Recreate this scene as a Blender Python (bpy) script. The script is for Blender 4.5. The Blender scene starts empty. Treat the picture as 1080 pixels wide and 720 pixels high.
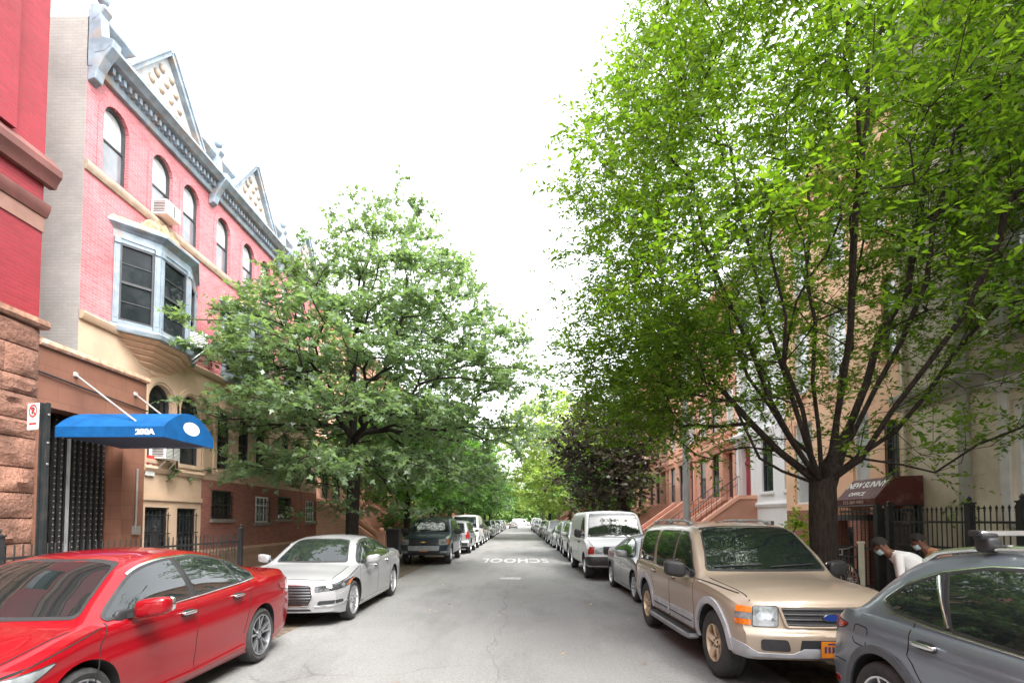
import bpy, bmesh, math, random
import numpy as np
from mathutils import Vector, Matrix
from mathutils.bvhtree import BVHTree

R = math.radians
PI = math.pi
scene = bpy.context.scene
COL = scene.collection
random.seed(11)


# ------------------------------------------------------------------ objects
def tag(o, label=None, cat=None, group=None, kind=None):
    if label: o['label'] = label
    if cat: o['category'] = cat
    if group: o['group'] = group
    if kind: o['kind'] = kind
    return o


def link(name, data, parent=None, loc=None):
    o = bpy.data.objects.new(name, data)
    COL.objects.link(o)
    if parent is not None: o.parent = parent
    if loc is not None: o.location = loc
    return o


def empty(name, loc=(0, 0, 0), rz=0.0, label=None, cat=None, group=None):
    o = link(name, None, None, loc)
    o.empty_display_size = 0.2
    o.rotation_euler = (0, 0, rz)
    return tag(o, label, cat, group)


def copy_tree(o, parent=None):
    c = o.copy()
    COL.objects.link(c)
    c.parent = parent
    for ch in [x for x in o.children]:
        copy_tree(ch, c)
    return c


def swap_material(o, old, new):
    """give this copy (and its parts) its own paint, leaving the shared mesh data alone"""
    if o.data is not None and hasattr(o.data, 'materials'):
        for sl in o.material_slots:
            if sl.material == old:
                sl.link = 'OBJECT'
                sl.material = new
    for ch in o.children: swap_material(ch, old, new)


class MB:
    """collects shapes, then links them as ONE mesh object"""
    def __init__(self): self.v, self.f, self.m = [], [], []

    def add(self, vs, fs, m=0):
        n = len(self.v)
        self.v += [tuple(p) for p in vs]
        self.f += [tuple(i + n for i in f) for f in fs]
        self.m += [m] * len(fs)
        return self

    def box(self, x0, x1, y0, y1, z0, z1, m=0):
        vs = [(x0, y0, z0), (x1, y0, z0), (x1, y1, z0), (x0, y1, z0), (x0, y0, z1), (x1, y0, z1), (x1, y1, z1), (x0, y1, z1)]
        return self.add(vs, [(0, 3, 2, 1), (4, 5, 6, 7), (0, 1, 5, 4), (1, 2, 6, 5), (2, 3, 7, 6), (3, 0, 4, 7)], m)

    def obox(self, c, ax, ay, az, hx, hy, hz, m=0):
        c, ax, ay, az = Vector(c), Vector(ax), Vector(ay), Vector(az)
        vs = []
        for sz in (-1, 1):
            for sx, sy in ((-1, -1), (1, -1), (1, 1), (-1, 1)):
                vs.append(c + ax * hx * sx + ay * hy * sy + az * hz * sz)
        return self.add(vs, [(0, 3, 2, 1), (4, 5, 6, 7), (0, 1, 5, 4), (1, 2, 6, 5), (2, 3, 7, 6), (3, 0, 4, 7)], m)

    def bar(self, a, b, hw, hh, m=0, up=(0, 0, 1)):
        a, b = Vector(a), Vector(b)
        d = b - a
        L = d.length
        d.normalize()
        up = Vector(up)
        if abs(d.dot(up)) > .98: up = Vector((1, 0, 0))
        s = d.cross(up).normalized()
        u = s.cross(d).normalized()
        return self.obox((a + b) / 2, d, s, u, L / 2, hw, hh, m)

    def prism(self, prof, fn, a0, a1, m=0, cap=True):
        """profile of (p, q) pairs swept from a0 to a1; fn(p, q, a) gives the 3-D point"""
        n = len(prof)
        vs = [fn(p, q, a0) for p, q in prof] + [fn(p, q, a1) for p, q in prof]
        fs = [(i, (i + 1) % n, n + (i + 1) % n, n + i) for i in range(n)]
        if cap: fs += [tuple(range(n))[::-1], tuple(range(n, 2 * n))]
        return self.add(vs, fs, m)

    def tube(self, path, r, n=8, m=0, cap=True):
        path = [Vector(p) for p in path]
        rs = r if isinstance(r, (list, tuple)) else [r] * len(path)
        vs, fs = [], []
        ref = None
        for i, p in enumerate(path):
            d = (path[min(i + 1, len(path) - 1)] - path[max(i - 1, 0)])
            if d.length < 1e-9: d = Vector((0, 0, 1))
            d.normalize()
            if ref is None:
                ref = Vector((0, 0, 1)) if abs(d.z) < .9 else Vector((1, 0, 0))
            s = d.cross(ref).normalized()
            ref = s.cross(d).normalized()
            for k in range(n):
                a = 2 * PI * k / n
                vs.append(p + (s * math.cos(a) + ref * math.sin(a)) * rs[i])
        for i in range(len(path) - 1):
            for k in range(n):
                k2 = (k + 1) % n
                fs.append((i * n + k, i * n + k2, (i + 1) * n + k2, (i + 1) * n + k))
        if cap:
            fs.append(tuple(range(n))[::-1])
            fs.append(tuple(range((len(path) - 1) * n, len(path) * n)))
        return self.add(vs, fs, m)

    def lathe(self, prof, n=24, fn=None, m=0, close=False):
        """profile of (r, h); fn(r cos, r sin, h)"""
        fn = fn or (lambda a, b, h: (a, b, h))
        vs, fs = [], []
        P = len(prof)
        for k in range(n):
            a = 2 * PI * k / n
            for r, h in prof: vs.append(fn(r * math.cos(a), r * math.sin(a), h))
        for k in range(n):
            k2 = (k + 1) % n
            for j in range(P - 1 + (1 if close else 0)):
                j2 = (j + 1) % P
                fs.append((k * P + j, k2 * P + j, k2 * P + j2, k * P + j2))
        return self.add(vs, fs, m)

    def superbox(self, c, h, e=0.5, nu=16, nv=10, m=0, fn=None):
        """rounded block: superellipsoid with half sizes h"""
        def sp(v, q): return math.copysign(abs(v) ** q, v)
        vs, fs = [], []
        for j in range(nv + 1):
            la = -PI / 2 + PI * j / nv
            for i in range(nu):
                lo = 2 * PI * i / nu
                p = Vector((c[0] + h[0] * sp(math.cos(la), e) * sp(math.cos(lo), e), c[1] + h[1] * sp(math.cos(la), e) * sp(math.sin(lo), e), c[2] + h[2] * sp(math.sin(la), e)))
                vs.append(fn(p) if fn else p)
        for j in range(nv):
            for i in range(nu):
                i2 = (i + 1) % nu
                fs.append((j * nu + i, j * nu + i2, (j + 1) * nu + i2, (j + 1) * nu + i))
        return self.add(vs, fs, m)

    def build(self, name, mats, parent=None, smooth=None, loc=None, bevel=0, shift=None):
        me = bpy.data.meshes.new(name)
        if not isinstance(mats, (list, tuple)): mats = [mats]
        vs = self.v if shift is None else [(p[0] + shift[0], p[1] + shift[1], p[2] + shift[2]) for p in self.v]
        me.from_pydata(vs, [], self.f)
        for mt in mats: me.materials.append(mt)
        me.polygons.foreach_set('material_index', self.m)
        me.validate()
        bm = bmesh.new()
        bm.from_mesh(me)
        bmesh.ops.recalc_face_normals(bm, faces=bm.faces)
        bm.to_mesh(me)
        bm.free()
        if smooth is not None:
            me.shade_smooth()
            me.set_sharp_from_angle(angle=R(smooth))
        o = link(name, me, parent, loc)
        if bevel:
            b = o.modifiers.new('bevel', 'BEVEL')
            b.width = bevel; b.segments = 2; b.limit_method = 'ANGLE'; b.angle_limit = R(40)
        return o


def np_mesh(name, verts, faces, mats, smooth=False):
    """verts (n,3) float array, faces (m,k) int array, all with k corners"""
    me = bpy.data.meshes.new(name)
    k = faces.shape[1]
    me.vertices.add(len(verts))
    me.vertices.foreach_set('co', np.ascontiguousarray(verts, dtype=np.float32).ravel())
    me.loops.add(faces.size)
    me.loops.foreach_set('vertex_index', np.ascontiguousarray(faces, dtype=np.int32).ravel())
    me.polygons.add(len(faces))
    me.polygons.foreach_set('loop_start', np.arange(0, faces.size, k, dtype=np.int32))
    me.polygons.foreach_set('loop_total', np.full(len(faces), k, dtype=np.int32))
    for mt in (mats if isinstance(mats, (list, tuple)) else [mats]): me.materials.append(mt)
    me.update(calc_edges=True)
    if smooth: me.shade_smooth()
    return me


def eval_mesh(o, name):
    """bake the object's modifiers (or a text curve) to a plain mesh"""
    dg = bpy.context.evaluated_depsgraph_get()
    dg.update()
    me = bpy.data.meshes.new_from_object(o.evaluated_get(dg), depsgraph=dg)
    me.name = name
    return me


def text_mesh(body, size, extrude=0.002, bold=0.0, spacing=1.0):
    cu = bpy.data.curves.new('lettering', 'FONT')
    cu.body = body; cu.size = size; cu.extrude = extrude; cu.offset = bold
    cu.space_character = spacing
    cu.align_x = 'CENTER'; cu.align_y = 'CENTER'
    cu.resolution_u = 3
    o = bpy.data.objects.new('lettering', cu)
    COL.objects.link(o)
    me = eval_mesh(o, 'lettering')
    bpy.data.objects.remove(o)
    bpy.data.curves.remove(cu)
    return me


def text(body, size, mat, mtx, parent=None, name='lettering', extrude=0.002, bold=0.0, sx=1.0, spacing=1.0):
    me = text_mesh(body, size, extrude, bold, spacing)
    me.transform(Matrix.Diagonal((sx, 1, 1, 1)))
    me.transform(mtx)
    me.materials.clear()
    me.materials.append(mat)
    return link(name, me, parent)


def frame(o, ex, ey):
    """matrix whose local x, y lie along ex, ey at o (z = ex x ey faces the viewer)"""
    ex, ey = Vector(ex).normalized(), Vector(ey).normalized()
    ez = ex.cross(ey).normalized()
    m = Matrix.Identity(4)
    for i in range(3):
        m[i][0], m[i][1], m[i][2], m[i][3] = ex[i], ey[i], ez[i], o[i]
    return m


# ------------------------------------------------------------------ materials
_M = {}


def nodes(name):
    mt = bpy.data.materials.new(name)
    mt.use_nodes = True
    nt = mt.node_tree
    return mt, nt, nt.nodes, nt.links, nt.nodes['Principled BSDF']


def setp(b, **k):
    ren = {'rough': 'Roughness', 'metal': 'Metallic', 'spec': 'Specular IOR Level', 'coat': 'Coat Weight', 'coatr': 'Coat Roughness', 'ior': 'IOR'}
    for a, v in k.items():
        if a in ren: b.inputs[ren[a]].default_value = v


ALB = 1.42            # one brightness setting for every surface colour below


def c4(c): return (min(.82, c[0] * ALB), min(.82, c[1] * ALB), min(.82, c[2] * ALB), 1)


def mix_col(nt, a, b, fac):
    n = nt.nodes.new('ShaderNodeMix'); n.data_type = 'RGBA'
    for sock, v in ((n.inputs[6], a), (n.inputs[7], b)):
        if hasattr(v, 'is_output'): nt.links.new(v, sock)
        else: sock.default_value = c4(v)
    if hasattr(fac, 'is_output'): nt.links.new(fac, n.inputs[0])
    else: n.inputs[0].default_value = fac
    return n.outputs[2]


def noise(nt, vec, scale, detail=4, rough=.55, lo=.35, hi=.65):
    n = nt.nodes.new('ShaderNodeTexNoise')
    n.inputs['Scale'].default_value = scale; n.inputs['Detail'].default_value = detail; n.inputs['Roughness'].default_value = rough
    if vec is not None: nt.links.new(vec, n.inputs['Vector'])
    r = nt.nodes.new('ShaderNodeMapRange')
    r.inputs[1].default_value = lo; r.inputs[2].default_value = hi
    nt.links.new(n.outputs['Fac'], r.inputs[0])
    return r.outputs[0]


def bump(nt, b, h, strength=.3, dist=.01):
    n = nt.nodes.new('ShaderNodeBump')
    n.inputs['Strength'].default_value = strength; n.inputs['Distance'].default_value = dist
    nt.links.new(h, n.inputs['Height'])
    nt.links.new(n.outputs[0], b.inputs['Normal'])


def coord(nt, kind='Object'):
    return nt.nodes.new('ShaderNodeTexCoord').outputs[kind]


def wpos(nt): return nt.nodes.new('ShaderNodeNewGeometry').outputs['Position']


def pmat(name, base, rough=.6, metal=0., spec=.5, coat=0., var=.15, scale=3., bstr=0., bscale=60., bdist=.004, stain=None, stain_amt=.5, stain_scale=1.2, coatr=.03, world=False):
    if name in _M: return _M[name]
    mt, nt, ns, ln, b = nodes(name)
    setp(b, rough=rough, metal=metal, spec=spec, coat=coat, coatr=coatr)
    co = wpos(nt) if world else coord(nt)
    lo = [x * (1 - var) for x in base]; hi = [min(1, x * (1 + var)) for x in base]
    col = mix_col(nt, lo, hi, noise(nt, co, scale))
    if stain:
        f = noise(nt, co, stain_scale, 6, .65, .52, .72)
        m = ns.new('ShaderNodeMath'); m.operation = 'MULTIPLY'; m.inputs[1].default_value = stain_amt
        ln.new(f, m.inputs[0])
        col = mix_col(nt, col, stain, m.outputs[0])
    ln.new(col, b.inputs['Base Color'])
    if bstr: bump(nt, b, noise(nt, co, bscale, 5, .6, 0, 1), bstr, bdist)
    _M[name] = mt
    return mt


def face_uv(nt):
    """(along the wall, up) from world position for upright walls, whichever way they face"""
    g = nt.nodes.new('ShaderNodeNewGeometry')
    sp = nt.nodes.new('ShaderNodeSeparateXYZ'); nt.links.new(g.outputs['Position'], sp.inputs[0])
    sn = nt.nodes.new('ShaderNodeSeparateXYZ'); nt.links.new(g.outputs['True Normal'], sn.inputs[0])
    a = nt.nodes.new('ShaderNodeMath'); a.operation = 'ABSOLUTE'; nt.links.new(sn.outputs[0], a.inputs[0])
    gt = nt.nodes.new('ShaderNodeMath'); gt.operation = 'GREATER_THAN'; gt.inputs[1].default_value = .5; nt.links.new(a.outputs[0], gt.inputs[0])
    mx = nt.nodes.new('ShaderNodeMix'); nt.links.new(gt.outputs[0], mx.inputs[0]); nt.links.new(sp.outputs[0], mx.inputs[2]); nt.links.new(sp.outputs[1], mx.inputs[3])
    cb = nt.nodes.new('ShaderNodeCombineXYZ'); nt.links.new(mx.outputs[0], cb.inputs[0]); nt.links.new(sp.outputs[2], cb.inputs[1])
    return cb.outputs[0], g.outputs['Position']


def brick_mat(name, c1, c2, mortar, bw=.21, bh=.068, msize=.008, rough=.75, bstr=.5, stain=None, stain_amt=.4, offset=.5, wear=.16, spec=.3):
    if name in _M: return _M[name]
    mt, nt, ns, ln, b = nodes(name)
    setp(b, rough=rough, spec=spec)
    uv, pos = face_uv(nt)
    t = ns.new('ShaderNodeTexBrick')
    ln.new(uv, t.inputs['Vector'])
    t.inputs['Scale'].default_value = 1
    t.inputs['Color1'].default_value = c4(c1); t.inputs['Color2'].default_value = c4(c2); t.inputs['Mortar'].default_value = c4(mortar)
    t.inputs['Mortar Size'].default_value = msize; t.inputs['Mortar Smooth'].default_value = .25
    t.inputs['Brick Width'].default_value = bw; t.inputs['Row Height'].default_value = bh
    t.offset = offset
    big = noise(nt, pos, .8, 5, .6, .3, .7)
    hs = ns.new('ShaderNodeHueSaturation'); hs.inputs['Saturation'].default_value = 1.0
    r = ns.new('ShaderNodeMapRange'); r.inputs[3].default_value = 1 - wear; r.inputs[4].default_value = 1 + wear
    ln.new(big, r.inputs[0]); ln.new(r.outputs[0], hs.inputs['Value']); ln.new(t.outputs['Color'], hs.inputs['Color'])
    col = hs.outputs[0]
    if stain:
        f = noise(nt, pos, .55, 7, .68, .55, .75)
        m = ns.new('ShaderNodeMath'); m.operation = 'MULTIPLY'; m.inputs[1].default_value = stain_amt; ln.new(f, m.inputs[0])
        col = mix_col(nt, col, stain, m.outputs[0])
    ln.new(col, b.inputs['Base Color'])
    inv = ns.new('ShaderNodeMath'); inv.operation = 'SUBTRACT'; inv.inputs[0].default_value = 1; ln.new(t.outputs['Fac'], inv.inputs[1])
    fine = noise(nt, pos, 60, 4, .6, 0, 1)
    ad = ns.new('ShaderNodeMath'); ad.operation = 'MULTIPLY_ADD'; ad.inputs[1].default_value = .35; ln.new(fine, ad.inputs[0]); ln.new(inv.outputs[0], ad.inputs[2])
    bump(nt, b, ad.outputs[0], bstr, .008)
    _M[name] = mt
    return mt


def paint_mat(name, base, metal=.0, rough=.35, coat=1.0, flake=.0, dirt=.0):
    if name in _M: return _M[name]
    mt, nt, ns, ln, b = nodes(name)
    setp(b, rough=rough, metal=metal, coat=coat * .85, coatr=.02, spec=.12)
    co = coord(nt)
    col = mix_col(nt, [x * (1 - flake) for x in base], [min(1, x * (1 + flake)) for x in base], noise(nt, co, 900, 2, .5, .3, .7))
    if dirt:
        sp = ns.new('ShaderNodeSeparateXYZ'); ln.new(co, sp.inputs[0])
        r = ns.new('ShaderNodeMapRange'); r.inputs[1].default_value = .75; r.inputs[2].default_value = .2; ln.new(sp.outputs[2], r.inputs[0])
        m = ns.new('ShaderNodeMath'); m.operation = 'MULTIPLY'; ln.new(r.outputs[0], m.inputs[0]); ln.new(noise(nt, co, 6, 6, .65, .2, .8), m.inputs[1])
        m2 = ns.new('ShaderNodeMath'); m2.operation = 'MULTIPLY'; m2.inputs[1].default_value = dirt; ln.new(m.outputs[0], m2.inputs[0])
        col = mix_col(nt, col, (.16, .14, .12), m2.outputs[0])
        rr = ns.new('ShaderNodeMapRange'); rr.inputs[3].default_value = .02; rr.inputs[4].default_value = .22
        ln.new(noise(nt, co, 2.5, 6, .6, .3, .75), rr.inputs[0]); ln.new(rr.outputs[0], b.inputs['Coat Roughness'])
    ln.new(col, b.inputs['Base Color'])
    _M[name] = mt
    return mt


def leaf_mat(name, cols, trans=.45, rough=.45, spec=.4, tint=(1.15, 1.2, .55)):
    if name in _M: return _M[name]
    mt, nt, ns, ln, b = nodes(name)
    setp(b, rough=rough, spec=spec)
    g = ns.new('ShaderNodeNewGeometry')
    rp = ns.new('ShaderNodeValToRGB')
    el = rp.color_ramp.elements
    while len(el) < len(cols): el.new(.5)
    for i, c in enumerate(cols):
        el[i].position = i / (len(cols) - 1); el[i].color = c4(c)
    ln.new(g.outputs['Random Per Island'], rp.inputs[0])
    ln.new(rp.outputs[0], b.inputs['Base Color'])
    tr = ns.new('ShaderNodeBsdfTranslucent')
    mm = ns.new('ShaderNodeMix'); mm.data_type = 'RGBA'; mm.blend_type = 'MULTIPLY'; mm.inputs[0].default_value = 1
    ln.new(rp.outputs[0], mm.inputs[6]); mm.inputs[7].default_value = (tint[0] * 1.6, tint[1] * 1.6, tint[2] * 1.6, 1)
    ln.new(mm.outputs[2], tr.inputs[0])
    ms = ns.new('ShaderNodeMixShader'); ms.inputs[0].default_value = trans
    ln.new(b.outputs[0], ms.inputs[1]); ln.new(tr.outputs[0], ms.inputs[2])
    ln.new(ms.outputs[0], ns['Material Output'].inputs[0])
    _M[name] = mt
    return mt


def curve(pts):
    """monotone cubic through (x, y) points"""
    xs = np.array([p[0] for p in pts], float); ys = np.array([p[1] for p in pts], float)
    h = np.diff(xs); d = np.diff(ys) / h
    m = np.zeros(len(xs))
    m[0], m[-1] = d[0], d[-1]
    for i in range(1, len(xs) - 1):
        if d[i - 1] * d[i] <= 0: m[i] = 0
        else:
            w1, w2 = 2 * h[i] + h[i - 1], h[i] + 2 * h[i - 1]
            m[i] = (w1 + w2) / (w1 / d[i - 1] + w2 / d[i])

    def f(x):
        x = min(max(x, xs[0]), xs[-1])
        i = min(max(int(np.searchsorted(xs, x) - 1), 0), len(xs) - 2)
        t = (x - xs[i]) / h[i]
        return ((2 * t ** 3 - 3 * t ** 2 + 1) * ys[i] + (t ** 3 - 2 * t ** 2 + t) * h[i] * m[i] + (-2 * t ** 3 + 3 * t ** 2) * ys[i + 1] + (t ** 3 - t ** 2) * h[i] * m[i + 1])
    return f


def round_poly(pts, r, n=4):
    out = []
    N = len(pts)
    for i in range(N):
        p = Vector(pts[i]).to_2d(); a = Vector(pts[i - 1]).to_2d(); c = Vector(pts[(i + 1) % N]).to_2d()
        da, dc = a - p, c - p
        q = min(r, da.length * .45, dc.length * .45)
        A = p + da.normalized() * q; C = p + dc.normalized() * q
        for k in range(n + 1):
            t = k / n
            out.append(tuple(A * (1 - t) ** 2 + p * 2 * t * (1 - t) + C * t ** 2))
    return out


def clip_axis(poly, ax, val, keep):
    out = []
    for i in range(len(poly)):
        a, b = poly[i - 1], poly[i]
        ia, ib = (a[ax] - val) * keep >= -1e-12, (b[ax] - val) * keep >= -1e-12
        if ia != ib:
            t = (val - a[ax]) / (b[ax] - a[ax])
            out.append((a[0] + (b[0] - a[0]) * t, a[1] + (b[1] - a[1]) * t))
        if ib: out.append(b)
    return out


def clip_line(poly, p, n):
    """keep the side of the line through p that n points to"""
    out = []
    d = lambda q: (q[0] - p[0]) * n[0] + (q[1] - p[1]) * n[1]
    for i in range(len(poly)):
        a, b = poly[i - 1], poly[i]
        fa, fb = d(a), d(b)
        if (fa >= 0) != (fb >= 0):
            t = fa / (fa - fb)
            out.append((a[0] + (b[0] - a[0]) * t, a[1] + (b[1] - a[1]) * t))
        if fb >= 0: out.append(b)
    return out


def inset_poly(poly, d):
    """shrink (d > 0) or grow a simple polygon by moving its edges"""
    N = len(poly)
    area = sum(poly[i - 1][0] * poly[i][1] - poly[i][0] * poly[i - 1][1] for i in range(N))
    sg = 1 if area > 0 else -1
    out = []
    for i in range(N):
        a, p, c = Vector(poly[i - 1]), Vector(poly[i]), Vector(poly[(i + 1) % N])
        e1, e2 = (p - a), (c - p)
        if e1.length < 1e-9 or e2.length < 1e-9:
            e1 = e2 = (c - a)
        n1 = Vector((-e1.y, e1.x)).normalized() * sg; n2 = Vector((-e2.y, e2.x)).normalized() * sg
        b = (n1 + n2)
        if b.length < 1e-6: b = n1
        b.normalize()
        k = max(.45, b.dot(n1))
        out.append(tuple(p + b * d / k))
    return out
# ------------------------------------------------------------------ vehicles
M_TYRE = pmat('tyre rubber', (.022, .022, .022), rough=.8, var=.25, scale=20, bstr=.3, bscale=80)
M_DARK = pmat('black plastic', (.015, .015, .016), rough=.55, var=.2, scale=8)
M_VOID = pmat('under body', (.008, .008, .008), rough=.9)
M_GLASS = pmat('car glass', (.008, .011, .011), rough=.015, spec=.7, var=.1, scale=2, coat=.45)
M_CHROME = pmat('chrome', (.75, .76, .78), rough=.12, metal=1, var=.04, scale=6)
M_ALLOY = pmat('silver alloy', (.55, .56, .58), rough=.28, metal=.9, var=.08, scale=9)
M_LAMP = pmat('lamp lens', (.13, .14, .145), rough=.05, spec=.8, coat=1, var=.35, scale=9)
M_LAMPD = pmat('lamp housing', (.05, .052, .056), rough=.12, metal=.5, coat=1, var=.3, scale=20)
M_BULB = pmat('lamp reflector', (.22, .23, .25), rough=.15, metal=.6, coat=1, var=.1, scale=20)
M_RED = pmat('tail lens', (.20, .005, .006), rough=.08, coat=1, var=.25, scale=25)
M_AMBER = pmat('amber lens', (.42, .10, .008), rough=.1, coat=1, var=.25, scale=25)
M_PLATE = pmat('plate orange', (.36, .115, .008), rough=.45, var=.1, scale=10)
M_PLATEINK = pmat('plate ink', (.02, .02, .06), rough=.5)
M_GAP = pmat('panel gap', (.004, .004, .004), rough=.9)


def panel_grid(poly, cell):
    """cut a polygon into grid cells; returns verts2d, faces"""
    xs = [p[0] for p in poly]; ys = [p[1] for p in poly]
    nx = max(1, int(math.ceil((max(xs) - min(xs)) / cell))); ny = max(1, int(math.ceil((max(ys) - min(ys)) / cell)))
    key, vs, fs = {}, [], []

    def vid(p):
        k = (round(p[0], 5), round(p[1], 5))
        if k not in key:
            key[k] = len(vs); vs.append(p)
        return key[k]
    dx = (max(xs) - min(xs)) / nx; dy = (max(ys) - min(ys)) / ny
    for i in range(nx):
        col = clip_axis(clip_axis(poly, 0, min(xs) + i * dx, 1), 0, min(xs) + (i + 1) * dx, -1)
        if len(col) < 3: continue
        for j in range(ny):
            c = clip_axis(clip_axis(col, 1, min(ys) + j * dy, 1), 1, min(ys) + (j + 1) * dy, -1)
            if len(c) < 3: continue
            ids = []
            for p in c:
                q = vid(p)
                if q not in ids: ids.append(q)
            ar = sum(vs[ids[k - 1]][0] * vs[ids[k]][1] - vs[ids[k]][0] * vs[ids[k - 1]][1] for k in range(len(ids)))
            if len(ids) >= 3 and abs(ar) > 1e-8: fs.append(tuple(ids))
    return vs, fs


class Car:
    """body lofted through cross sections along its length; windows, lamps and trim are panels laid onto that skin.
    local frame while building: x across, s from the front bumper back, z up"""
    def __init__(self, P):
        self.P = P
        self.L = P['L']
        self.root = empty(P['name'])
        self.shift = (0, -self.L / 2, 0)
        self.sc = P.get('sc', 1.0)
        self.loft()

    def section(self, s):
        f = self.F
        zb, zs, zt, w, wt, cr = f['bot'](s), f['belt'](s), f['top'](s), f['w'](s), f['wt'](s), f['cr'](s)
        zs = min(zs, zt - .015)
        pts = [(x * w, zb) for x in (0, .35, .62, .8, .9)]
        sp = self.side
        pts.append((.945 * w, zb + .012))
        n = 16
        for i in range(n + 1):
            t = i / n
            pts.append((w * sp(t), zb + .05 + (zs - zb - .05) * t))
        P0 = Vector((w * sp(1), zs)); P1 = Vector((wt, zt - cr))
        ins = self.P.get('shoulder', .022)
        hgt = zt - zs
        k = min(1, max(0, (hgt - .12) / .25))
        P0b = Vector((P0.x - ins * k, zs + .008 * k + .002))
        pts.append(tuple(P0b))
        a = .78
        bow = self.P.get('glass_bow', .03) * k
        nrm = Vector((P1.y - P0b.y, -(P1.x - P0b.x)))
        if nrm.length > 1e-6: nrm.normalize()
        A = P0b.lerp(P1, a)
        for i in range(1, 9):
            t = i / 8 * a
            q = P0b.lerp(P1, t) + nrm * bow * 4 * t * (1 - t)
            pts.append(tuple(q))
        A = Vector(pts[-1])
        xb = wt * (1 - .16)
        C = Vector((xb, zt - cr * (xb / wt) ** 2))
        Bc = P1 + Vector((.0, .35 * cr))
        for i in range(1, 7):
            t = i / 6
            pts.append(tuple(A * (1 - t) ** 2 + Bc * 2 * t * (1 - t) + C * t ** 2))
        for i in range(1, 9):
            x = xb * (1 - i / 8)
            pts.append((x, zt - cr * (x / wt) ** 2))
        return pts

    def deform(self, x, s, z):
        P = self.P
        L, W = self.L, P['W']
        ls, lr = P.get('ls', 1.0), P.get('lr', .9)
        if s < ls:
            k = (1 - s / ls) ** 2
            s2 = s + k * (P['bowf'] * (abs(x) / W) ** P.get('pf', 2.6) + self.nose(z))
        elif s > L - lr:
            k = (1 - (L - s) / lr) ** 2
            s2 = s - k * (P['bowr'] * (abs(x) / W) ** P.get('pr', 2.8) + self.tail(z))
        else: s2 = s
        return (x, s2, z)

    def loft(self):
        P = self.P
        self.F = {k: curve(P[k]) for k in ('top', 'belt', 'bot', 'w', 'wt', 'cr')}
        self.side = curve(P.get('side', [(0, .955), (.12, .972), (.35, .99), (.58, 1.0), (.66, 1.0), (.74, .985), (.9, .98), (.97, .972), (1, .955)]))
        self.nose = curve(P.get('nose', [(0, .1), (.25, .03), (.5, 0), (.65, .03), (.9, .12), (1.2, .2)]))
        self.tail = curve(P.get('tail', [(0, .1), (.3, .03), (.55, 0), (.8, .05), (1.2, .1)]))
        n = max(40, int(self.L / P.get('step', .05)))
        ss = list(np.linspace(0, self.L, n))
        vs, fs = [], []
        N = None
        loops = []
        for s in ss:
            h = self.section(float(s))
            full = [(x, float(s), z) for x, z in h] + [(-x, float(s), z) for x, z in h[-2:0:-1]]
            N = len(full); H = len(h)
            loops.append(full)
        for lp in loops: vs += lp
        fm = []
        bot = set(list(range(0, 4)) + list(range(N - 4, N)))
        for i in range(n - 1):
            for k in range(N):
                k2 = (k + 1) % N
                fs.append((i * N + k, i * N + k2, (i + 1) * N + k2, (i + 1) * N + k))
                fm.append(1 if k in bot else 0)

        def cap(base, lp, s, flip):
            zc = (lp[0][2] + lp[H - 1][2]) / 2
            prev = list(range(base, base + N))
            for kk in (.93, .82, .68, .5, .3, .12):
                cur = []
                for (x, _, z) in lp:
                    cur.append(len(vs)); vs.append((x * kk, s, zc + (z - zc) * kk))
                for k in range(N):
                    k2 = (k + 1) % N
                    q = (prev[k], prev[k2], cur[k2], cur[k])
                    fs.append(q if not flip else q[::-1]); fm.append(0)
                prev = cur
            fs.append(tuple(prev) if not flip else tuple(prev[::-1])); fm.append(0)
        cap(0, loops[0], 0.0, True)
        cap((n - 1) * N, loops[-1], self.L, False)
        vs = [self.deform(*v) for v in vs]
        self.bvh = BVHTree.FromPolygons([Vector(v) for v in vs], fs)
        me = bpy.data.meshes.new('body')
        me.from_pydata(vs, [], fs)
        me.materials.append(P['paint']); me.materials.append(M_VOID)
        me.polygons.foreach_set('material_index', fm)
        bm = bmesh.new(); bm.from_mesh(me); bmesh.ops.recalc_face_normals(bm, faces=bm.faces); bm.to_mesh(me); bm.free()
        o = link('body', me)
        # wheel wells
        w = P['wheels']
        mb = MB()
        for s in (w['f'], w['r']):
            for sg in (-1, 1):
                ra = w['arch']; nn = 40
                x0, x1 = sg * (P['W'] - .30), sg * (P['W'] + .3)
                zc = w['rad'] + w.get('lift', .0)
                mb.prism([(math.cos(2 * PI * k / nn) * ra * w.get('ax', 1.0), math.sin(2 * PI * k / nn) * ra) for k in range(nn)], lambda p, q, a: (a, s + p, zc + q), x0, x1, 1)
        cut = mb.build('cutter', [P['paint'], M_VOID])
        md = o.modifiers.new('wells', 'BOOLEAN'); md.operation = 'DIFFERENCE'; md.object = cut; md.solver = 'EXACT'
        me2 = eval_mesh(o, 'body')
        bpy.data.objects.remove(cut)
        bpy.data.objects.remove(o)
        me2.transform(Matrix.Translation(self.shift))
        me2.shade_smooth(); me2.set_sharp_from_angle(angle=R(32))
        self.body = link('body', me2, self.root)

    # -- projection onto the skin
    def proj(self, kind, a, b):
        L = self.L
        if kind == 'right': o, d = Vector((3, a, b)), Vector((-1, 0, 0))
        elif kind == 'left': o, d = Vector((-3, a, b)), Vector((1, 0, 0))
        elif kind == 'front': o, d = Vector((a, -3, b)), Vector((0, 1, 0))
        elif kind == 'rear': o, d = Vector((a, L + 3, b)), Vector((0, -1, 0))
        elif kind == 'top': o, d = Vector((a, b, 4)), Vector((0, 0, -1))
        elif kind == 'nose':
            d = -Vector((math.sin(a), -math.cos(a), 0)); o = Vector((0, self.sc, b)) - d * 4
        elif kind == 'tail':
            d = -Vector((math.sin(a), math.cos(a), 0)); o = Vector((0, L - self.sc, b)) - d * 4
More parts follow.
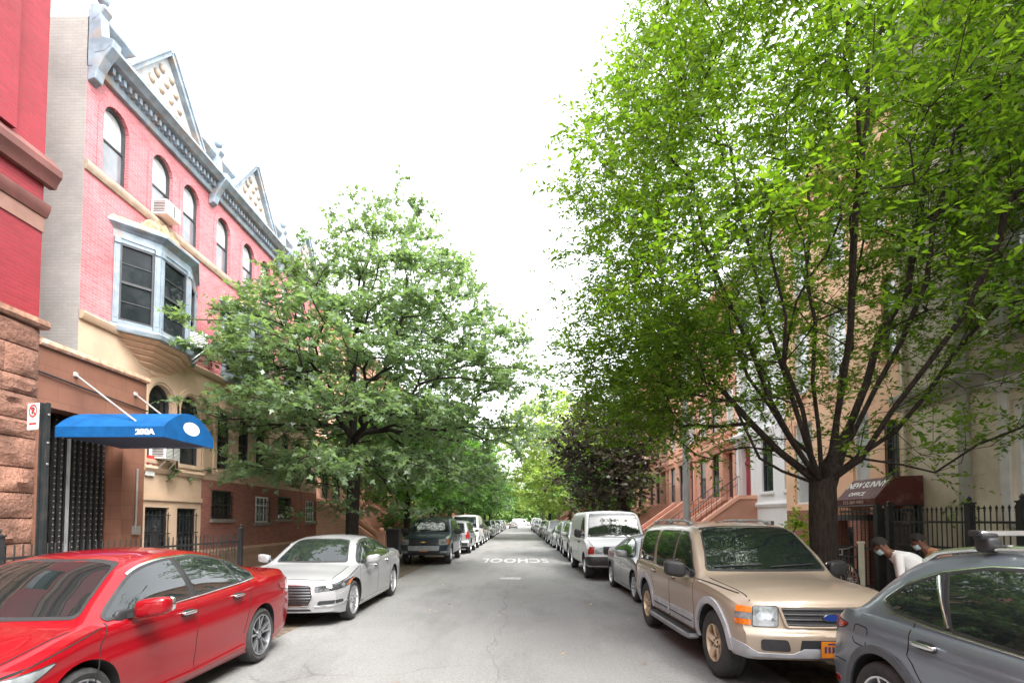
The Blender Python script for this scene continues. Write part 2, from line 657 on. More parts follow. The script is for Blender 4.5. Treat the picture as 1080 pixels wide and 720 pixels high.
        h, n, _, _ = self.bvh.ray_cast(o, d)
        if h is None:
            h, n, _, _ = self.bvh.find_nearest(o + d * (3 - self.P['W'] if kind in ('left', 'right') else 3.0))
        if n.dot(d) > 0: n = -n
        return h, n

    def angle(self, kind, pts):
        """(x, s, z) points given roughly -> (angle round the nose or tail, z)"""
        if kind == 'nose': return [(math.atan2(x, self.sc - s), z) for x, s, z in pts]
        return [(math.atan2(x, s - (self.L - self.sc)), z) for x, s, z in pts]

    def put(self, mb, kind, poly, off, cell=.06, m=0, skirt=.008):
        if len(poly[0]) == 3: poly = self.angle(kind, poly)
        v2, fs = panel_grid(poly, cell)
        if not fs: return mb
        vs, ns = [], []
        for a, b in v2:
            h, n = self.proj(kind, a, b)
            vs.append(h + n * off); ns.append(n)
        cnt = {}
        for f in fs:
            for i in range(len(f)):
                e = (f[i - 1], f[i]); k = (min(e), max(e))
                cnt[k] = cnt.get(k, 0) + 1
        base = len(vs)
        vs2 = vs + [v - n * (off + skirt) for v, n in zip(vs, ns)]
        fs2 = list(fs) + [(a, b, b + base, a + base) for (a, b), c in cnt.items() if c == 1]
        return mb.add([(v[0], v[1], v[2]) for v in vs2], fs2, m)

    def strip(self, mb, kind, A, B, off, m=0, nsub=1):
        """band between two polylines"""
        def dens(P):
            if len(P[0]) == 3: P = self.angle(kind, P)
            out = []
            for i in range(len(P) - 1):
                for k in range(nsub):
                    t = k / nsub
                    out.append((P[i][0] + (P[i + 1][0] - P[i][0]) * t, P[i][1] + (P[i + 1][1] - P[i][1]) * t))
            return out + [P[-1]]
        A, B = dens(A), dens(B)
        vs, fs = [], []
        for (a, b) in zip(A, B):
            mid = ((a[0] + b[0]) / 2, (a[1] + b[1]) / 2)
            for q, o_ in ((a, -.004), (a, off), (mid, off * 1.25), (b, off), (b, -.004)):
                h, n = self.proj(kind, *q)
                vs.append(tuple(h + n * o_))
        for i in range(len(A) - 1):
            for k in range(4):
                fs.append((i * 5 + k, i * 5 + k + 1, (i + 1) * 5 + k + 1, (i + 1) * 5 + k))
        return mb.add(vs, fs, m)

    def line(self, mb, kind, pts, width, off, m=0, nsub=6, closed=False):
        if len(pts[0]) == 3: pts = self.angle(kind, pts)
        P = [Vector(p) for p in pts]
        if closed: P = P + [P[0]]
        A, B = [], []
        for i in range(len(P)):
            if closed:
                a, c = P[i - 1] if i > 0 else P[-2], P[i + 1] if i < len(P) - 1 else P[1]
            else:
                a, c = P[max(i - 1, 0)], P[min(i + 1, len(P) - 1)]
            t = (c - a)
            if t.length < 1e-9: t = Vector((1, 0))
            t.normalize()
            n = Vector((-t.y, t.x)) * width / 2
            A.append(tuple(P[i] + n)); B.append(tuple(P[i] - n))
        return self.strip(mb, kind, A, B, off, m, nsub)

    def done(self, mb, name, mats, parent=None, smooth=35):
        if not mb.f: return None
        return mb.build(name, mats, parent or self.root, smooth=smooth, shift=self.shift)

    # -- common features
    def below_roof(self, poly, gap=.05):
        """keep a side window under the roof edge"""
        out = []
        for i in range(len(poly)):
            a, b = Vector(poly[i - 1]), Vector(poly[i])
            n = max(1, int((b - a).length / .06))
            for k in range(1, n + 1):
                q = a.lerp(b, k / n)
                z = min(q.y, self.F['top'](q.x) - self.F['cr'](q.x) - gap)
                out.append((q.x, z))
        return out

    def windows(self, sides=('left', 'right')):
        P = self.P
        if P.get('dlo'):
            P['dlo'] = self.below_roof(P['dlo'], .045)
        P['glass'] = [self.below_roof(g, .06 if P.get('dlo') else .05) for g in P['glass']]
        for sd in sides:
            if P.get('dlo'):
                mb = MB(); self.put(mb, sd, round_poly(P['dlo'], .05), .003, .06)
                if P.get('dlo_chrome'):
                    ring_ = round_poly(inset_poly(P['dlo'], -.012), .05); run = []      # bright strip, left off where the skin turns to the front
                    for q in ring_ + ring_[:2] + [None]:
                        if q is not None and q[0] > P['mirror'][0] + .22 and abs(self.proj(sd, *q)[1].x) > .55: run.append(q)
                        else:
                            if len(run) > 2: self.line(mb, sd, run, .014, .006, 1, 1)
                            run = []
                self.done(mb, 'window_surround', [M_DARK, P.get('dlo_chrome') or M_DARK])
            for g in P['glass']:
                mb = MB(); self.put(mb, sd, round_poly(g, P.get('gr', .04)), .0065, .06)
                if P.get('seal', True):
                    self.line(mb, sd, round_poly(inset_poly(g, -.008), P.get('gr', .04)), .02, .0075, 1, 1, closed=True)
                self.done(mb, 'side_window', [M_GLASS, M_DARK])
        mb = MB(); self.put(mb, 'front', round_poly(inset_poly(P['ws'], -.022), .06), .003, .05); self.put(mb, 'front', round_poly(P['ws'], .06), .006, .05, 1)
        self.windshield = self.done(mb, 'windshield', [M_DARK, M_GLASS])
        mb = MB(); self.put(mb, 'rear', round_poly(inset_poly(P['rw'], -.02), .06), .003, .05); self.put(mb, 'rear', round_poly(P['rw'], .06), .006, .05, 1)
        self.done(mb, 'rear_window', [M_DARK, M_GLASS])

    def lines(self):
        mb = MB()
        for sd in ('left', 'right'):
            for ln in self.P.get('gaps', []): self.line(mb, sd, ln, .009, .0015, 0, 8)
        for ln in self.P.get('top_gaps', []):
            self.line(mb, 'top', ln, .011, .002, 0, 8)
            self.line(mb, 'top', [(-x, s) for x, s in ln], .011, .002, 0, 8)
        self.done(mb, 'body_seam', M_GAP)

    def handles(self, mat=None):
        for sd, sg in (('left', -1), ('right', 1)):
            for (s, z) in self.P.get('handles', []):
                mb = MB()
                h, n = self.proj(sd, s, z)
                mb.superbox((h.x + sg * .008, s, z), (.006, .095, .034), .6, 14, 6, 1)
                mb.superbox((h.x + sg * .034, s, z + .003), (.014, .105, .017), .55, 14, 8)
                mb.superbox((h.x + sg * .015, s - .075, z + .003), (.022, .018, .014), .6, 10, 6)
                mb.superbox((h.x + sg * .015, s + .085, z + .003), (.022, .018, .014), .6, 10, 6)
                self.done(mb, 'door_handle', [mat or self.P['paint'], M_DARK], smooth=60)

    def mirrors(self, mat=None):
        P = self.P
        s, z, rx, ry, rz = P['mirror']
        for sg in (-1, 1):
            h, n = self.proj('right' if sg > 0 else 'left', s, z - .03)
            x = h.x
            mb = MB()

            def shape(p):
                k = (p.x * sg - x * sg) / (2.2 * rx)
                return Vector((p.x, p.y + .06 * k, p.z + (.03 * k - .015)))
            mb.superbox((x + sg * (rx + .07), s - .02, z + .03), (rx, ry, rz), .55, 22, 14, 0, shape)
            mb.superbox((x + sg * (rx + .075), s + ry * .9, z + .032), (rx * .86, .02, rz * .82), .45, 18, 10, 2, shape)
            mb.bar((x - sg * .02, s - .02, z - .04), (x + sg * .12, s - .01, z), .035, .022, 1)
            mb.superbox((x - sg * .005, s - .06, z - .02), (.025, .1, .05), .6, 12, 8, 1)
            self.done(mb, 'wing_mirror', [mat or P['paint'], M_DARK, M_CHROME], smooth=50)

    def wheels(self):
        P = self.P; w = P['wheels']
        tyre = MB(); rim = MB()
        r, rr, wd = w['rad'], w['rim'], w.get('width', .22)
        hw = wd / 2
        prof = [(rr * .97, -hw * .8), (rr + .01, -hw * .92), ((r + rr) / 2, -hw), (r - .03, -hw * .93), (r - .008, -hw * .8), (r, -hw * .6), (r, -hw * .33), (r - .008, -hw * .3), (r - .008, -hw * .22), (r, -hw * .19), (r, hw * .19), (r - .008, hw * .22), (r - .008, hw * .3), (r, hw * .33), (r, hw * .6), (r - .008, hw * .8), (r - .03, hw * .93), ((r + rr) / 2, hw), (rr + .01, hw * .92), (rr * .97, hw * .8)]
        tyre.lathe(prof, 44, lambda a, b, h: (h, a, b))
        rim.lathe([(rr * .99, hw * .86), (rr * .985, hw * .95), (rr * .93, hw * .93), (rr * .90, hw * .6), (rr * .86, -hw * .6), (.02, -hw * .55)], 44, lambda a, b, h: (h, a, b), 0)
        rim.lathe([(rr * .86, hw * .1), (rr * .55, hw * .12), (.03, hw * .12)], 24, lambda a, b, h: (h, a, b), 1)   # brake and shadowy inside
        ns_, st = w['spokes'], w.get('style', 'single')
        r0, r1 = rr * .16, rr * .955

        def spoke(a, wa, wb, skew=0., m=0):
            vs = []
            for (rad, ww, x0, da) in ((r0, wa, hw * .62, 0), (rr * .55, (wa + wb) / 2, hw * .78, skew * .5), (r1, wb, hw * .9, skew)):
                ca, sa = math.cos(a + da), math.sin(a + da)
                for sg in (-1, 1):
                    y, z = rad * ca - sg * ww * sa, rad * sa + sg * ww * ca
                    vs.append((x0, y, z)); vs.append((x0 - .035, y, z))
            fs = []
            for i in range(2):
                b = i * 4
                fs += [(b, b + 2, b + 6, b + 4), (b, b + 4, b + 5, b + 1), (b + 2, b + 3, b + 7, b + 6)]
            rim.add(vs, fs, m)
        for i in range(ns_):
            a = 2 * PI * i / ns_ + PI / 2
            if st == 'twin':
                spoke(a - .13, rr * .05, rr * .045, -.1); spoke(a + .13, rr * .05, rr * .045, .1)
            elif st == 'fan':
                spoke(a - .05, rr * .035, rr * .03, -.09); spoke(a + .05, rr * .035, rr * .03, .09)
            elif st == 'fat': spoke(a, rr * .17, rr * .15)
            elif st == 'disc': spoke(a, rr * .2, rr * .12)
            else: spoke(a, rr * .1, rr * .075)
        rim.lathe([(.0, hw * .74), (rr * .13, hw * .74), (rr * .2, hw * .68), (rr * .22, hw * .4)], 20, lambda a, b, h: (h, a, b))
        if st == 'disc': rim.lathe([(rr * .6, hw * .6), (rr * .93, hw * .74)], 30, lambda a, b, h: (h, a, b))
        for k in range(5):
            a = 2 * PI * k / 5 + .3
            rim.lathe([(0, hw * .73), (.011, hw * .73), (.013, hw * .6)], 8, lambda p, q, h, a=a: (h, rr * .24 * math.cos(a) + p, rr * .24 * math.sin(a) + q), 1)
        rm = w.get('mat', M_ALLOY)
        first = None
        for s in (w['f'], w['r']):
            for sg in (1, -1):
                x = sg * (P['W'] - hw - w.get('in', .025))
                if first is None:
                    t = tyre.build('wheel', M_TYRE, self.root, smooth=40)
                    q = rim.build('rim', [rm, M_VOID], t, smooth=30)
                    first = (t, q)
                else:
                    t = link('wheel', first[0].data, self.root); q = link('rim', first[1].data, t)
                t.location = (x, s - self.L / 2, r)
                if sg < 0: t.rotation_euler = (0, 0, PI)

    def lips(self, width, off, mat, name='wheel_arch_trim', za=-1.0, ends=(8, 172)):
        """band round each wheel opening"""
        w = self.P['wheels']
        for sd in ('left', 'right'):
            for s in (w['f'], w['r']):
                A, B = [], []
                for k in range(25):
                    a = R(ends[0] + (ends[1] - ends[0]) * k / 24)
                    zc = w['rad'] + w.get('lift', 0)
                    for rad, lst in ((w['arch'] - .004, A), (w['arch'] + width, B)):
                        lst.append((s + math.cos(a) * rad * w.get('ax', 1), zc + math.sin(a) * rad))
                mb = MB(); self.strip(mb, sd, A, B, off)
                self.done(mb, name, mat)

    def plate(self, where, x, z, mat=None, tilt=0):
        h, n = self.proj(where, x, z)
        sg = -1 if where == 'front' else 1
        y = h.y + sg * .02
        mb = MB()
        mb.box(x - .155, x + .155, y - .006, y + .006, z - .078, z + .078, 0)
        yy = y + sg * .0075
        random.seed(5)
        for k in range(7):
            if k == 3: continue
            xx = x - .115 + k * .038
            mb.box(xx - .011, xx + .011, yy - .001, yy + .001, z - .032, z + .03, 1)
        mb.box(x - .09, x + .09, yy - .001, yy + .001, z + .048, z + .062, 1)
        self.done(mb, 'licence_plate', [mat or M_PLATE, M_PLATEINK], smooth=None)

    def common(self, handle_mat=None, mirror_mat=None):
        self.windows(); self.lines(); self.handles(handle_mat); self.mirrors(mirror_mat); self.wheels()


def mirx(poly): return [(-p[0],) + tuple(p[1:]) for p in poly]


def dlo_glass(dlo, cuts, ins=.012):
    """split a window band into panes at (s_bottom, s_top, half gap) pillars"""
    base = inset_poly(dlo, ins)
    zs = [p[1] for p in base]; z0, z1 = min(zs), max(zs)
    out = []
    lim = [None] + list(cuts) + [None]
    for a, b in zip(lim[:-1], lim[1:]):
        p = base
        if a:
            d = Vector((a[1] - a[0], z1 - z0)).normalized()
            p = clip_line(p, (a[0] + a[2], z0), (d.y, -d.x))
        if b:
            d = Vector((b[1] - b[0], z1 - z0)).normalized()
            p = clip_line(p, (b[0] - b[2], z0), (-d.y, d.x))
        out.append(p)
    return out


def sedan_spec(name, paint, L=4.89, W=.925, H=1.465, wf=.98, wr=3.755, rad=.33, rim=.235, spokes=5, style='twin', rmat=None, chrome=None):
    k = L / 4.89; q = H / 1.465
    cab = curve([(0, 0), (.7, .62), (1.38, 1.06), (2.7, 2.33), (4.05, 3.62), (4.42, 4.10), (4.75, 4.71), (4.89, 4.89)])     # cab set well forward
    X = lambda pts: [(s * k, v) for s, v in pts]
    Z = lambda pts: [(cab(s) * k, v * q) for s, v in pts]
    XC = lambda pts: [(cab(s) * k, v) for s, v in pts]
    dlo = Z([(1.60, .955), (2.75, .99), (3.75, 1.03), (4.04, 1.06), (4.06, 1.12), (3.86, 1.235), (3.55, 1.33), (3.1, 1.388), (2.7, 1.395), (2.35, 1.365), (2.1, 1.295), (1.85, 1.17), (1.63, 1.02)])
    return dict(name=name, paint=paint, L=L, W=W,
                top=Z([(0, .68), (.06, .72), (.25, .80), (.7, .885), (1.1, .94), (1.38, .975), (1.75, 1.17), (2.15, 1.385), (2.35, 1.432), (2.65, 1.462), (3.0, 1.465), (3.4, 1.435), (3.75, 1.36), (4.15, 1.205), (4.42, 1.11), (4.6, 1.095), (4.80, 1.085), (4.89, 1.02)]),
                belt=Z([(0, .60), (.3, .72), (.8, .83), (1.5, .92), (3.0, .965), (4.2, 1.015), (4.6, 1.02), (4.89, .92)]),
                bot=X([(0, .24), (.25, .19), (1, .18), (4, .19), (4.5, .24), (4.89, .33)]),
                w=X([(0, W * .86), (.15, W * .93), (.5, W * .985), (1, W), (2.5, W), (3.8, W * .995), (4.4, W * .965), (4.75, W * .92), (4.89, W * .88)]),
                wt=XC([(0, W * .68), (.3, W * .76), (.8, W * .82), (1.35, W * .82), (1.75, W * .74), (2.15, W * .655), (2.6, W * .62), (3.3, W * .61), (3.75, W * .635), (4.15, W * .71), (4.45, W * .79), (4.8, W * .77), (4.89, W * .72)]),
                cr=XC([(0, .05), (1.3, .055), (1.75, .06), (2.2, .055), (3.3, .05), (3.8, .05), (4.45, .03), (4.89, .02)]),
                bowf=.30, bowr=.22,
                dlo=dlo, dlo_chrome=chrome, glass=dlo_glass(dlo, [(cab(2.76) * k, cab(2.74) * k, .045), (cab(3.72) * k, cab(3.60) * k, .018)]),
                ws=[(-.65, 1.0 * q), (.65, 1.0 * q), (.60, 1.12 * q), (.505, 1.345 * q), (.3, 1.375 * q), (-.3, 1.375 * q), (-.505, 1.345 * q), (-.60, 1.12 * q)],
                rw=[(-.60, 1.135 * q), (.60, 1.135 * q), (.5, 1.33 * q), (.3, 1.36 * q), (-.3, 1.36 * q), (-.5, 1.33 * q)],
                wheels=dict(f=wf, r=wr, rad=rad, rim=rim, arch=rad + .045, lift=.015, spokes=spokes, style=style, mat=rmat or M_ALLOY),
                gaps=[Z([(1.42, .27), (1.40, .55), (1.46, .80), (1.58, .945)]), Z([(2.72, .26), (2.72, .6), (2.74, .985)]), X([(3.31, .45), (3.36, .60 * q), (3.42, .80 * q), (3.46, 1.03 * q)]), Z([(1.42, .27), (2.3, .265), (3.6, .28)]),
                      Z([(.30, .70), (.75, .80), (1.2, .87), (1.5, .92)])],
                top_gaps=[[(.70, .28 * k), (.735, .7 * k), (.75, 1.0 * k)], [(.0, .12 * k), (.4, .15 * k), (.62, .22 * k)]],
                handles=Z([(2.56, .862), (3.56, .90)]), mirror=(cab(1.86) * k, .99 * q, .125, .075, .08))


def front_kit(c, grille, lamp, fog=None, slats=5, slat_mat=None, lamp_mat=None, grille_frame=None, lower=None):
    """grille: polygon in (x, z); lamp: right-hand lamp as rough (x, s, z) points"""
    mb = MB(); c.put(mb, 'front', round_poly(grille, .03), .004, .05)
    if grille_frame: c.line(mb, 'front', round_poly(grille, .03), .025, .016, 1, 2, closed=True)
    z0, z1 = min(p[1] for p in grille), max(p[1] for p in grille)
    for i in range(slats):
        z = z0 + (z1 - z0) * (i + .5) / slats
        ln = clip_axis(clip_axis(inset_poly(grille, .015), 1, z - .005, 1), 1, z + .005, -1)
        if len(ln) < 3: continue
        x0, x1 = min(p[0] for p in ln), max(p[0] for p in ln)
        c.line(mb, 'front', [(x0 + (x1 - x0) * t / 12, z) for t in range(13)], .018, .014, 2, 1)
    c.done(mb, 'grille', [M_DARK, grille_frame or M_DARK, slat_mat or M_DARK])
    for sg in (1, -1):
        pl = lamp if sg > 0 else mirx(lamp)
        mb = MB()
        a = c.angle('nose', pl)
        c.put(mb, 'nose', inset_poly(round_poly(a, .02), -.008), .003, .04, 1)
        c.put(mb, 'nose', round_poly(a, .02), .007, .04, 0)
        cx = sum(p[0] for p in a) / len(a); cz = sum(p[1] for p in a) / len(a)
        for t, r_ in ((-.35, .042), (.25, .036)):
            ax = cx + t * (max(p[0] for p in a) - min(p[0] for p in a)) * .5
            h, n = c.proj('nose', ax, cz)
            circ = [(ax + math.cos(k * PI / 6) * r_ / c.sc, cz + math.sin(k * PI / 6) * r_) for k in range(12)]
            c.put(mb, 'nose', circ, .010, .05, 2)
        o = c.done(mb, 'headlight', [lamp_mat or M_LAMP, M_DARK, M_BULB])
    for pl in (lower or []):
        mb = MB(); c.put(mb, 'front', round_poly(pl, .025), .004, .05); c.done(mb, 'bumper_intake', M_DARK)
    for pl in (fog or []):
        for sg in (1, -1):
            mb = MB(); c.put(mb, 'nose', round_poly(c.angle('nose', pl if sg > 0 else mirx(pl)), .03), .005, .04); c.done(mb, 'fog_lamp_recess', M_DARK)


def tail_kit(c, lamp, amber=None, bumper=None, plate=None):
    for sg in (1, -1):
        mb = MB(); a = c.angle('tail', lamp if sg > 0 else mirx(lamp))
        c.put(mb, 'tail', inset_poly(round_poly(a, .02), -.008), .003, .04, 1)
        c.put(mb, 'tail', round_poly(a, .02), .01, .04, 0)
        c.done(mb, 'tail_light', [M_RED, M_DARK])
    if bumper:
        mb = MB(); c.put(mb, 'rear', round_poly(bumper, .02), .006, .06); c.done(mb, 'bumper_trim', M_DARK)
    if plate is not None: c.plate('rear', 0, plate)


# -------- red sedan
def red_sedan():
    pt = paint_mat('red car paint', (.15, .0015, .0045), metal=.0, rough=.3, flake=.08, coat=1)
    P = sedan_spec('parked_sedan', pt, H=1.495, chrome=M_CHROME, rim=.255, rad=.335, rmat=pmat('machined alloy', (.26, .265, .28), rough=.28, metal=.85, var=.15, scale=14))
    P['step'] = .04
    P['side'] = [(0, .945), (.06, .965), (.16, .962), (.3, .975), (.5, .992), (.6, .999), (.66, 1.0), (.70, .988), (.78, .982), (.9, .985), (.97, .975), (1, .955)]
    c = Car(P)
    c.common(handle_mat=M_CHROME)
    front_kit(c, [(-.42, .5), (.42, .5), (.55, .68), (-.55, .68)], [(.45, .1, .60), (.75, .3, .62), (.84, .6, .70), (.82, .75, .78), (.6, .25, .70), (.45, .1, .68)], lower=[[(-.5, .27), (.5, .27), (.45, .4), (-.45, .4)]], grille_frame=M_CHROME)
    tail_kit(c, [(.42, 4.75, .82), (.8, 4.6, .80), (.86, 4.25, .86), (.84, 4.2, .93), (.75, 4.55, .97), (.42, 4.8, .95)])
    # side skirt and rear flick
    for sd in ('left', 'right'):
        mb = MB(); c.strip(mb, sd, [(1.38, .235), (2.3, .225), (3.3, .235)], [(1.38, .30), (2.3, .285), (3.34, .315)], .022, 0, 8); c.done(mb, 'side_skirt', pt)
    return c.root


# -------- silver sedan
def silver_sedan():
    pt = paint_mat('pearl silver paint', (.27, .27, .278), metal=.4, rough=.3, flake=.05)
    P = sedan_spec('parked_sedan', pt, L=4.99, W=.945, H=1.48, wf=.86, wr=3.87, rad=.345, rim=.255, spokes=10, style='fan', chrome=M_CHROME)
    k = 4.99 / 4.89
    P['bowf'] = .26
    P['nose'] = [(0, .12), (.22, .03), (.5, 0), (.7, .02), (.9, .1), (1.2, .2)]
    P['top'][0] = (0, .74); P['top'][1] = (.06, .775); P['top'][2] = (.28, .84); P['belt'][0] = (0, .64)
    c = Car(P); c.common(handle_mat=M_CHROME)
    front_kit(c, [(-.40, .36), (.40, .36), (.46, .5), (.42, .69), (-.42, .69), (-.46, .5)], [(.47, .12, .58), (.70, .2, .60), (.88, .55, .66), (.90, .80, .77), (.82, .6, .745), (.55, .2, .67), (.47, .12, .66)], slats=7, slat_mat=pmat('dark chrome', (.14, .14, .145), rough=.2, metal=1, var=.05), grille_frame=M_CHROME, lamp_mat=M_LAMPD,
              fog=[[(.50, .12, .36), (.82, .4, .39), (.80, .4, .44), (.52, .12, .43)], ], lower=[[(-.46, .235), (.46, .235), (.42, .30), (-.42, .30)]])
    for sg in (1, -1):
        mb = MB(); c.line(mb, 'nose', [(sg * .46, .12, .34), (sg * .66, .18, .335), (sg * .82, .38, .355), (sg * .87, .5, .40)], .022, .014, 0, 4)
        c.done(mb, 'bumper_blade', M_CHROME)
        mb = MB(); c.put(mb, 'nose', [(sg * x, s, z) for x, s, z in [(.80, .50, .655), (.885, .6, .675), (.90, .78, .76), (.86, .66, .745)]], .010, .05); c.done(mb, 'turn_signal', M_AMBER)
    tail_kit(c, [(.42, 4.85, .82), (.8, 4.7, .80), (.86, 4.35, .86), (.84, 4.3, .93), (.75, 4.65, .95), (.42, 4.9, .94)])
    for sd in ('left', 'right'):
        mb = MB(); c.line(mb, sd, [(1.35, .262), (3.35, .275)], .03, .012, 0, 14); c.done(mb, 'sill_trim', M_CHROME)
    return c.root


# -------- box-shaped family: SUVs, van, wagon
def suv_spec(name, paint, L, W, H, wf, wr, rad, rim, arch, hood=1.05, cowl=1.12, s_cowl=1.3, s_roof=2.0, belt=1.0, bot=.36, tail_in=.25, roof_w=.72, hood_front=.95, s_rear=None, spokes=5, style='fat', rmat=None, bowf=.2, bowr=.12, s_hood=.12):
    sr = s_rear if s_rear is not None else L - tail_in
    P = dict(name=name, paint=paint, L=L, W=W,
             top=[(0, hood_front - .06), (s_hood * .5, hood_front), (s_hood * 2.2, hood_front + (hood - hood_front) * .55), (s_cowl * .6, hood), (s_cowl, cowl), ((s_cowl + s_roof) / 2, (cowl + H) / 2 - .01), (s_roof, H - .075), (s_roof + .35, H - .015), ((s_roof + sr) / 2 + .2, H), (sr - .3, H - .015), (sr, H - .06), (sr + (L - sr) * .55, belt + .25), (L - .03, belt + .02), (L, belt - .03)],
             belt=[(0, hood_front - .14), (.3, hood_front - .06), (s_cowl, belt - .02), (L * .6, belt + .01), (L - .2, belt + .02), (L, belt - .1)],
             bot=[(0, bot - .02), (.3, bot - .05), (1, bot - .04), (L - 1, bot - .04), (L - .3, bot - .02), (L, bot + .03)],
             w=[(0, W * .90), (.15, W * .945), (.5, W * .985), (1, W), (L * .6, W), (L - .8, W * .985), (L - .2, W * .95), (L, W * .92)],
             wt=[(0, W * .78), (.3, W * .83), (s_cowl * .8, W * .86), (s_cowl, W * .86), (s_roof, W * (roof_w + .03)), (s_roof + .5, W * roof_w), (sr - .3, W * (roof_w - .01)), (sr, W * roof_w), (L, W * .84)],
             cr=[(0, .04), (s_cowl, .05), (s_roof, .055), (sr, .05), (L, .03)],
             bowf=bowf, bowr=bowr, ls=.9, lr=.7,
             nose=[(0, .08), (bot, .03), (.62, 0), (.72, .04), (hood_front, .09), (1.3, .2)], tail=[(0, .08), (bot, .02), (.6, 0), (.7, .05), (1.1, .08), (1.8, .08)],
             wheels=dict(f=wf, r=wr, rad=rad, rim=rim, arch=arch, lift=.02, spokes=spokes, style=style, mat=rmat or M_ALLOY, width=.25))
    return P


def add_box_windows(P, glass, ws, rw):
    P['glass'] = glass; P['ws'] = ws; P['rw'] = rw


def gold_suv():
    pt = paint_mat('gold car paint', (.235, .19, .146), metal=.2, rough=.36, flake=.1, dirt=.5)
    trim = pmat('grey lower trim', (.30, .31, .33), rough=.5, metal=.3, var=.15, scale=6, stain=(.16, .15, .14), stain_amt=.5, stain_scale=4)
    goldrim = pmat('champagne alloy', (.52, .40, .29), rough=.35, metal=.7, var=.15, scale=12)
    P = suv_spec('parked_suv', pt, 4.81, .925, 1.765, .86, 3.75, .375, .215, .43, hood=1.085, cowl=1.13, s_cowl=1.28, s_roof=2.02, belt=1.045, bot=.40, tail_in=.32, roof_w=.73, hood_front=.985, rmat=goldrim, style='fat')
    P['step'] = .04
    P['shoulder'] = .02
    P['nose'] = [(0, .12), (.36, .05), (.45, .01), (.62, 0), (.68, .055), (.78, .07), (.95, .10), (1.3, .2)]
    P['side'] = [(0, .965), (.1, .982), (.3, .99), (.5, .995), (.62, 1.0), (.8, .997), (.93, .985), (1, .962)]
    wz0, wz1 = 1.085, 1.585
    gl = [[(1.50, wz0), (2.36, wz0 + .005), (2.38, wz1 + .03), (2.17, wz1 + .02), (1.93, wz1 - .1)],
          [(2.47, wz0 + .005), (3.20, wz0 + .01), (3.37, wz1 - .12), (3.34, wz1 + .02), (2.49, wz1 + .03)],
          [(3.46, wz0 + .04), (4.28, wz0 + .03), (4.33, wz1 - .02), (3.56, wz1 + .02)]]
    add_box_windows(P, gl, [(-.74, 1.165), (.74, 1.165), (.70, 1.3), (.60, 1.655), (.3, 1.68), (-.3, 1.68), (-.60, 1.655), (-.70, 1.3)],
                    [(-.62, 1.12), (.62, 1.12), (.57, 1.6), (-.57, 1.6)])
    P['gr'] = .06
    P['gaps'] = [[(1.42, .42), (1.42, .75), (1.46, 1.07)], [(2.42, .42), (2.42, 1.09), (2.43, 1.62)], [(3.20, .68), (3.36, .9), (3.43, 1.1), (3.46, 1.6)], [(1.42, .42), (2.4, .42), (3.1, .42)], [(.42, 1.0), (.9, 1.03), (1.42, 1.05)]]
    P['top_gaps'] = [[(.74, .25), (.775, .8), (.78, 1.22)]]
    P['handles'] = [(2.24, .985), (3.20, .99)]
    P['mirror'] = (1.66, 1.115, .13, .075, .105)
    c = Car(P)
    c.common(mirror_mat=M_DARK)
    front_kit(c, [(-.44, .70), (.44, .70), (.50, .90), (-.50, .90)], [(.53, .1, .705), (.72, .15, .70), (.755, .17, .70), (.755, .17, .895), (.6, .1, .90), (.53, .1, .90)], slats=4, slat_mat=M_DARK, grille_frame=pt)
    for sg in (1, -1):
        mb = MB()
        for (z0, z1, mm) in ((.71, .765, 0), (.768, .83, 1), (.833, .89, 0)):
            c.put(mb, 'nose', [(sg * x, s, z) for x, s, z in [(.765, .18, z0), (.86, .32, z0), (.86, .32, z1), (.765, .18, z1)]], .009, .04, mm)
        c.done(mb, 'turn_signal', [M_AMBER, M_LAMP])
        mb = MB(); c.put(mb, 'nose', round_poly(c.angle('nose', [(sg * .42, .05, .47), (sg * .70, .1, .47), (sg * .70, .1, .585), (sg * .45, .05, .585)]), .03), .005, .04); c.done(mb, 'bumper_intake', M_DARK)
        # grey lower bumper
        mb = MB(); c.put(mb, 'nose', [(0, 0, .37), (sg * .5, .05, .36), (sg * .85, .3, .38), (sg * .9, .42, .42), (sg * .9, .42, .555), (sg * .80, .2, .52), (sg * .72, .12, .445), (sg * .40, .05, .445), (sg * .3, .04, .50), (0, 0, .50)], .012, .05); c.done(mb, 'lower_bumper', trim)
        # door cladding
        sd = 'right' if sg > 0 else 'left'
        for a, b in ((1.42, 2.40), (2.44, 3.22)):
            mb = MB(); c.put(mb, sd, round_poly([(a + .02, .425), (b - .02, .425), (b - .02, .595), (a + .02, .595)], .02), .016, .08)
            c.line(mb, sd, [(a + .04, .51), (b - .04, .51)], .012, .022, 1, 8); c.done(mb, 'door_cladding', [trim, M_GAP])
        # running board
        mb = MB(); xb = sg * .90
        mb.superbox((sg * .93, 2.33, .33), (.085, .98, .035), .35, 20, 8, 0); mb.box(min(sg * .87, sg * .99), max(sg * .87, sg * .99), 1.45, 3.2, .367, .372, 1)
        for s in (1.6, 2.4, 3.1): mb.bar((sg * .75, s, .36), (sg * .92, s, .33), .03, .02, 1)
        c.done(mb, 'running_board', [pmat('board grey', (.13, .135, .14), rough=.5), M_DARK])
        # roof rail
        mb = MB()
        pth = []
        for s in np.linspace(2.45, 4.3, 9):
            h, n = c.proj('top', sg * .58, float(s)); e = .0 if s in (2.45, 4.3) else .055
            pth.append((h.x, h.y, h.z + e))
        mb.tube(pth, .017, 8)
        for s in (2.5, 3.4, 4.25):
            h, n = c.proj('top', sg * .58, s); mb.superbox((h.x, s, h.z + .028), (.03, .07, .03), .6, 12, 8, 0)
        c.done(mb, 'roof_rail', pmat('rail grey', (.25, .26, .27), rough=.35, metal=.6))
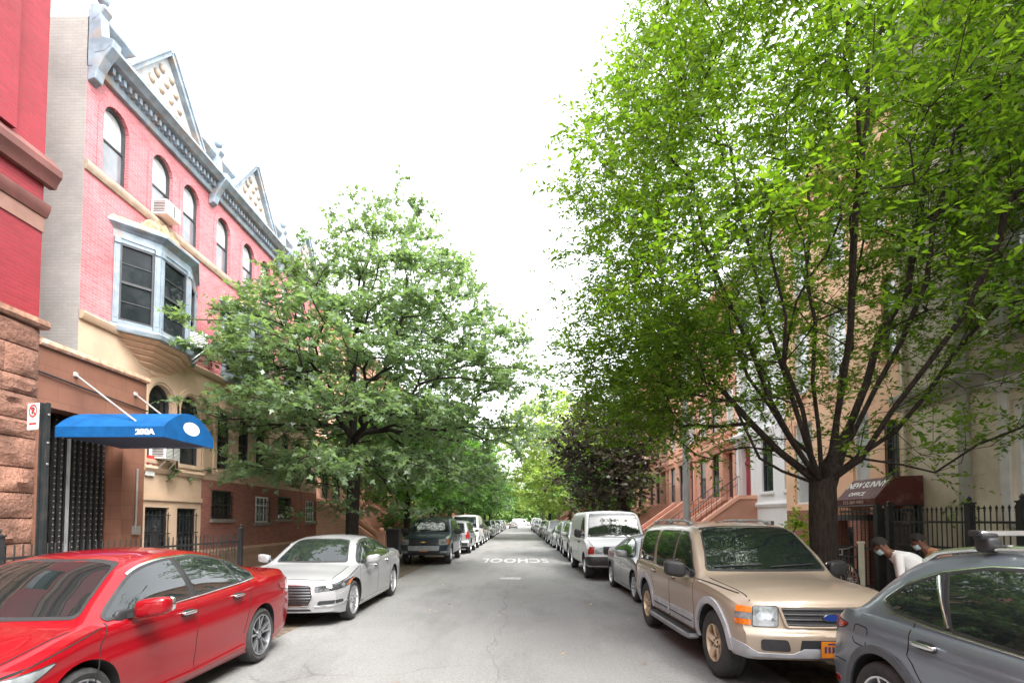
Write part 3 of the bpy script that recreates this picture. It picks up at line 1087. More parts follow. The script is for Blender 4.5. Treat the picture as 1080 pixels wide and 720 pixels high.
    mb = MB(); c.put(mb, 'front', [(-.35, .46), (.35, .46), (.33, .585), (-.33, .585)], .004, .05); c.done(mb, 'bumper_intake', M_DARK)
    c.lips(.075, .022, trim, ends=(-8, 178))
    c.plate('front', -.02 + .02, .50)
    # oval badge
    h, n = c.proj('front', 0, .80)
    mb = MB()
    for r_, d, m in ((1, .012, 1), (.88, .017, 0)):
        mb.add([(math.cos(k * PI / 12) * .095 * r_, h.y - .012 - d, .80 + math.sin(k * PI / 12) * .04 * r_) for k in range(24)] + [(math.cos(k * PI / 12) * .095 * r_, h.y + .01, .80 + math.sin(k * PI / 12) * .04 * r_) for k in range(24)],
               [tuple(range(24))] + [(k, (k + 1) % 24, 24 + (k + 1) % 24, 24 + k) for k in range(24)], m)
    c.done(mb, 'badge', [pmat('badge blue', (.01, .03, .14), rough=.2, coat=1), M_CHROME])
    # wiper blades
    mb = MB()
    for x0, x1 in ((-.65, -.05), (.05, .62)):
        pth = []
        for t in np.linspace(0, 1, 6):
            h, n = c.proj('front', x0 + (x1 - x0) * t, 1.185 + .03 * t); pth.append(h + n * .02)
        mb.tube(pth, .009, 5)
    c.done(mb, 'wiper', M_DARK)
    tail_kit(c, [(.78, 4.7, .85), (.86, 4.5, .85), (.84, 4.5, 1.3), (.76, 4.7, 1.3)], bumper=[(-.8, .45), (.8, .45), (.8, .62), (-.8, .62)], plate=.8)
    return c.root


def grey_suv():
    pt = paint_mat('slate grey paint', (.15, .172, .20), metal=.6, rough=.33, flake=.2)
    P = suv_spec('parked_suv', pt, 4.66, .945, 1.635, .88, 3.70, .365, .26, .405, hood=1.0, cowl=1.06, s_cowl=1.25, s_roof=2.15, belt=1.03, bot=.30, tail_in=.55, roof_w=.68, hood_front=.88, s_rear=4.12, style='twin', spokes=5, bowr=.34, bowf=.25)
    P['step'] = .035
    P['lr'] = 1.1; P['pr'] = 2.4
    P['side'] = [(0, .95), (.08, .97), (.25, .975), (.45, .985), (.62, .995), (.70, .992), (.755, 1.0), (.80, .985), (.9, .975), (.97, .965), (1, .945)]
    P['tail'] = [(0, .12), (.35, .03), (.6, .0), (.75, .04), (.95, .05), (1.05, .10), (1.6, .14)]
    P['belt'] = [(0, .74), (.3, .84), (1.25, .985), (2.6, 1.02), (3.9, 1.045), (4.4, 1.05), (4.66, .95)]
    P['top'] = [(0, .82), (.07, .88), (.3, .94), (.8, 1.0), (1.25, 1.06), (1.7, 1.31), (2.15, 1.54), (2.5, 1.605), (2.85, 1.63), (3.2, 1.61), (3.5, 1.57), (3.70, 1.51), (3.84, 1.43), (4.1, 1.24), (4.35, 1.09), (4.55, 1.02), (4.66, .95)]
    P['wt'] = [(0, .72), (.3, .78), (1, .80), (1.25, .80), (2.15, .68), (2.6, .65), (3.4, .635), (3.75, .64), (4.1, .70), (4.66, .72)]
    dlo = [(1.62, 1.03), (2.6, 1.055), (3.25, 1.08), (3.64, 1.11), (3.78, 1.18), (3.62, 1.31), (3.35, 1.42), (3.0, 1.485), (2.6, 1.505), (2.3, 1.475), (2.05, 1.39), (1.75, 1.18)]
    P['dlo'] = dlo; P['dlo_chrome'] = M_CHROME
    P['glass'] = dlo_glass(dlo, [(2.5, 2.5, .04), (3.10, 3.34, .03)])
    P['ws'] = [(-.70, 1.09), (.70, 1.09), (.66, 1.25), (.565, 1.53), (.3, 1.56), (-.3, 1.56), (-.565, 1.53), (-.66, 1.25)]
    P['rw'] = [(-.62, 1.12), (.62, 1.12), (.55, 1.42), (-.55, 1.42)]
    P['gr'] = .05
    P['gaps'] = [[(1.42, .36), (1.40, .7), (1.5, 1.0)], [(2.46, .36), (2.47, 1.05)], [(3.14, .5), (3.26, .68), (3.40, .86), (3.42, 1.08)], [(1.42, .36), (2.5, .35), (3.1, .37)], [(4.16, .62), (4.30, .62), (4.46, .60)]]
    P['handles'] = [(2.28, .93), (3.24, .955)]
    P['mirror'] = (1.72, 1.07, .115, .075, .075)
    c = Car(P)
    c.common(handle_mat=M_CHROME)
    front_kit(c, [(-.4, .5), (.4, .5), (.5, .66), (.42, .82), (-.42, .82), (-.5, .66)], [(.55, .12, .70), (.8, .3, .72), (.88, .6, .78), (.86, .6, .85), (.6, .2, .82)], slats=6, slat_mat=M_CHROME, grille_frame=M_CHROME)
    tail_kit(c, [(.45, 4.5, .87), (.75, 4.35, .87), (.86, 4.16, .90), (.865, 4.1, .94), (.75, 4.35, .97), (.45, 4.55, .97)], bumper=[(-.7, .36), (.7, .36), (.7, .52), (-.7, .52)], plate=.78)
    clad = pmat('arch cladding', (.065, .07, .078), rough=.45, metal=.3, var=.1, scale=8)
    c.lips(.06, .014, clad, ends=(-12, 190))
    for sd, sg in (('left', -1), ('right', 1)):
        mb = MB(); c.strip(mb, sd, [(1.34, .29), (2.3, .29), (3.22, .30)], [(1.34, .37), (2.3, .36), (3.22, .37)], .016, 0, 8); c.done(mb, 'side_skirt', clad)
        # fuel flap seam on the right-hand rear quarter
        mb = MB(); c.line(mb, sd, round_poly([(3.86, .80), (4.03, .81), (4.02, .96), (3.85, .95)], .04), .009, .0015, 0, 1, closed=True); c.done(mb, 'fuel_flap', M_GAP)
        mb = MB(); c.line(mb, sd, [(3.13, 1.09), (3.36, 1.40)], .02, .011, 0, 8); c.done(mb, 'pillar_trim', M_CHROME)
        mb = MB(); c.put(mb, sd, round_poly([(4.28, .42), (4.42, .42), (4.40, .47), (4.28, .47)], .015), .006, .04); c.done(mb, 'side_reflector', M_RED)
        mb = MB(); pth = []
        S = np.linspace(2.0, 3.66, 13)
        for i, s in enumerate(S):
            h, n = c.proj('top', sg * .60, float(s)); e = .0 if i in (0, 12) else .035
            pth.append((h.x, h.y, h.z + e))
        mb.tube(pth, .02, 8); c.done(mb, 'roof_rail', M_CHROME)
    # two crossbars with their feet
    for s in (2.35, 3.12):
        mb = MB(); hz = []
        for sg in (-1, 1):
            h, n = c.proj('top', sg * .60, s)
            mb.superbox((sg * .60, s, h.z + .062), (.05, .06, .05), .5, 16, 10, 1)
            mb.superbox((sg * .615, s, h.z + .115), (.06, .045, .028), .5, 16, 8, 1)
            hz.append(h.z)
        mb.superbox((0, s, hz[0] + .135), (.68, .042, .017), .3, 24, 8, 0)
        for sg in (-1, 1): mb.superbox((sg * .683, s, hz[0] + .135), (.012, .046, .021), .5, 12, 8, 1)
        c.done(mb, 'roof_bar', [M_ALLOY, M_DARK], smooth=40)
    return c.root


def blue_truck():
    pt = paint_mat('dark blue paint', (.020, .030, .042), metal=.3, rough=.3, flake=.15, coat=.5, dirt=.25)
    grey = pmat('truck grey cladding', (.20, .21, .225), rough=.5, metal=.2, var=.12, scale=7)
    P = suv_spec('parked_pickup_truck', pt, 5.6, 1.0, 1.92, 1.0, 4.28, .40, .23, .46, hood=1.2, cowl=1.24, s_cowl=1.5, s_roof=2.15, belt=1.16, bot=.42, tail_in=.2, roof_w=.74, hood_front=1.08, s_rear=4.4, style='fat')
    P['top'] = [(0, 1.02), (.06, 1.08), (.3, 1.13), (.9, 1.2), (1.5, 1.24), (1.83, 1.56), (2.15, 1.84), (2.5, 1.905), (3.2, 1.92), (4.1, 1.90), (4.35, 1.85), (4.6, 1.55), (5.0, 1.33), (5.55, 1.24), (5.6, 1.18)]
    P['wt'] = [(0, .80), (.3, .85), (1.3, .88), (1.5, .88), (2.15, .77), (2.6, .74), (4.3, .74), (4.8, .86), (5.6, .88)]
    P['nose'] = [(0, .15), (.4, .06), (.5, 0), (.75, .0), (.85, .04), (1.1, .08), (1.3, .2)]
    z0, z1 = 1.2, 1.74
    add_box_windows(P, [[(1.72, z0), (2.75, z0 + .01), (2.76, z1), (2.4, z1), (2.12, z1 - .12)], [(2.86, z0 + .01), (3.85, z0 + .02), (3.88, z1), (2.87, z1)]],
                    [(-.80, 1.28), (.80, 1.28), (.76, 1.4), (.66, 1.80), (.3, 1.83), (-.3, 1.83), (-.66, 1.80), (-.76, 1.4)], [(-.6, 1.4), (.6, 1.4), (.56, 1.78), (-.56, 1.78)])
    P['gaps'] = [[(1.62, .5), (1.62, 1.16)], [(2.8, .5), (2.8, 1.75)], [(3.92, .7), (3.95, 1.75)], [(4.45, .6), (4.5, 1.2)]]
    P['top_gaps'] = [[(.80, .25), (.84, .8), (.84, 1.4)]]
    P['handles'] = [(2.6, 1.06), (3.75, 1.07)]; P['mirror'] = (1.86, 1.27, .15, .08, .125)
    c = Car(P); c.common(mirror_mat=M_DARK)
    front_kit(c, [(-.52, .80), (.52, .80), (.56, 1.02), (-.56, 1.02)], [(.60, .08, .80), (.86, .2, .80), (.92, .36, .84), (.92, .38, 1.01), (.62, .08, 1.02)], slats=2, slat_mat=pt, grille_frame=pt)
    for sg in (1, -1):
        mb = MB(); c.put(mb, 'nose', [(sg * x, s, z) for x, s, z in [(.88, .24, .82), (.93, .4, .84), (.93, .42, 1.0), (.88, .24, 1.0)]], .011, .05); c.done(mb, 'turn_signal', M_AMBER)
        mb = MB(); c.put(mb, 'nose', round_poly(c.angle('nose', [(sg * .64, .06, .48), (sg * .86, .22, .48), (sg * .86, .22, .56), (sg * .64, .06, .56)]), .03), .016, .04); c.done(mb, 'fog_lamp', M_LAMP)
    mb = MB(); c.put(mb, 'front', [(-.60, .58), (.60, .58), (.62, .76), (-.62, .76)], .03, .06); c.done(mb, 'bumper_bar', grey)
    mb = MB(); c.put(mb, 'front', [(-.55, .43), (.55, .43), (.55, .56), (-.55, .56)], .005, .06); c.done(mb, 'bumper_intake', M_DARK)
    # gold cross-shaped badge on the body-coloured bar
    h, n = c.proj('front', 0, .91)
    mb = MB(); y = h.y - .03
    for pl in ([(-.10, .90), (-.03, .90), (-.02, .885), (.05, .885), (.04, .90), (.11, .90), (.095, .925), (.025, .925), (.015, .94), (-.055, .94), (-.045, .925), (-.115, .925)],):
        n_ = len(pl)
        mb.add([(a, y - .012, b) for a, b in pl] + [(a, y + .03, b) for a, b in pl], [tuple(range(n_))] + [(k, (k + 1) % n_, n_ + (k + 1) % n_, n_ + k) for k in range(n_)])
    c.done(mb, 'badge', pmat('badge gold', (.6, .42, .14), rough=.25, metal=.8))
    c.plate('front', -.0, .60 + .02)
    c.lips(.07, .016, grey)
    for sd, sg in (('left', -1), ('right', 1)):
        mb = MB(); c.strip(mb, sd, [(1.5, .40), (2.6, .40), (3.75, .40)], [(1.5, .54), (2.6, .54), (3.75, .54)], .02, 0, 6); c.done(mb, 'side_skirt', grey)
        mb = MB(); pth = []
        for i, s in enumerate(np.linspace(2.5, 4.2, 9)):
            h, n = c.proj('top', sg * .62, float(s)); pth.append((h.x, h.y, h.z + (0 if i in (0, 8) else .05)))
        mb.tube(pth, .018, 6); c.done(mb, 'roof_rail', M_DARK)
    # sun shade of crumpled silver foil behind the windscreen
    foil = pmat('foil sunshade', (.30, .31, .32), rough=.35, metal=.3, var=.75, scale=9, bstr=.8, bscale=16, bdist=.03)
    mb = MB(); c.put(mb, 'front', round_poly([(-.58, 1.35), (-.2, 1.40), (.1, 1.34), (.62, 1.36), (.60, 1.55), (.50, 1.70), (.22, 1.62), (.04, 1.71), (-.2, 1.60), (-.44, 1.70), (-.60, 1.52)], .08), .0075, .05); c.done(mb, 'sun_shade', foil)
    return c.root


def white_van():
    pt = paint_mat('white van paint', (.42, .43, .44), rough=.4, coat=.5, flake=.03, dirt=.6)
    P = suv_spec('parked_van', pt, 5.5, 1.0, 2.1, .95, 4.45, .37, .21, .42, hood=1.17, cowl=1.22, s_cowl=.98, s_roof=1.55, belt=1.17, bot=.42, tail_in=.1, roof_w=.80, hood_front=1.02, style='disc', spokes=8, bowf=.16)
    P['side'] = [(0, .975), (.1, .985), (.4, 1.0), (.8, 1.0), (.95, .99), (1, .975)]
    P['nose'] = [(0, .14), (.4, .08), (.47, 0), (.66, 0), (.70, .06), (1.02, .10), (1.3, .2)]
    z0, z1 = 1.25, 1.86
    add_box_windows(P, [[(1.18, z0), (2.02, z0), (2.02, z1), (1.66, z1), (1.5, z1 - .1)]],
                    [(-.83, 1.27), (.83, 1.27), (.80, 1.4), (.72, 1.96), (.3, 1.99), (-.3, 1.99), (-.72, 1.96), (-.80, 1.4)], [(-.7, 1.3), (.7, 1.3), (.66, 1.85), (-.66, 1.85)])
    P['gaps'] = [[(1.1, .5), (1.1, 1.22)], [(2.1, .5), (2.1, 1.95)], [(2.25, .5), (2.25, 1.95)], [(3.6, .5), (3.6, 1.95)], [(2.25, .72), (3.6, .72)], [(2.25, 1.28), (3.6, 1.28)]]
    P['top_gaps'] = [[(.80, .2), (.86, .5), (.87, .9)]]
    P['handles'] = [(1.95, 1.08)]; P['mirror'] = (1.28, 1.33, .11, .08, .14)
    c = Car(P); c.common(handle_mat=M_DARK, mirror_mat=M_DARK)
    front_kit(c, [(-.50, .78), (.50, .78), (.52, .98), (-.52, .98)], [(.56, .06, .79), (.78, .12, .79), (.78, .12, .96), (.56, .06, .96)], slats=4, grille_frame=M_DARK)
    for sg in (1, -1):
        mb = MB(); c.put(mb, 'nose', [(sg * x, s, z) for x, s, z in [(.80, .14, .77), (.93, .3, .77), (.93, .3, .98), (.80, .14, .98)]], .01, .05); c.done(mb, 'turn_signal', M_AMBER if sg > 0 else M_RED)
    mb = MB(); c.put(mb, 'nose', [(-.95, .45, .46), (-.5, .05, .46), (.5, .05, .46), (.95, .45, .46), (.95, .45, .68), (.5, .05, .68), (-.5, .05, .68), (-.95, .45, .68)], .03, .06); c.done(mb, 'front_bumper', M_DARK)
    mb = MB()
    for x0, x1 in ((-.7, -.1), (.0, .62)):
        pth = []
        for t in np.linspace(0, 1, 6):
            h, n = c.proj('front', x0 + (x1 - x0) * t, 1.3 + .04 * t); pth.append(h + n * .02)
        mb.tube(pth, .012, 5)
    c.done(mb, 'wiper', M_DARK)
    tail_kit(c, [(.90, 5.3, .9), (.98, 5.1, .9), (.96, 5.1, 1.3), (.88, 5.3, 1.3)], bumper=[(-.85, .45), (.85, .45), (.85, .62), (-.85, .62)], plate=.8)
    return c.root


def plain_suv(paint):
    P = suv_spec('parked_suv', paint, 4.75, .93, 1.78, .9, 3.72, .365, .22, .42, hood=1.08, cowl=1.13, s_cowl=1.25, s_roof=1.95, belt=1.06, bot=.38, tail_in=.28, roof_w=.73, hood_front=.97)
    P['step'] = .08
    z0, z1 = 1.10, 1.6
    add_box_windows(P, [[(1.48, z0), (2.4, z0), (2.42, z1), (2.15, z1), (1.9, z1 - .1)], [(2.5, z0), (3.3, z0), (3.35, z1), (2.5, z1)], [(3.45, z0 + .03), (4.25, z0 + .03), (4.25, z1), (3.5, z1)]],
                    [(-.74, 1.17), (.74, 1.17), (.60, 1.66), (.3, 1.69), (-.3, 1.69), (-.60, 1.66)], [(-.64, 1.12), (.64, 1.12), (.58, 1.6), (-.58, 1.6)])
    P['gaps'] = [[(1.42, .45), (1.44, 1.07)], [(2.45, .45), (2.45, 1.6)], [(3.4, .8), (3.42, 1.6)]]
    P['handles'] = []; P['mirror'] = (1.64, 1.13, .12, .07, .09)
    c = Car(P); c.common()
    front_kit(c, [(-.5, .68), (.5, .68), (.52, .88), (-.52, .88)], [(.56, .06, .70), (.82, .2, .70), (.86, .3, .88), (.58, .08, .88)], slats=3, slat_mat=M_CHROME, lower=[[(-.6, .42), (.6, .42), (.6, .54), (-.6, .54)]])
    tail_kit(c, [(.70, 4.6, .82), (.86, 4.4, .82), (.85, 4.4, 1.16), (.70, 4.6, 1.16)], bumper=[(-.8, .44), (.8, .44), (.8, .60), (-.8, .60)], plate=.80)
    c.lips(.05, .012, M_DARK)
    return c.root


def plain_sedan(paint, L=4.6, H=1.45):
    P = sedan_spec('parked_sedan', paint, L=L, W=.90, H=H, wf=.9, wr=.9 + 2.65, rad=.32, rim=.22, spokes=7, style='single')
    P['step'] = .08; P['handles'] = []
    c = Car(P); c.common()
    front_kit(c, [(-.45, .5), (.45, .5), (.5, .64), (-.5, .64)], [(.5, .1, .58), (.75, .25, .60), (.84, .55, .70), (.6, .2, .68)], slats=3, slat_mat=M_CHROME, lower=[[(-.55, .27), (.55, .27), (.5, .4), (-.5, .4)]])
    k = L / 4.89
    tail_kit(c, [(.42, 4.75 * k, .82), (.8, 4.6 * k, .80), (.86, 4.25 * k, .86), (.75, 4.55 * k, .95), (.42, 4.8 * k, .95)], plate=.7)
    return c.root


def plain_van(paint):
    P = suv_spec('parked_van', paint, 5.4, .98, 2.15, .95, 4.3, .36, .21, .41, hood=1.2, cowl=1.25, s_cowl=.95, s_roof=1.6, belt=1.18, bot=.4, tail_in=.1, roof_w=.80, hood_front=1.0, style='disc', spokes=8)
    P['step'] = .08
    z0, z1 = 1.26, 1.85
    add_box_windows(P, [[(1.2, z0), (2.05, z0), (2.05, z1), (1.7, z1), (1.5, z1 - .1)]], [(-.8, 1.3), (.8, 1.3), (.70, 1.98), (-.70, 1.98)], [(-.7, 1.3), (.7, 1.3), (.66, 1.9), (-.66, 1.9)])
    P['gaps'] = [[(2.15, .5), (2.15, 1.95)], [(3.6, .5), (3.6, 1.95)]]; P['handles'] = []; P['mirror'] = (1.3, 1.35, .11, .08, .14)
    c = Car(P); c.common(mirror_mat=M_DARK)
    front_kit(c, [(-.5, .7), (.5, .7), (.5, .9), (-.5, .9)], [(.56, .06, .74), (.85, .2, .74), (.85, .2, .94), (.56, .06, .94)], slats=3, lower=[[(-.7, .42), (.7, .42), (.7, .6), (-.7, .6)]])
    tail_kit(c, [(.86, 5.2, .9), (.95, 5.0, .9), (.94, 5.0, 1.4), (.85, 5.2, 1.4)], plate=.8)
    return c.root


def place(car, x, y, label, group, rz=0.0, cat=None):
    """x of the car's middle, y of its middle"""
    car.location = (x, y, .004); car.rotation_euler = (0, 0, rz)
    tag(car, label, cat, group)
    return car
# ------------------------------------------------------------------ trees
def bark_mat(name, base):
    if name in _M: return _M[name]
    mt, nt, ns, ln, b = nodes(name)
    setp(b, rough=.9, spec=.2)
    co = wpos(nt)
    mp = ns.new('ShaderNodeMapping'); mp.inputs['Scale'].default_value = (1, 1, .22); ln.new(co, mp.inputs[0])
    f = noise(nt, mp.outputs[0], 28, 6, .65, .3, .7)
    col = mix_col(nt, [x * .45 for x in base], [min(1, x * 1.5) for x in base], f)
    col = mix_col(nt, col, (base[0] * 1.6, base[1] * 1.7, base[2] * 1.7), noise(nt, co, 3, 5, .6, .58, .75))
    ln.new(col, b.inputs['Base Color'])
    bump(nt, b, f, .9, .03)
    _M[name] = mt
    return mt


def grow(rng, base, nodes0, par0, pts, bf=.35, seg=.38, wobble=.05):
    """join every point of the crown to the growing branches, near ones first"""
    P = [np.array(p, float) for p in nodes0]; par = list(par0)
    pos = np.zeros((40000, 3)); dist = np.zeros(40000); n = len(P)
    for i, p in enumerate(P):
        pos[i] = p
        dist[i] = 0 if par[i] < 0 else dist[par[i]] + np.linalg.norm(p - pos[par[i]])
    par = par + [0] * (40000 - n)
    start = n
    root = pos[0]
    order = np.argsort(np.linalg.norm(pts - pos[n - 1 if n < 6 else 2], axis=1))
    tips = []
    for i in order:
        q = pts[i]
        d = np.linalg.norm(pos[:n] - q, axis=1)
        up = np.clip(pos[:n, 2] - q[2] + .1, 0, None)             # branches rarely turn downwards
        cost = d + bf * dist[:n] + .5 * up
        cost[:skip_nodes[0]] += 50
        j = int(np.argmin(cost))
        L = d[j]
        k = max(1, int(L / seg))
        prev = j
        a = pos[j].copy()
        dirp = (pos[j] - pos[par[j]]) if par[j] >= 0 else np.array([0, 0, 1.])
        dirp = dirp / (np.linalg.norm(dirp) + 1e-9)
        for s in range(1, k + 1):
            t = s / k
            p = a + (q - a) * t + dirp * L * .22 * t * (1 - t) * 2
            if s < k: p = p + rng.normal(0, wobble * min(1, L * .6), 3)
            pos[n] = p; par[n] = prev
            dist[n] = dist[prev] + np.linalg.norm(p - pos[prev])
            prev = n; n += 1
            if n >= 39990: break
        tips.append(prev)
        if n >= 39990: break
    return pos[:n], par[:n], tips


skip_nodes = [0]


def radii(pos, par, tips, r0, rt, expo=2.3):
    n = len(pos)
    w = np.zeros(n); w[tips] += 1
    for i in range(n - 1, 0, -1):
        if w[i] == 0: w[i] = .6
        w[par[i]] += w[i]
    r = w ** (1 / expo)
    r = r / r[0] * r0
    return np.maximum(r, rt)


def branch_mesh(name, pos, par, r, mat, parent, minr=.0, flare=1.0):
    n = len(pos)
    kids = [[] for _ in range(n)]
    for i in range(1, n): kids[par[i]].append(i)
    mb = MB()
    stack = [(0, None)]
    while stack:
        i, pr = stack.pop()
        path, rs = ([], [])
        if pr is not None:
            path.append(pos[pr]); rs.append(min(r[pr], r[i] * 1.25))
        j = i
        while True:
            path.append(pos[j]); rs.append(r[j])
            ks = sorted(kids[j], key=lambda k: -r[k])
            for k in ks[1:]:
                if r[k] >= minr: stack.append((k, j))
            if not ks or r[ks[0]] < minr: break
            j = ks[0]
        if len(path) >= 2:
            rs[-1] *= .5
            R_ = max(rs)
            mb.tube(path, rs, 14 if R_ > .15 else 7 if R_ > .03 else 4 if R_ > .012 else 3, cap=False)
    return mb.build(name, mat, parent, smooth=80)


def leaf_mesh(name, rng, twig_a, twig_d, twig_l, per, size, mat, parent, droop=.25, shape='oval', up=.6, spread=.75, wood=None):
    """leaves set alternately along each twig; arrays of twig starts, directions and lengths"""
    T = len(twig_a)
    k = np.tile(np.arange(per), T)
    t = np.repeat(np.arange(T), per)
    f = (k + rng.uniform(.2, 1.0, len(k))) / per
    d = twig_d[t]
    ctr = twig_a[t] + d * (f * twig_l[t])[:, None] + rng.normal(0, .012, (len(k), 3))
    ctr[:, 2] -= droop * (f * twig_l[t]) ** 2
    side = np.cross(d, np.array([0, 0, 1.0]))
    side /= np.linalg.norm(side, axis=1)[:, None] + 1e-6
    sg = np.where(k % 2 == 0, 1.0, -1.0)[:, None]
    ax = d * .6 + side * sg * spread + rng.normal(0, .28, (len(k), 3))
    ax[:, 2] -= rng.uniform(.0, .5, len(k)) * (droop + .3)
    ax /= np.linalg.norm(ax, axis=1)[:, None]
    nrm = np.array([0, 0, 1.0]) * up + rng.normal(0, .42, (len(k), 3))
    w = np.cross(ax, nrm); w /= np.linalg.norm(w, axis=1)[:, None] + 1e-6
    nn = np.cross(w, ax)
    L = (size * rng.uniform(.5, 1.35, len(k)))[:, None]
    if shape == 'oval':       # long pointed leaf folded along its rib
        vs = np.stack([ctr, ctr + ax * L * .38 + w * L * .2 - nn * L * .05, ctr + ax * L - nn * L * .12, ctr + ax * L * .38 - w * L * .2 - nn * L * .05], 1)
        vs[:, 0] += nn * L * .0
        base = np.arange(len(k))[:, None] * 4
        fs = np.concatenate([base + np.array([[0, 1, 2]]), base + np.array([[0, 2, 3]])], 0)
    elif shape == 'lobed':    # oak: three pointed lobes
        vs = np.stack([ctr, ctr + ax * L * .35 + w * L * .48, ctr + ax * L * .5 + w * L * .14, ctr + ax * L * 1.0 - nn * L * .15, ctr + ax * L * .5 - w * L * .14, ctr + ax * L * .35 - w * L * .48], 1)
        base = np.arange(len(k))[:, None] * 6
        fs = np.concatenate([base + np.array([[0, 1, 2]]), base + np.array([[0, 2, 4]]), base + np.array([[2, 3, 4]]), base + np.array([[0, 4, 5]])], 0)
    else:
        vs = np.stack([ctr, ctr + ax * L * .45 + w * L * .36 - nn * L * .06, ctr + ax * L - nn * L * .1, ctr + ax * L * .45 - w * L * .36 - nn * L * .06], 1)
        base = np.arange(len(k))[:, None] * 4
        fs = np.concatenate([base + np.array([[0, 1, 2]]), base + np.array([[0, 2, 3]])], 0)
    vs = vs.reshape(-1, 3); nl = len(fs)
    if wood is not None:      # the twigs that carry the leaves
        fs = np.concatenate([fs, wood[1] + len(vs)], 0); vs = np.concatenate([vs, wood[0]], 0)
    me = np_mesh(name, vs, fs, mat)
    if wood is not None:
        mi = np.zeros(len(fs), dtype=np.int32); mi[nl:] = 1
        me.polygons.foreach_set('material_index', mi)
    return link(name, me, parent)


def crown_points(rng, n, profile, centre, squash=(1, 1), hollow=.45, lobes=5, lobe_amt=.18, seed_ph=0.0, dip=0.0, off=None, shells=None):
    """points through a crown whose radius at height z is profile(z); the outline is broken up by lobes"""
    z0, z1 = profile[0][0], profile[-1][0]
    f = curve(profile)
    ph = rng.uniform(0, 6.28, 8)
    pts = []
    zz = np.linspace(z0, z1, 60); aw = np.array([f(z) ** 2 + .05 for z in zz]); aw /= aw.sum()
    while len(pts) < n:
        z = rng.choice(zz, p=aw) + rng.uniform(-.1, .1)
        a = rng.uniform(0, 2 * PI)
        rr = f(min(max(z, z0), z1))
        l = 1 + lobe_amt * (math.sin(lobes * a + ph[0] + z * .9) * .6 + math.sin((lobes + 2) * a + ph[1] - z * 1.7) * .5 + math.sin(3 * z * 1.3 + ph[2] + a) * .5)
        u = hollow + (1 - hollow) * rng.uniform(0, 1) ** .7 if rng.uniform() < .8 else rng.uniform(.1, 1)
        rad = rr * l * u
        x, y = math.cos(a) * rad * squash[0], math.sin(a) * rad * squash[1]
        zq = z - dip * (rad / max(rr, .5)) ** 2
        ox, oy = off(z) if off else (0, 0)
        if shells:            # layered tiers
            s = z / shells
            zq += (math.floor(s) + .5 - s) * shells * .6
        pts.append((centre[0] + x + ox, centre[1] + y + oy, zq))
    return np.array(pts)


def twigs_at(rng, pos, par, ids, m, length, fan=.8, flat=.5, lift=.1):
    a, d, l = [], [], []
    for i in ids:
        b = pos[i] - pos[par[i]]
        b = b / (np.linalg.norm(b) + 1e-9)
        for _ in range(m):
            v = b * .7 + rng.normal(0, fan, 3) * np.array([1, 1, flat]) + np.array([0, 0, lift])
            v /= np.linalg.norm(v)
            a.append(pos[i] + rng.normal(0, .04, 3)); d.append(v); l.append(length * rng.uniform(.6, 1.3))
    return np.array(a), np.array(d), np.array(l)


def tree(name, label, group, seed, base, trunk, stems, pts, r0, leafm, barkm, per=10, twigs=3, tw_len=.45, leaf=.09, shape='oval', bf=.35, rt=.006, minr=.0, flat=.5, droop=.25, seg=.38, twig_wood=True, up=.6, thin=1.0, skip=2, extra_ids=0.0, cat='tree', expo=2.3, clump=.0):
    rng = np.random.default_rng(seed)
    root = empty(name, base, 0, label, cat, group)
    nodes0 = [tuple(p) for p in trunk]; par0 = [-1] + list(range(len(trunk) - 1))
    for st in stems:
        prev = st[0]
        for p in st[1:]:
            nodes0.append(tuple(p)); par0.append(prev); prev = len(nodes0) - 1
    skip_nodes[0] = skip
    b = np.array(base)
    pos, par, tips = grow(rng, base, nodes0, par0, pts, bf, seg)
    r = radii(pos, par, tips, r0, rt, expo)
    # root flare
    ids = [t for t in tips if rng.uniform() < thin]
    if extra_ids:
        cand = [i for i in range(len(nodes0), len(pos)) if r[i] < .02]
        ids += [i for i in cand if rng.uniform() < extra_ids]
    a, d, l = twigs_at(rng, pos, par, ids, twigs, tw_len, .75, flat)
    p0 = pos - b
    flare = r.copy()
    mb_pos = list(p0)
    o = branch_mesh('trunk', np.array(mb_pos), par, flare, barkm, root, minr)
    if twig_wood:
        tv, tf = [], []
        e = a - b + d * l[:, None]; e[:, 2] -= droop * l ** 2
        s = np.cross(d, np.array([0, 0, 1.0])); s /= np.linalg.norm(s, axis=1)[:, None] + 1e-6
        q = a - b
        w = rt * .7
        up_ = np.array([0, 0, 1.0])
        vs = np.stack([q + s * w, q - s * w * .5 + up_ * w, q - s * w * .5 - up_ * w, e], 1).reshape(-1, 3)
        bs = np.arange(len(q))[:, None] * 4
        fs = np.concatenate([bs + np.array([[0, 1, 3]]), bs + np.array([[1, 2, 3]]), bs + np.array([[2, 0, 3]])], 0)
        wood = (vs, fs)
    c = leaf_mesh('crown', rng, a - b, d, l, per, leaf, [leafm, barkm], root, droop, shape, up, wood=wood if twig_wood else None)
    return root


def shrub(name, label, seed, base, size, leafm, barkm, n=90, per=8, leaf=.09, shape='round', group=None, cat='shrub'):
    rng = np.random.default_rng(seed)
    pts = []
    for _ in range(n):
        v = rng.normal(0, 1, 3); v /= np.linalg.norm(v); v *= rng.uniform(.35, 1) ** .6
        pts.append((base[0] + v[0] * size[0], base[1] + v[1] * size[1], base[2] + size[2] * (.62 + .42 * v[2])))
    return tree(name, label, group, seed, base, [base, (base[0], base[1], base[2] + size[2] * .12), (base[0] + .02, base[1], base[2] + size[2] * .25)], [], np.array(pts), .03, leafm, barkm, per, 2, .22, leaf, shape, .3, .003, 0, .9, .1, .2, True, .6, 1, 1, cat=cat)
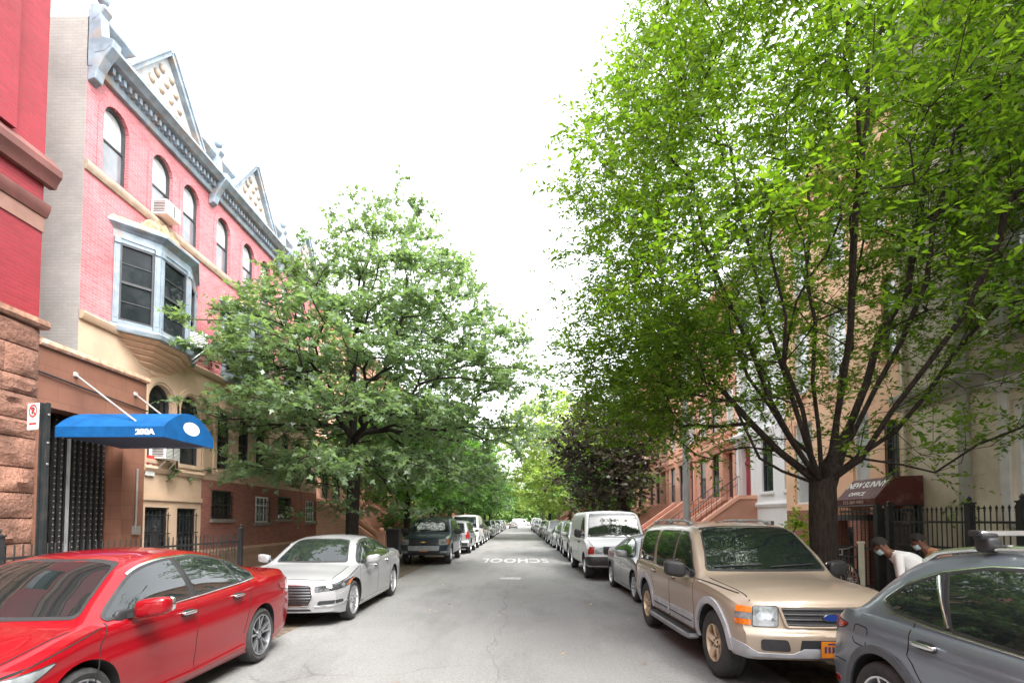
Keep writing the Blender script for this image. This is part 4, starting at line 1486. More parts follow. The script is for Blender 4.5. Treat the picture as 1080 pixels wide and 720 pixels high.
# ------------------------------------------------------------------ light, sky, camera
w = bpy.data.worlds.new('World'); scene.world = w; w.use_nodes = True
nt = w.node_tree
sky = nt.nodes.new('ShaderNodeTexSky'); sky.sky_type = 'NISHITA'; sky.sun_disc = False
SUN_EL, SUN_AZ = 54, 138                     # azimuth clockwise from +Y (up the street)
sky.sun_elevation = R(SUN_EL); sky.sun_rotation = R(SUN_AZ)
sky.air_density = 1.2; sky.dust_density = 4.0; sky.ozone_density = 1.0
hs = nt.nodes.new('ShaderNodeHueSaturation'); hs.inputs['Saturation'].default_value = .16   # thin white overcast
nt.links.new(sky.outputs[0], hs.inputs['Color'])
# cloud layer: soft bright and less bright drifts
tc = nt.nodes.new('ShaderNodeTexCoord')
cf = noise(nt, tc.outputs['Generated'], 1.6, 5, .55, .3, .7)
mr = nt.nodes.new('ShaderNodeMapRange'); mr.inputs[3].default_value = .9; mr.inputs[4].default_value = 1.15
nt.links.new(cf, mr.inputs[0])
mu = nt.nodes.new('ShaderNodeMix'); mu.data_type = 'RGBA'; mu.blend_type = 'MULTIPLY'; mu.inputs[0].default_value = 1
nt.links.new(hs.outputs[0], mu.inputs[6]); nt.links.new(mr.outputs[0], mu.inputs[7])
nt.links.new(mu.outputs[2], nt.nodes['Background'].inputs[0])
nt.nodes['Background'].inputs[1].default_value = .15

sl = bpy.data.lights.new('sun', 'SUN'); sl.energy = .6; sl.angle = R(26); sl.color = (1, .96, .9)
so = link('sun', sl, None, (20, -20, 40))
sd = Vector((math.sin(R(SUN_AZ)) * math.cos(R(SUN_EL)), math.cos(R(SUN_AZ)) * math.cos(R(SUN_EL)), math.sin(R(SUN_EL))))
so.rotation_euler = (-sd).to_track_quat('-Z', 'Y').to_euler()

cam = bpy.data.cameras.new('camera'); co = link('camera', cam, None, (0, 0, 1.79))
F_PX, PITCH, YAW = 560.0, 2.4, .8
cam.sensor_width = 36; cam.lens = 36 * F_PX / 1080
co.rotation_euler = (R(90 + PITCH), 0, R(YAW))
cam.shift_y = (548 - F_PX * math.tan(R(PITCH)) - 360) / 1080
cam.clip_start = .05; cam.clip_end = 900
scene.camera = co

scene.view_settings.view_transform = 'Standard'; scene.view_settings.look = 'None'
scene.view_settings.exposure = 2.5; scene.view_settings.gamma = 1
scene.cycles.use_denoising = True
scene.cycles.max_bounces = 8; scene.cycles.diffuse_bounces = 5; scene.cycles.glossy_bounces = 3; scene.cycles.transmission_bounces = 4
scene.cycles.sample_clamp_indirect = 8

XL, XR = -5.15, 4.45          # the two kerb lines
FL, FR = -9.5, 9.1            # the two rows of house fronts


# ------------------------------------------------------------------ ground
def asphalt_mat():
    mt, nt, ns, ln, b = nodes('asphalt')
    setp(b, rough=.85, spec=.3)
    p = wpos(nt)
    col = mix_col(nt, (.133, .1315, .128), (.158, .156, .152), noise(nt, p, .45, 5, .6, .3, .7))
    # lengthwise wear bands
    mp = ns.new('ShaderNodeMapping'); mp.inputs['Scale'].default_value = (1.1, .035, 1); ln.new(p, mp.inputs[0])
    col = mix_col(nt, col, (.156, .154, .15), noise(nt, mp.outputs[0], 1.2, 4, .55, .48, .75))
    # oil and tyre stains
    mp2 = ns.new('ShaderNodeMapping'); mp2.inputs['Scale'].default_value = (.5, .16, 1); ln.new(p, mp2.inputs[0])
    s = noise(nt, mp2.outputs[0], 1.7, 6, .62, .5, .74)
    col = mix_col(nt, col, (.098, .096, .093), s)
    blot = noise(nt, p, 2.6, 5, .7, .66, .76)
    m = ns.new('ShaderNodeMath'); m.operation = 'MULTIPLY'; m.inputs[1].default_value = .55; ln.new(blot, m.inputs[0])
    col = mix_col(nt, col, (.085, .082, .079), m.outputs[0])
    # aggregate
    g = noise(nt, p, 95, 4, .8, .33, .67)
    v = ns.new('ShaderNodeTexVoronoi'); v.inputs['Scale'].default_value = 45; ln.new(p, v.inputs['Vector'])
    hsv = ns.new('ShaderNodeHueSaturation'); r = ns.new('ShaderNodeMapRange'); r.inputs[3].default_value = .5; r.inputs[4].default_value = 1.5
    g2 = noise(nt, p, 26, 8, .78, .3, .7)
    ga = ns.new('ShaderNodeMath'); ga.operation = 'ADD'; ln.new(g, ga.inputs[0]); ln.new(g2, ga.inputs[1])
    gh = ns.new('ShaderNodeMath'); gh.operation = 'MULTIPLY'; gh.inputs[1].default_value = .5; ln.new(ga.outputs[0], gh.inputs[0])
    vs_ = ns.new('ShaderNodeMapRange'); vs_.inputs[1].default_value = .16; vs_.inputs[2].default_value = .05; vs_.inputs[3].default_value = 0; vs_.inputs[4].default_value = .4; ln.new(v.outputs['Distance'], vs_.inputs[0])
    gs = ns.new('ShaderNodeMath'); gs.operation = 'ADD'; ln.new(gh.outputs[0], gs.inputs[0]); ln.new(vs_.outputs[0], gs.inputs[1])
    ln.new(gs.outputs[0], r.inputs[0]); ln.new(r.outputs[0], hsv.inputs['Value']); ln.new(col, hsv.inputs['Color'])
    # cracks: a wandering seam along the street and fine map cracking
    wob = ns.new('ShaderNodeTexNoise'); wob.inputs['Scale'].default_value = .9; wob.inputs['Detail'].default_value = 6; ln.new(p, wob.inputs['Vector'])
    sp = ns.new('ShaderNodeSeparateXYZ'); ln.new(p, sp.inputs[0])
    a = ns.new('ShaderNodeMath'); a.operation = 'MULTIPLY_ADD'; a.inputs[1].default_value = .7; ln.new(wob.outputs['Fac'], a.inputs[0]); ln.new(sp.outputs[0], a.inputs[2])
    d = ns.new('ShaderNodeMath'); d.operation = 'ADD'; d.inputs[1].default_value = -.02; ln.new(a.outputs[0], d.inputs[0])
    ab = ns.new('ShaderNodeMath'); ab.operation = 'ABSOLUTE'; ln.new(d.outputs[0], ab.inputs[0])
    cr = ns.new('ShaderNodeMapRange'); cr.inputs[1].default_value = .002; cr.inputs[2].default_value = .011; cr.inputs[3].default_value = .42; cr.inputs[4].default_value = 0; ln.new(ab.outputs[0], cr.inputs[0])
    c1 = mix_col(nt, hsv.outputs[0], (.03, .029, .028), cr.outputs[0])
    v2 = ns.new('ShaderNodeTexVoronoi'); v2.feature = 'DISTANCE_TO_EDGE'; v2.inputs['Scale'].default_value = .38
    wn = ns.new('ShaderNodeTexNoise'); wn.inputs['Scale'].default_value = 1.5; wn.inputs['Detail'].default_value = 5; ln.new(p, wn.inputs['Vector'])
    mx = ns.new('ShaderNodeMix'); mx.data_type = 'VECTOR'; mx.inputs[0].default_value = .35; ln.new(p, mx.inputs[4]); ln.new(wn.outputs['Color'], mx.inputs[5])
    ln.new(mx.outputs[1], v2.inputs['Vector'])
    c2 = ns.new('ShaderNodeMapRange'); c2.inputs[1].default_value = .0015; c2.inputs[2].default_value = .006; c2.inputs[3].default_value = .35; c2.inputs[4].default_value = 0; ln.new(v2.outputs[0], c2.inputs[0])
    msk = noise(nt, p, .6, 3, .5, .5, .62)
    mk = ns.new('ShaderNodeMath'); mk.operation = 'MULTIPLY'; ln.new(c2.outputs[0], mk.inputs[0]); ln.new(msk, mk.inputs[1])
    c3 = mix_col(nt, c1, (.035, .034, .033), mk.outputs[0])
    ln.new(c3, b.inputs['Base Color'])
    bump(nt, b, g, .5, .006)
    return mt


def concrete_mat(name, base, slab=1.5):
    mt, nt, ns, ln, b = nodes(name)
    setp(b, rough=.85, spec=.3)
    p = wpos(nt)
    t = ns.new('ShaderNodeTexBrick'); ln.new(p, t.inputs['Vector']); t.offset = 0
    t.inputs['Scale'].default_value = 1; t.inputs['Brick Width'].default_value = slab; t.inputs['Row Height'].default_value = slab
    t.inputs['Mortar Size'].default_value = .012
    t.inputs['Color1'].default_value = c4(base); t.inputs['Color2'].default_value = c4([x * .86 for x in base]); t.inputs['Mortar'].default_value = c4([x * .35 for x in base])
    col = mix_col(nt, t.outputs['Color'], [x * .55 for x in base], noise(nt, p, 1.3, 6, .65, .5, .75))
    sp = noise(nt, p, 7, 3, .8, .70, .74)
    col = mix_col(nt, col, (.05, .048, .045), sp)
    ln.new(col, b.inputs['Base Color'])
    bump(nt, b, noise(nt, p, 90, 4, .6, 0, 1), .25, .004)
    return mt


M_ASPH = asphalt_mat()
M_PAVE = concrete_mat('sidewalk concrete', (.25, .24, .225))
M_KERB = pmat('kerb stone', (.24, .235, .225), rough=.85, var=.2, scale=2, bstr=.4, bscale=50, stain=(.10, .095, .09), stain_amt=.7, world=True)
M_EARTH = pmat('bare earth', (.09, .07, .05), rough=.95, var=.4, scale=6, bstr=.8, bscale=30, bdist=.02, world=True)
Y0, Y1 = -26, 230
mb = MB(); mb.add([(-400, -300, -.02), (400, -300, -.02), (400, 700, -.02), (-400, 700, -.02)], [(0, 1, 2, 3)])
tag(mb.build('ground', M_EARTH), kind='structure')
mb = MB()
for i in range(16):
    for j in range(4):
        xa, xb = XL + (XR - XL) * j / 4, XL + (XR - XL) * (j + 1) / 4
        ya, yb = Y0 + (Y1 - Y0) * i / 16, Y0 + (Y1 - Y0) * (i + 1) / 16
        z = lambda x: .045 * (1 - ((x + .35) / 4.8) ** 2) - .04
        mb.add([(xa, ya, z(xa)), (xb, ya, z(xb)), (xb, yb, z(xb)), (xa, yb, z(xa))], [(0, 1, 2, 3)])
tag(mb.build('road', M_ASPH, smooth=60), kind='structure')
for nm, x0, x1, k0, k1 in (('sidewalk', FL - 6, XL - .16, XL - .16, XL), ('sidewalk', XR + .16, FR + 6, XR, XR + .16)):
    mb = MB(); mb.box(x0, x1, Y0, Y1, -.3, .14); tag(mb.build(nm, M_PAVE), kind='structure')
    mb = MB(); mb.box(k0, k1, Y0, Y1, -.3, .143); tag(mb.build('kerb', M_KERB, bevel=.02), kind='structure')

# school marking, painted to be read by traffic coming towards us: upside down from here
M_ROADPAINT = pmat('worn road paint', (.27, .27, .265), rough=.7, var=.2, scale=5, stain=(.145, .143, .138), stain_amt=1.0, stain_scale=9, world=True)
me = text_mesh('SCHOOL', 1.0, 0.0, .028, 1.12)
xs = [v.co.x for v in me.vertices]; ys = [v.co.y for v in me.vertices]
wd, ht = max(xs) - min(xs), max(ys) - min(ys)
me.transform(Matrix.Diagonal((2.95 / wd, 2.5 / ht, 1, 1)))
me.transform(Matrix.Rotation(PI, 4, 'Z'))
me.transform(Matrix.Translation((-.2, 23.6, .012)))
me.materials.clear(); me.materials.append(M_ROADPAINT)
tag(link('road_marking', me), kind='structure')
mb = MB(); mb.add([(-.62, 16.1, .011), (.02, 16.0, .011), (.06, 16.5, .011), (-.2, 16.62, .011), (-.58, 16.5, .011)], [(0, 1, 2, 3, 4)])
tag(mb.build('road_marking', M_ROADPAINT), kind='structure')
# ------------------------------------------------------------------ buildings
M_WGLASS = pmat('window glass', (.014, .017, .019), rough=.03, spec=.35, var=.3, scale=1.5, world=True)
M_WPALE = pmat('window with pale blind and sky reflection', (.34, .35, .35), rough=.05, spec=.8, var=.12, scale=2, coat=.6, world=True)  # blinds on most houses; painted sky reflection on the pink top floors
M_WGREY = pmat('window with grey net', (.11, .12, .13), rough=.05, spec=.8, var=.2, scale=2.5, coat=.6, world=True)
M_SASHD = pmat('dark sash', (.028, .03, .034), rough=.5, var=.2, scale=6)
M_SASHW = pmat('white sash', (.62, .62, .60), rough=.5, var=.08, scale=6)
M_IRON = pmat('black iron', (.012, .012, .013), rough=.5, var=.3, scale=9, bstr=.2, bscale=90)
M_BRICK_DK = brick_mat('dark red brick', (.17, .05, .038), (.23, .075, .055), (.15, .12, .10), stain=(.09, .06, .05), stain_amt=.6)
M_TIN = pmat('blue grey tin', (.165, .205, .245), rough=.6, var=.25, scale=3, stain=(.25, .17, .11), stain_amt=.8, stain_scale=2.4, bstr=.25, bscale=25, world=True)
M_TINLT = pmat('pale flaking tin', (.33, .345, .35), rough=.6, var=.15, scale=4, stain=(.33, .19, .11), stain_amt=.75, stain_scale=2.2, world=True)
M_RUST = pmat('rusty tin', (.30, .17, .10), rough=.8, var=.35, scale=9, stain=(.45, .42, .38), stain_amt=.6, stain_scale=5, bstr=.4, bscale=30, world=True)
M_STONE = pmat('peach stone', (.37, .262, .185), rough=.85, var=.1, scale=1.5, stain=(.33, .22, .15), stain_amt=.7, stain_scale=.9, bstr=.25, bscale=35, world=True)
M_PINK = brick_mat('pink painted brick', (.41, .13, .145), (.31, .088, .102), (.40, .19, .19), stain=(.46, .25, .245), stain_amt=.7, bstr=1.0, wear=.17, rough=.6)
M_TOWER = brick_mat('red painted brick', (.19, .018, .025), (.16, .015, .021), (.14, .022, .027), stain=(.17, .035, .037), stain_amt=.5, bstr=.6, rough=.55)
M_GREYB = brick_mat('grey painted brick', (.30, .293, .277), (.275, .268, .254), (.255, .248, .235), stain=(.19, .18, .17), stain_amt=.6, bstr=.8)
M_BRSTONE = pmat('rough brownstone', (.16, .08, .055), rough=.95, var=.3, scale=1.6, stain=(.13, .06, .04), stain_amt=.7, stain_scale=2.5, bstr=1.0, bscale=14, bdist=.05, world=True)
M_MOULD = pmat('brown moulding', (.10, .036, .03), rough=.7, var=.2, scale=2, bstr=.3, bscale=30, world=True)
M_BTILE = brick_mat('brown cladding tile', (.145, .066, .042), (.13, .058, .038), (.10, .045, .03), bw=.55, bh=.3, msize=.006, offset=.5, bstr=.2)
M_ROOF = pmat('roof felt', (.06, .06, .06), rough=.9, var=.2, scale=1, world=True)


def wall_tr(side, X, y0=0.0):
    """facade frame: u along the street, w out of the wall, z up"""
    if side < 0: return lambda u, w_, z: (X + w_, y0 + u, z)
    return lambda u, w_, z: (X - w_, y0 + u, z)


def outline(op, ins=0.0, n=14):
    u0, u1, z0, z1 = op['u0'] + ins, op['u1'] - ins, op['z0'] + ins, op['z1'] - ins
    if not op.get('arch'): return [(u0, z0), (u1, z0), (u1, z1), (u0, z1)]
    h = op['arch']                                   # rise of the arch
    hw = (u1 - u0) / 2; uc = (u0 + u1) / 2; zs = op['z1'] - h
    h = max(.02, z1 - zs)
    return [(u0, z0), (u1, z0)] + [(uc + hw * math.cos(PI * k / n), zs + h * math.sin(PI * k / n)) for k in range(n + 1)]


def facade(mb, tr, u0, u1, z0, z1, ops, depth=.18, m=0, mr=None, w0=0.0):
    mr = m if mr is None else mr
    us = sorted({u0, u1} | {o['u0'] for o in ops} | {o['u1'] for o in ops})
    zs = sorted({z0, z1} | {o['z0'] for o in ops} | {o['z1'] for o in ops})
    us = [u for u in us if u0 <= u <= u1]; zs = [z for z in zs if z0 <= z <= z1]
    for i in range(len(us) - 1):
        for j in range(len(zs) - 1):
            cu, cz = (us[i] + us[i + 1]) / 2, (zs[j] + zs[j + 1]) / 2
            if any(o['u0'] < cu < o['u1'] and o['z0'] < cz < o['z1'] for o in ops): continue
            mb.add([tr(us[i], w0, zs[j]), tr(us[i + 1], w0, zs[j]), tr(us[i + 1], w0, zs[j + 1]), tr(us[i], w0, zs[j + 1])], [(0, 1, 2, 3)], m)
    for o in ops:
        ol = outline(o)
        if o.get('arch'):
            arc = ol[2:]
            half = len(arc) // 2
            for corner, seq in (((o['u1'], o['z1']), arc[:half + 1]), ((o['u0'], o['z1']), arc[half:])):
                for a, b in zip(seq[:-1], seq[1:]):
                    mb.add([tr(corner[0], w0, corner[1]), tr(a[0], w0, a[1]), tr(b[0], w0, b[1])], [(0, 1, 2)], m)
        n = len(ol)
        vs = [tr(u, w0, z) for u, z in ol] + [tr(u, w0 - depth, z) for u, z in ol]
        mb.add(vs, [(i, (i + 1) % n, n + (i + 1) % n, n + i) for i in range(n)], mr)


def ring(mb, tr, op, a, b, w0, w1, m=0):
    """frame between two insets of an opening, from depth w0 (front) to w1"""
    A, B = outline(op, a), outline(op, b)
    n = len(A)
    vs = [tr(u, w0, z) for u, z in A] + [tr(u, w0, z) for u, z in B] + [tr(u, w1, z) for u, z in B] + [tr(u, w1, z) for u, z in A]
    fs = []
    for i in range(n):
        j = (i + 1) % n
        fs += [(i, j, n + j, n + i), (n + i, n + j, 2 * n + j, 2 * n + i), (3 * n + i, 3 * n + j, j, i)]
    mb.add(vs, fs, m)


def sheet(mb, tr, op, ins, w0, m=0):
    ol = outline(op, ins)
    mb.add([tr(u, w0, z) for u, z in ol], [tuple(range(len(ol)))], m)


def tbox(mb, tr, u0, u1, w0, w1, z0, z1, m=0):
    vs = [tr(u, w_, z) for z in (z0, z1) for u, w_ in ((u0, w0), (u1, w0), (u1, w1), (u0, w1))]
    return mb.add(vs, [(0, 3, 2, 1), (4, 5, 6, 7), (0, 1, 5, 4), (1, 2, 6, 5), (2, 3, 7, 6), (3, 0, 4, 7)], m)


def window(parent, tr, op, sash=None, pane=None, sill=None, bars=0, lites=(1, 2), depth=.12, fr=.055, lower=None, origin=None, sill_out=.08):
    """one window: frame with sash rails > pane, sill"""
    sash = sash or M_SASHD
    mb = MB()
    ring(mb, tr, op, -.004, fr, -depth + .05, -depth - .05)
    u0, u1, z0, z1 = op['u0'], op['u1'], op['z0'], op['z1']
    zm = (z0 + z1) / 2
    for j in range(1, lites[1]):
        z = z0 + (z1 - z0) * j / lites[1]
        tbox(mb, tr, u0 + fr, u1 - fr, -depth - .02, -depth + .03, z - .025, z + .025)
    for i in range(1, lites[0]):
        u = u0 + (u1 - u0) * i / lites[0]
        tbox(mb, tr, u - .02, u + .02, -depth - .015, -depth + .022, z0 + fr, z1 - fr)
    f = mb.build('window', sash, parent)
    pb = MB()
    if lower is not None and not op.get('arch'):
        o1 = dict(op, z0=zm); o2 = dict(op, z1=zm)
        sheet(pb, tr, o1, .0, -depth - .01, 0); sheet(pb, tr, o2, .0, -depth + .005, 1)
        pb.build('pane', [pane or M_WGLASS, lower], f)
    elif lower is not None:
        sheet(pb, tr, op, .0, -depth - .012, 0)
        o2 = dict(u0=u0, u1=u1, z0=z0, z1=zm); sheet(pb, tr, o2, .004, -depth + .004, 1)
        pb.build('pane', [pane or M_WGLASS, lower], f)
    else:
        sheet(pb, tr, op, .0, -depth - .01, 0)
        pb.build('pane', pane or M_WGLASS, f)
    if sill:
        sb = MB(); tbox(sb, tr, u0 - .08, u1 + .08, -.05, sill_out, z0 - .11, z0 + .004)
        sb.build('sill', sill, f, bevel=.01)
    if bars:
        bb = MB()
        for i in range(bars):
            u = u0 + (u1 - u0) * (i + .5) / bars
            bb.tube([tr(u, .03, z0 + .05), tr(u, .03, z1 - .12)], .011, 5)
        for z in np.linspace(z0 + .1, z1 - .2, 4): tbox(bb, tr, u0 + .0, u1 - .0, .015, .05, z - .012, z + .012)
        bb.build('window_bars', M_IRON, f)
    return f


def shell(mb, tr, u0, u1, z0, z1, D, m=0, mroof=None):
    """side walls, back and roof behind a facade"""
    for u in (u0, u1): mb.add([tr(u, 0, z0), tr(u, -D, z0), tr(u, -D, z1), tr(u, 0, z1)], [(0, 1, 2, 3)], m)
    mb.add([tr(u0, -D, z0), tr(u1, -D, z0), tr(u1, -D, z1), tr(u0, -D, z1)], [(0, 1, 2, 3)], m)
    mb.add([tr(u0, 0, z1), tr(u1, 0, z1), tr(u1, -D, z1), tr(u0, -D, z1)], [(0, 1, 2, 3)], m if mroof is None else mroof)
    mb.add([tr(u0, -.45, z0), tr(u1, -.45, z0), tr(u1, -.45, z1), tr(u0, -.45, z1)], [(0, 1, 2, 3)], m)


def moulding(mb, tr, prof, u0, u1, m=0):
    """profile of (out, z) swept along the wall"""
    mb.prism(prof, lambda p, q, a: tr(a, p, q), u0, u1, m)


# ---------------- red painted building at the left edge
def red_building():
    y0, y1 = -14.0, 8.92
    root = empty('brick_building', (-8.3, y1, 0), 0, 'tall red painted brick building on a rough brownstone base at the left edge', 'building')
    tr = lambda u, w_, z: (w_, u - y1, z)
    ops = []
    for u in np.arange(-12.6, 7.0, 2.3):
        for z0, z1 in ((5.45, 6.6), (8.3, 10.4), (11.6, 13.6)): ops.append(dict(u0=u, u1=u + 1.05, z0=z0, z1=z1))
    mb = MB(); facade(mb, tr, y0, y1, 5.1, 15.5, ops, .2); shell(mb, tr, y0, y1, .1, 15.5, 11)
    mb.build('wall', M_TOWER, root)
    for o in ops: window(root, tr, o, M_SASHD, M_WGLASS, M_MOULD, lower=M_WGREY)
    mb = MB()
    moulding(mb, tr, [(-.02, 7.62), (.10, 7.62), (.12, 7.68), (.15, 7.74), (.20, 7.82), (.20, 7.94), (.16, 7.98), (.10, 8.06), (.06, 8.12), (-.02, 8.12)], y0, y1 + .14)
    mb.build('cornice', M_MOULD, root, smooth=30)
    mb = MB(); moulding(mb, tr, [(-.02, 7.05), (.04, 7.05), (.07, 7.12), (.10, 7.2), (.10, 7.27), (.04, 7.30), (-.02, 7.30)], y0, y1 + .05); mb.build('string_course', M_MOULD, root, smooth=30)
    mb = MB(); tbox(mb, tr, y0, y1 + .02, -.02, .02, 6.78, 7.04); mb.build('stone_band', pmat('tan stone band', (.16, .085, .065), rough=.85, var=.15, scale=2, world=True), root)
    mb = MB(); tbox(mb, tr, y0, y1 - .66, -.02, .13, 8.14, 15.4); mb.build('pier', M_TOWER, root)
    # rusticated base: courses of quarry-faced blocks
    rng = np.random.default_rng(4)
    mb = MB(); z = .12
    while z < 5.08:
        h = min(float(rng.choice([.30, .36, .42, .5])), 5.1 - z)
        if 5.1 - z - h < .2: h = 5.1 - z
        u = y1
        while u > y0:
            l = float(rng.uniform(.45, 1.2)); u2 = max(y0, u - l)
            nu, nz = 7, 5
            vs = []
            for j in range(nz + 1):
                for i in range(nu + 1):
                    a, b = i / nu, j / nz
                    e = min(a, 1 - a, b, 1 - b)
                    bul = (.035 + rng.normal(0, .02)) * min(1, e * 7) + .03
                    vs.append(tr(u + (u2 - u) * (a * .985 + .0075), bul, z + h * (b * .95 + .025)))
            fs = [(j * (nu + 1) + i, j * (nu + 1) + i + 1, (j + 1) * (nu + 1) + i + 1, (j + 1) * (nu + 1) + i) for j in range(nz) for i in range(nu)]
            mb.add(vs, fs)
            # block sides
            rim = [(i, 0) for i in range(nu + 1)] + [(nu, j) for j in range(1, nz + 1)] + [(i, nz) for i in range(nu - 1, -1, -1)] + [(0, j) for j in range(nz - 1, 0, -1)]
            fr_ = [vs[j * (nu + 1) + i] for i, j in rim]; bk = [(-.02, p[1], p[2]) for p in fr_]; n = len(rim)
            mb.add(fr_ + bk, [(i, (i + 1) % n, n + (i + 1) % n, n + i) for i in range(n)])
            u = u2
        z += h
    tbox(mb, tr, y0, y1 - .004, -.3, -.006, .1, 5.1)
    mb.build('rough_stone_base', M_BRSTONE, root, smooth=40)
    # coping and joints of lichen-stained ledge
    mb = MB(); moulding(mb, tr, [(-.02, 5.08), (.12, 5.08), (.15, 5.13), (.13, 5.22), (.02, 5.26), (-.02, 5.26)], y0, y1 + .08); mb.build('ledge', pmat('rust stained ledge', (.19, .10, .065), rough=.95, var=.4, scale=5, stain=(.12, .07, .05), stain_amt=.8, stain_scale=3, bstr=.9, bscale=20, bdist=.03, world=True), root)
    return root


# ---------------- brown one-storey entrance with the black lattice gate
def brown_entrance():
    y0, y1, X = 8.93, 11.6, -8.3
    root = empty('entrance_building', (X, y0, 0), 0, 'brown tiled one storey entrance with a black lattice gate under the blue awning', 'building')
    tr = lambda u, w_, z: (w_, u, z)
    U = y1 - y0
    op = dict(u0=.12, u1=2.02, z0=.75, z1=3.78)
    mb = MB(); facade(mb, tr, 0, U, .1, 4.82, [op], .55); 
    mb.add([tr(U, 0, .1), tr(U, -1.2, .1), tr(U, -1.2, 4.82), tr(U, 0, 4.82)], [(0, 1, 2, 3)]); mb.add([tr(0, 0, 4.82), tr(U, 0, 4.82), tr(U, -1.2, 4.82), tr(0, -1.2, 4.82)], [(0, 1, 2, 3)], 1)
    mb.build('wall', [M_BTILE, M_ROOF], root)
    mb = MB(); moulding(mb, tr, [(-.3, 4.82), (.05, 4.82), (.07, 4.86), (.05, 4.94), (-.05, 4.98), (-.3, 4.98)], 0, U + .03); mb.build('coping', pmat('worn coping', (.31, .17, .11), rough=.9, var=.3, scale=7, stain=(.5, .42, .34), stain_amt=.8, stain_scale=6, world=True), root, smooth=40)
    mb = MB(); mb.box(-1.0, -.45, .1, 2.1, .6, 3.9); mb.build('doorway', pmat('dark porch', (.02, .014, .012), rough=.6), root)
    # gate of close-set studded bars
    mb = MB()
    for k in range(13):
        u = .16 + k * .143
        tbox(mb, tr, u, u + .055, -.36, -.31, .8, 3.75)
    for z in np.linspace(.85, 3.7, 9): tbox(mb, tr, .12, 2.02, -.41, -.37, z - .02, z + .02)
    for k in range(13):
        for j in range(26):
            u, z = .187 + k * .143, .95 + j * .108
            mb.add([tr(u - .014, -.306, z - .009), tr(u + .014, -.306, z - .009), tr(u + .014, -.306, z + .009), tr(u - .014, -.306, z + .009), tr(u, -.292, z)], [(0, 1, 4), (1, 2, 4), (2, 3, 4), (3, 0, 4)], 1)
    mb.build('lattice_gate', [M_IRON, pmat('pale studs', (.2, .19, .17), rough=.5, metal=.3, var=.3, scale=20)], root)
    mb = MB(); tbox(mb, tr, 1.0, 1.04, -.3, -.26, .8, 3.7); mb.build('gate_pole', pmat('grey steel', (.35, .36, .37), rough=.4, metal=.6), root)
    mb = MB(); tbox(mb, tr, -.0, 2.0, -.08, .1, .62, .76); mb.build('threshold', pmat('pale threshold', (.55, .42, .30), rough=.8, var=.1), root, bevel=.01)
    mb = MB(); mb.tube([tr(.0, .03, 4.35), tr(1.2, .035, 4.27), tr(U, .03, 4.2)], .016, 6); mb.build('cable', M_IRON, root)
    mb = MB(); mb.tube([tr(2.42, .03, 2.9), tr(2.42, .03, 1.75), tr(2.40, .03, 1.6)], .022, 6); tbox(mb, tr, 2.34, 2.5, .0, .08, 1.48, 1.66); mb.build('conduit', pmat('grey conduit', (.17, .16, .15), rough=.5), root)
    mb = MB(); tbox(mb, tr, .1, 2.1, -.3, -.02, 3.79, 3.98, 0); mb.build('lintel', M_IRON, root)
    return root


# ---------------- pink houses with tin cornices
def ac_unit(label, loc, rz=0, bracket=True, group='window air conditioners on the left'):
    root = empty('air_conditioner', loc, rz, label, 'air conditioner', group)
    white = pmat('air conditioner case', (.62, .61, .57), rough=.55, var=.08, scale=5, stain=(.4, .36, .3), stain_amt=.4, stain_scale=6)
    mb = MB(); mb.box(-.15, .30, -.29, .29, 0, .38, 0); mb.build('case', white, root, bevel=.015)
    mb = MB()
    for k in range(9): mb.box(.301, .31, -.26, -.02, .05 + k * .035, .068 + k * .035)
    for k in range(9): mb.box(.301, .31, .02, .26, .05 + k * .035, .068 + k * .035)
    mb.box(.296, .304, -.27, .27, .035, .355, 1)
    mb.build('grille', [pmat('ac slat', (.5, .5, .48), rough=.5), M_DARK], root)
    mb = MB()
    for k in range(7): mb.box(-.05, .25, -.298, -.291, .06 + k * .042, .078 + k * .042)
    mb.build('side_vent', M_DARK, root)
    if bracket:
        mb = MB()
        for y in (-.2, .2): mb.tube([(.28, y, -.01), (-.05, y, -.36)], .014, 5)
        mb.build('bracket', pmat('grey steel', (.35, .36, .37), rough=.4, metal=.6), root)
    return root


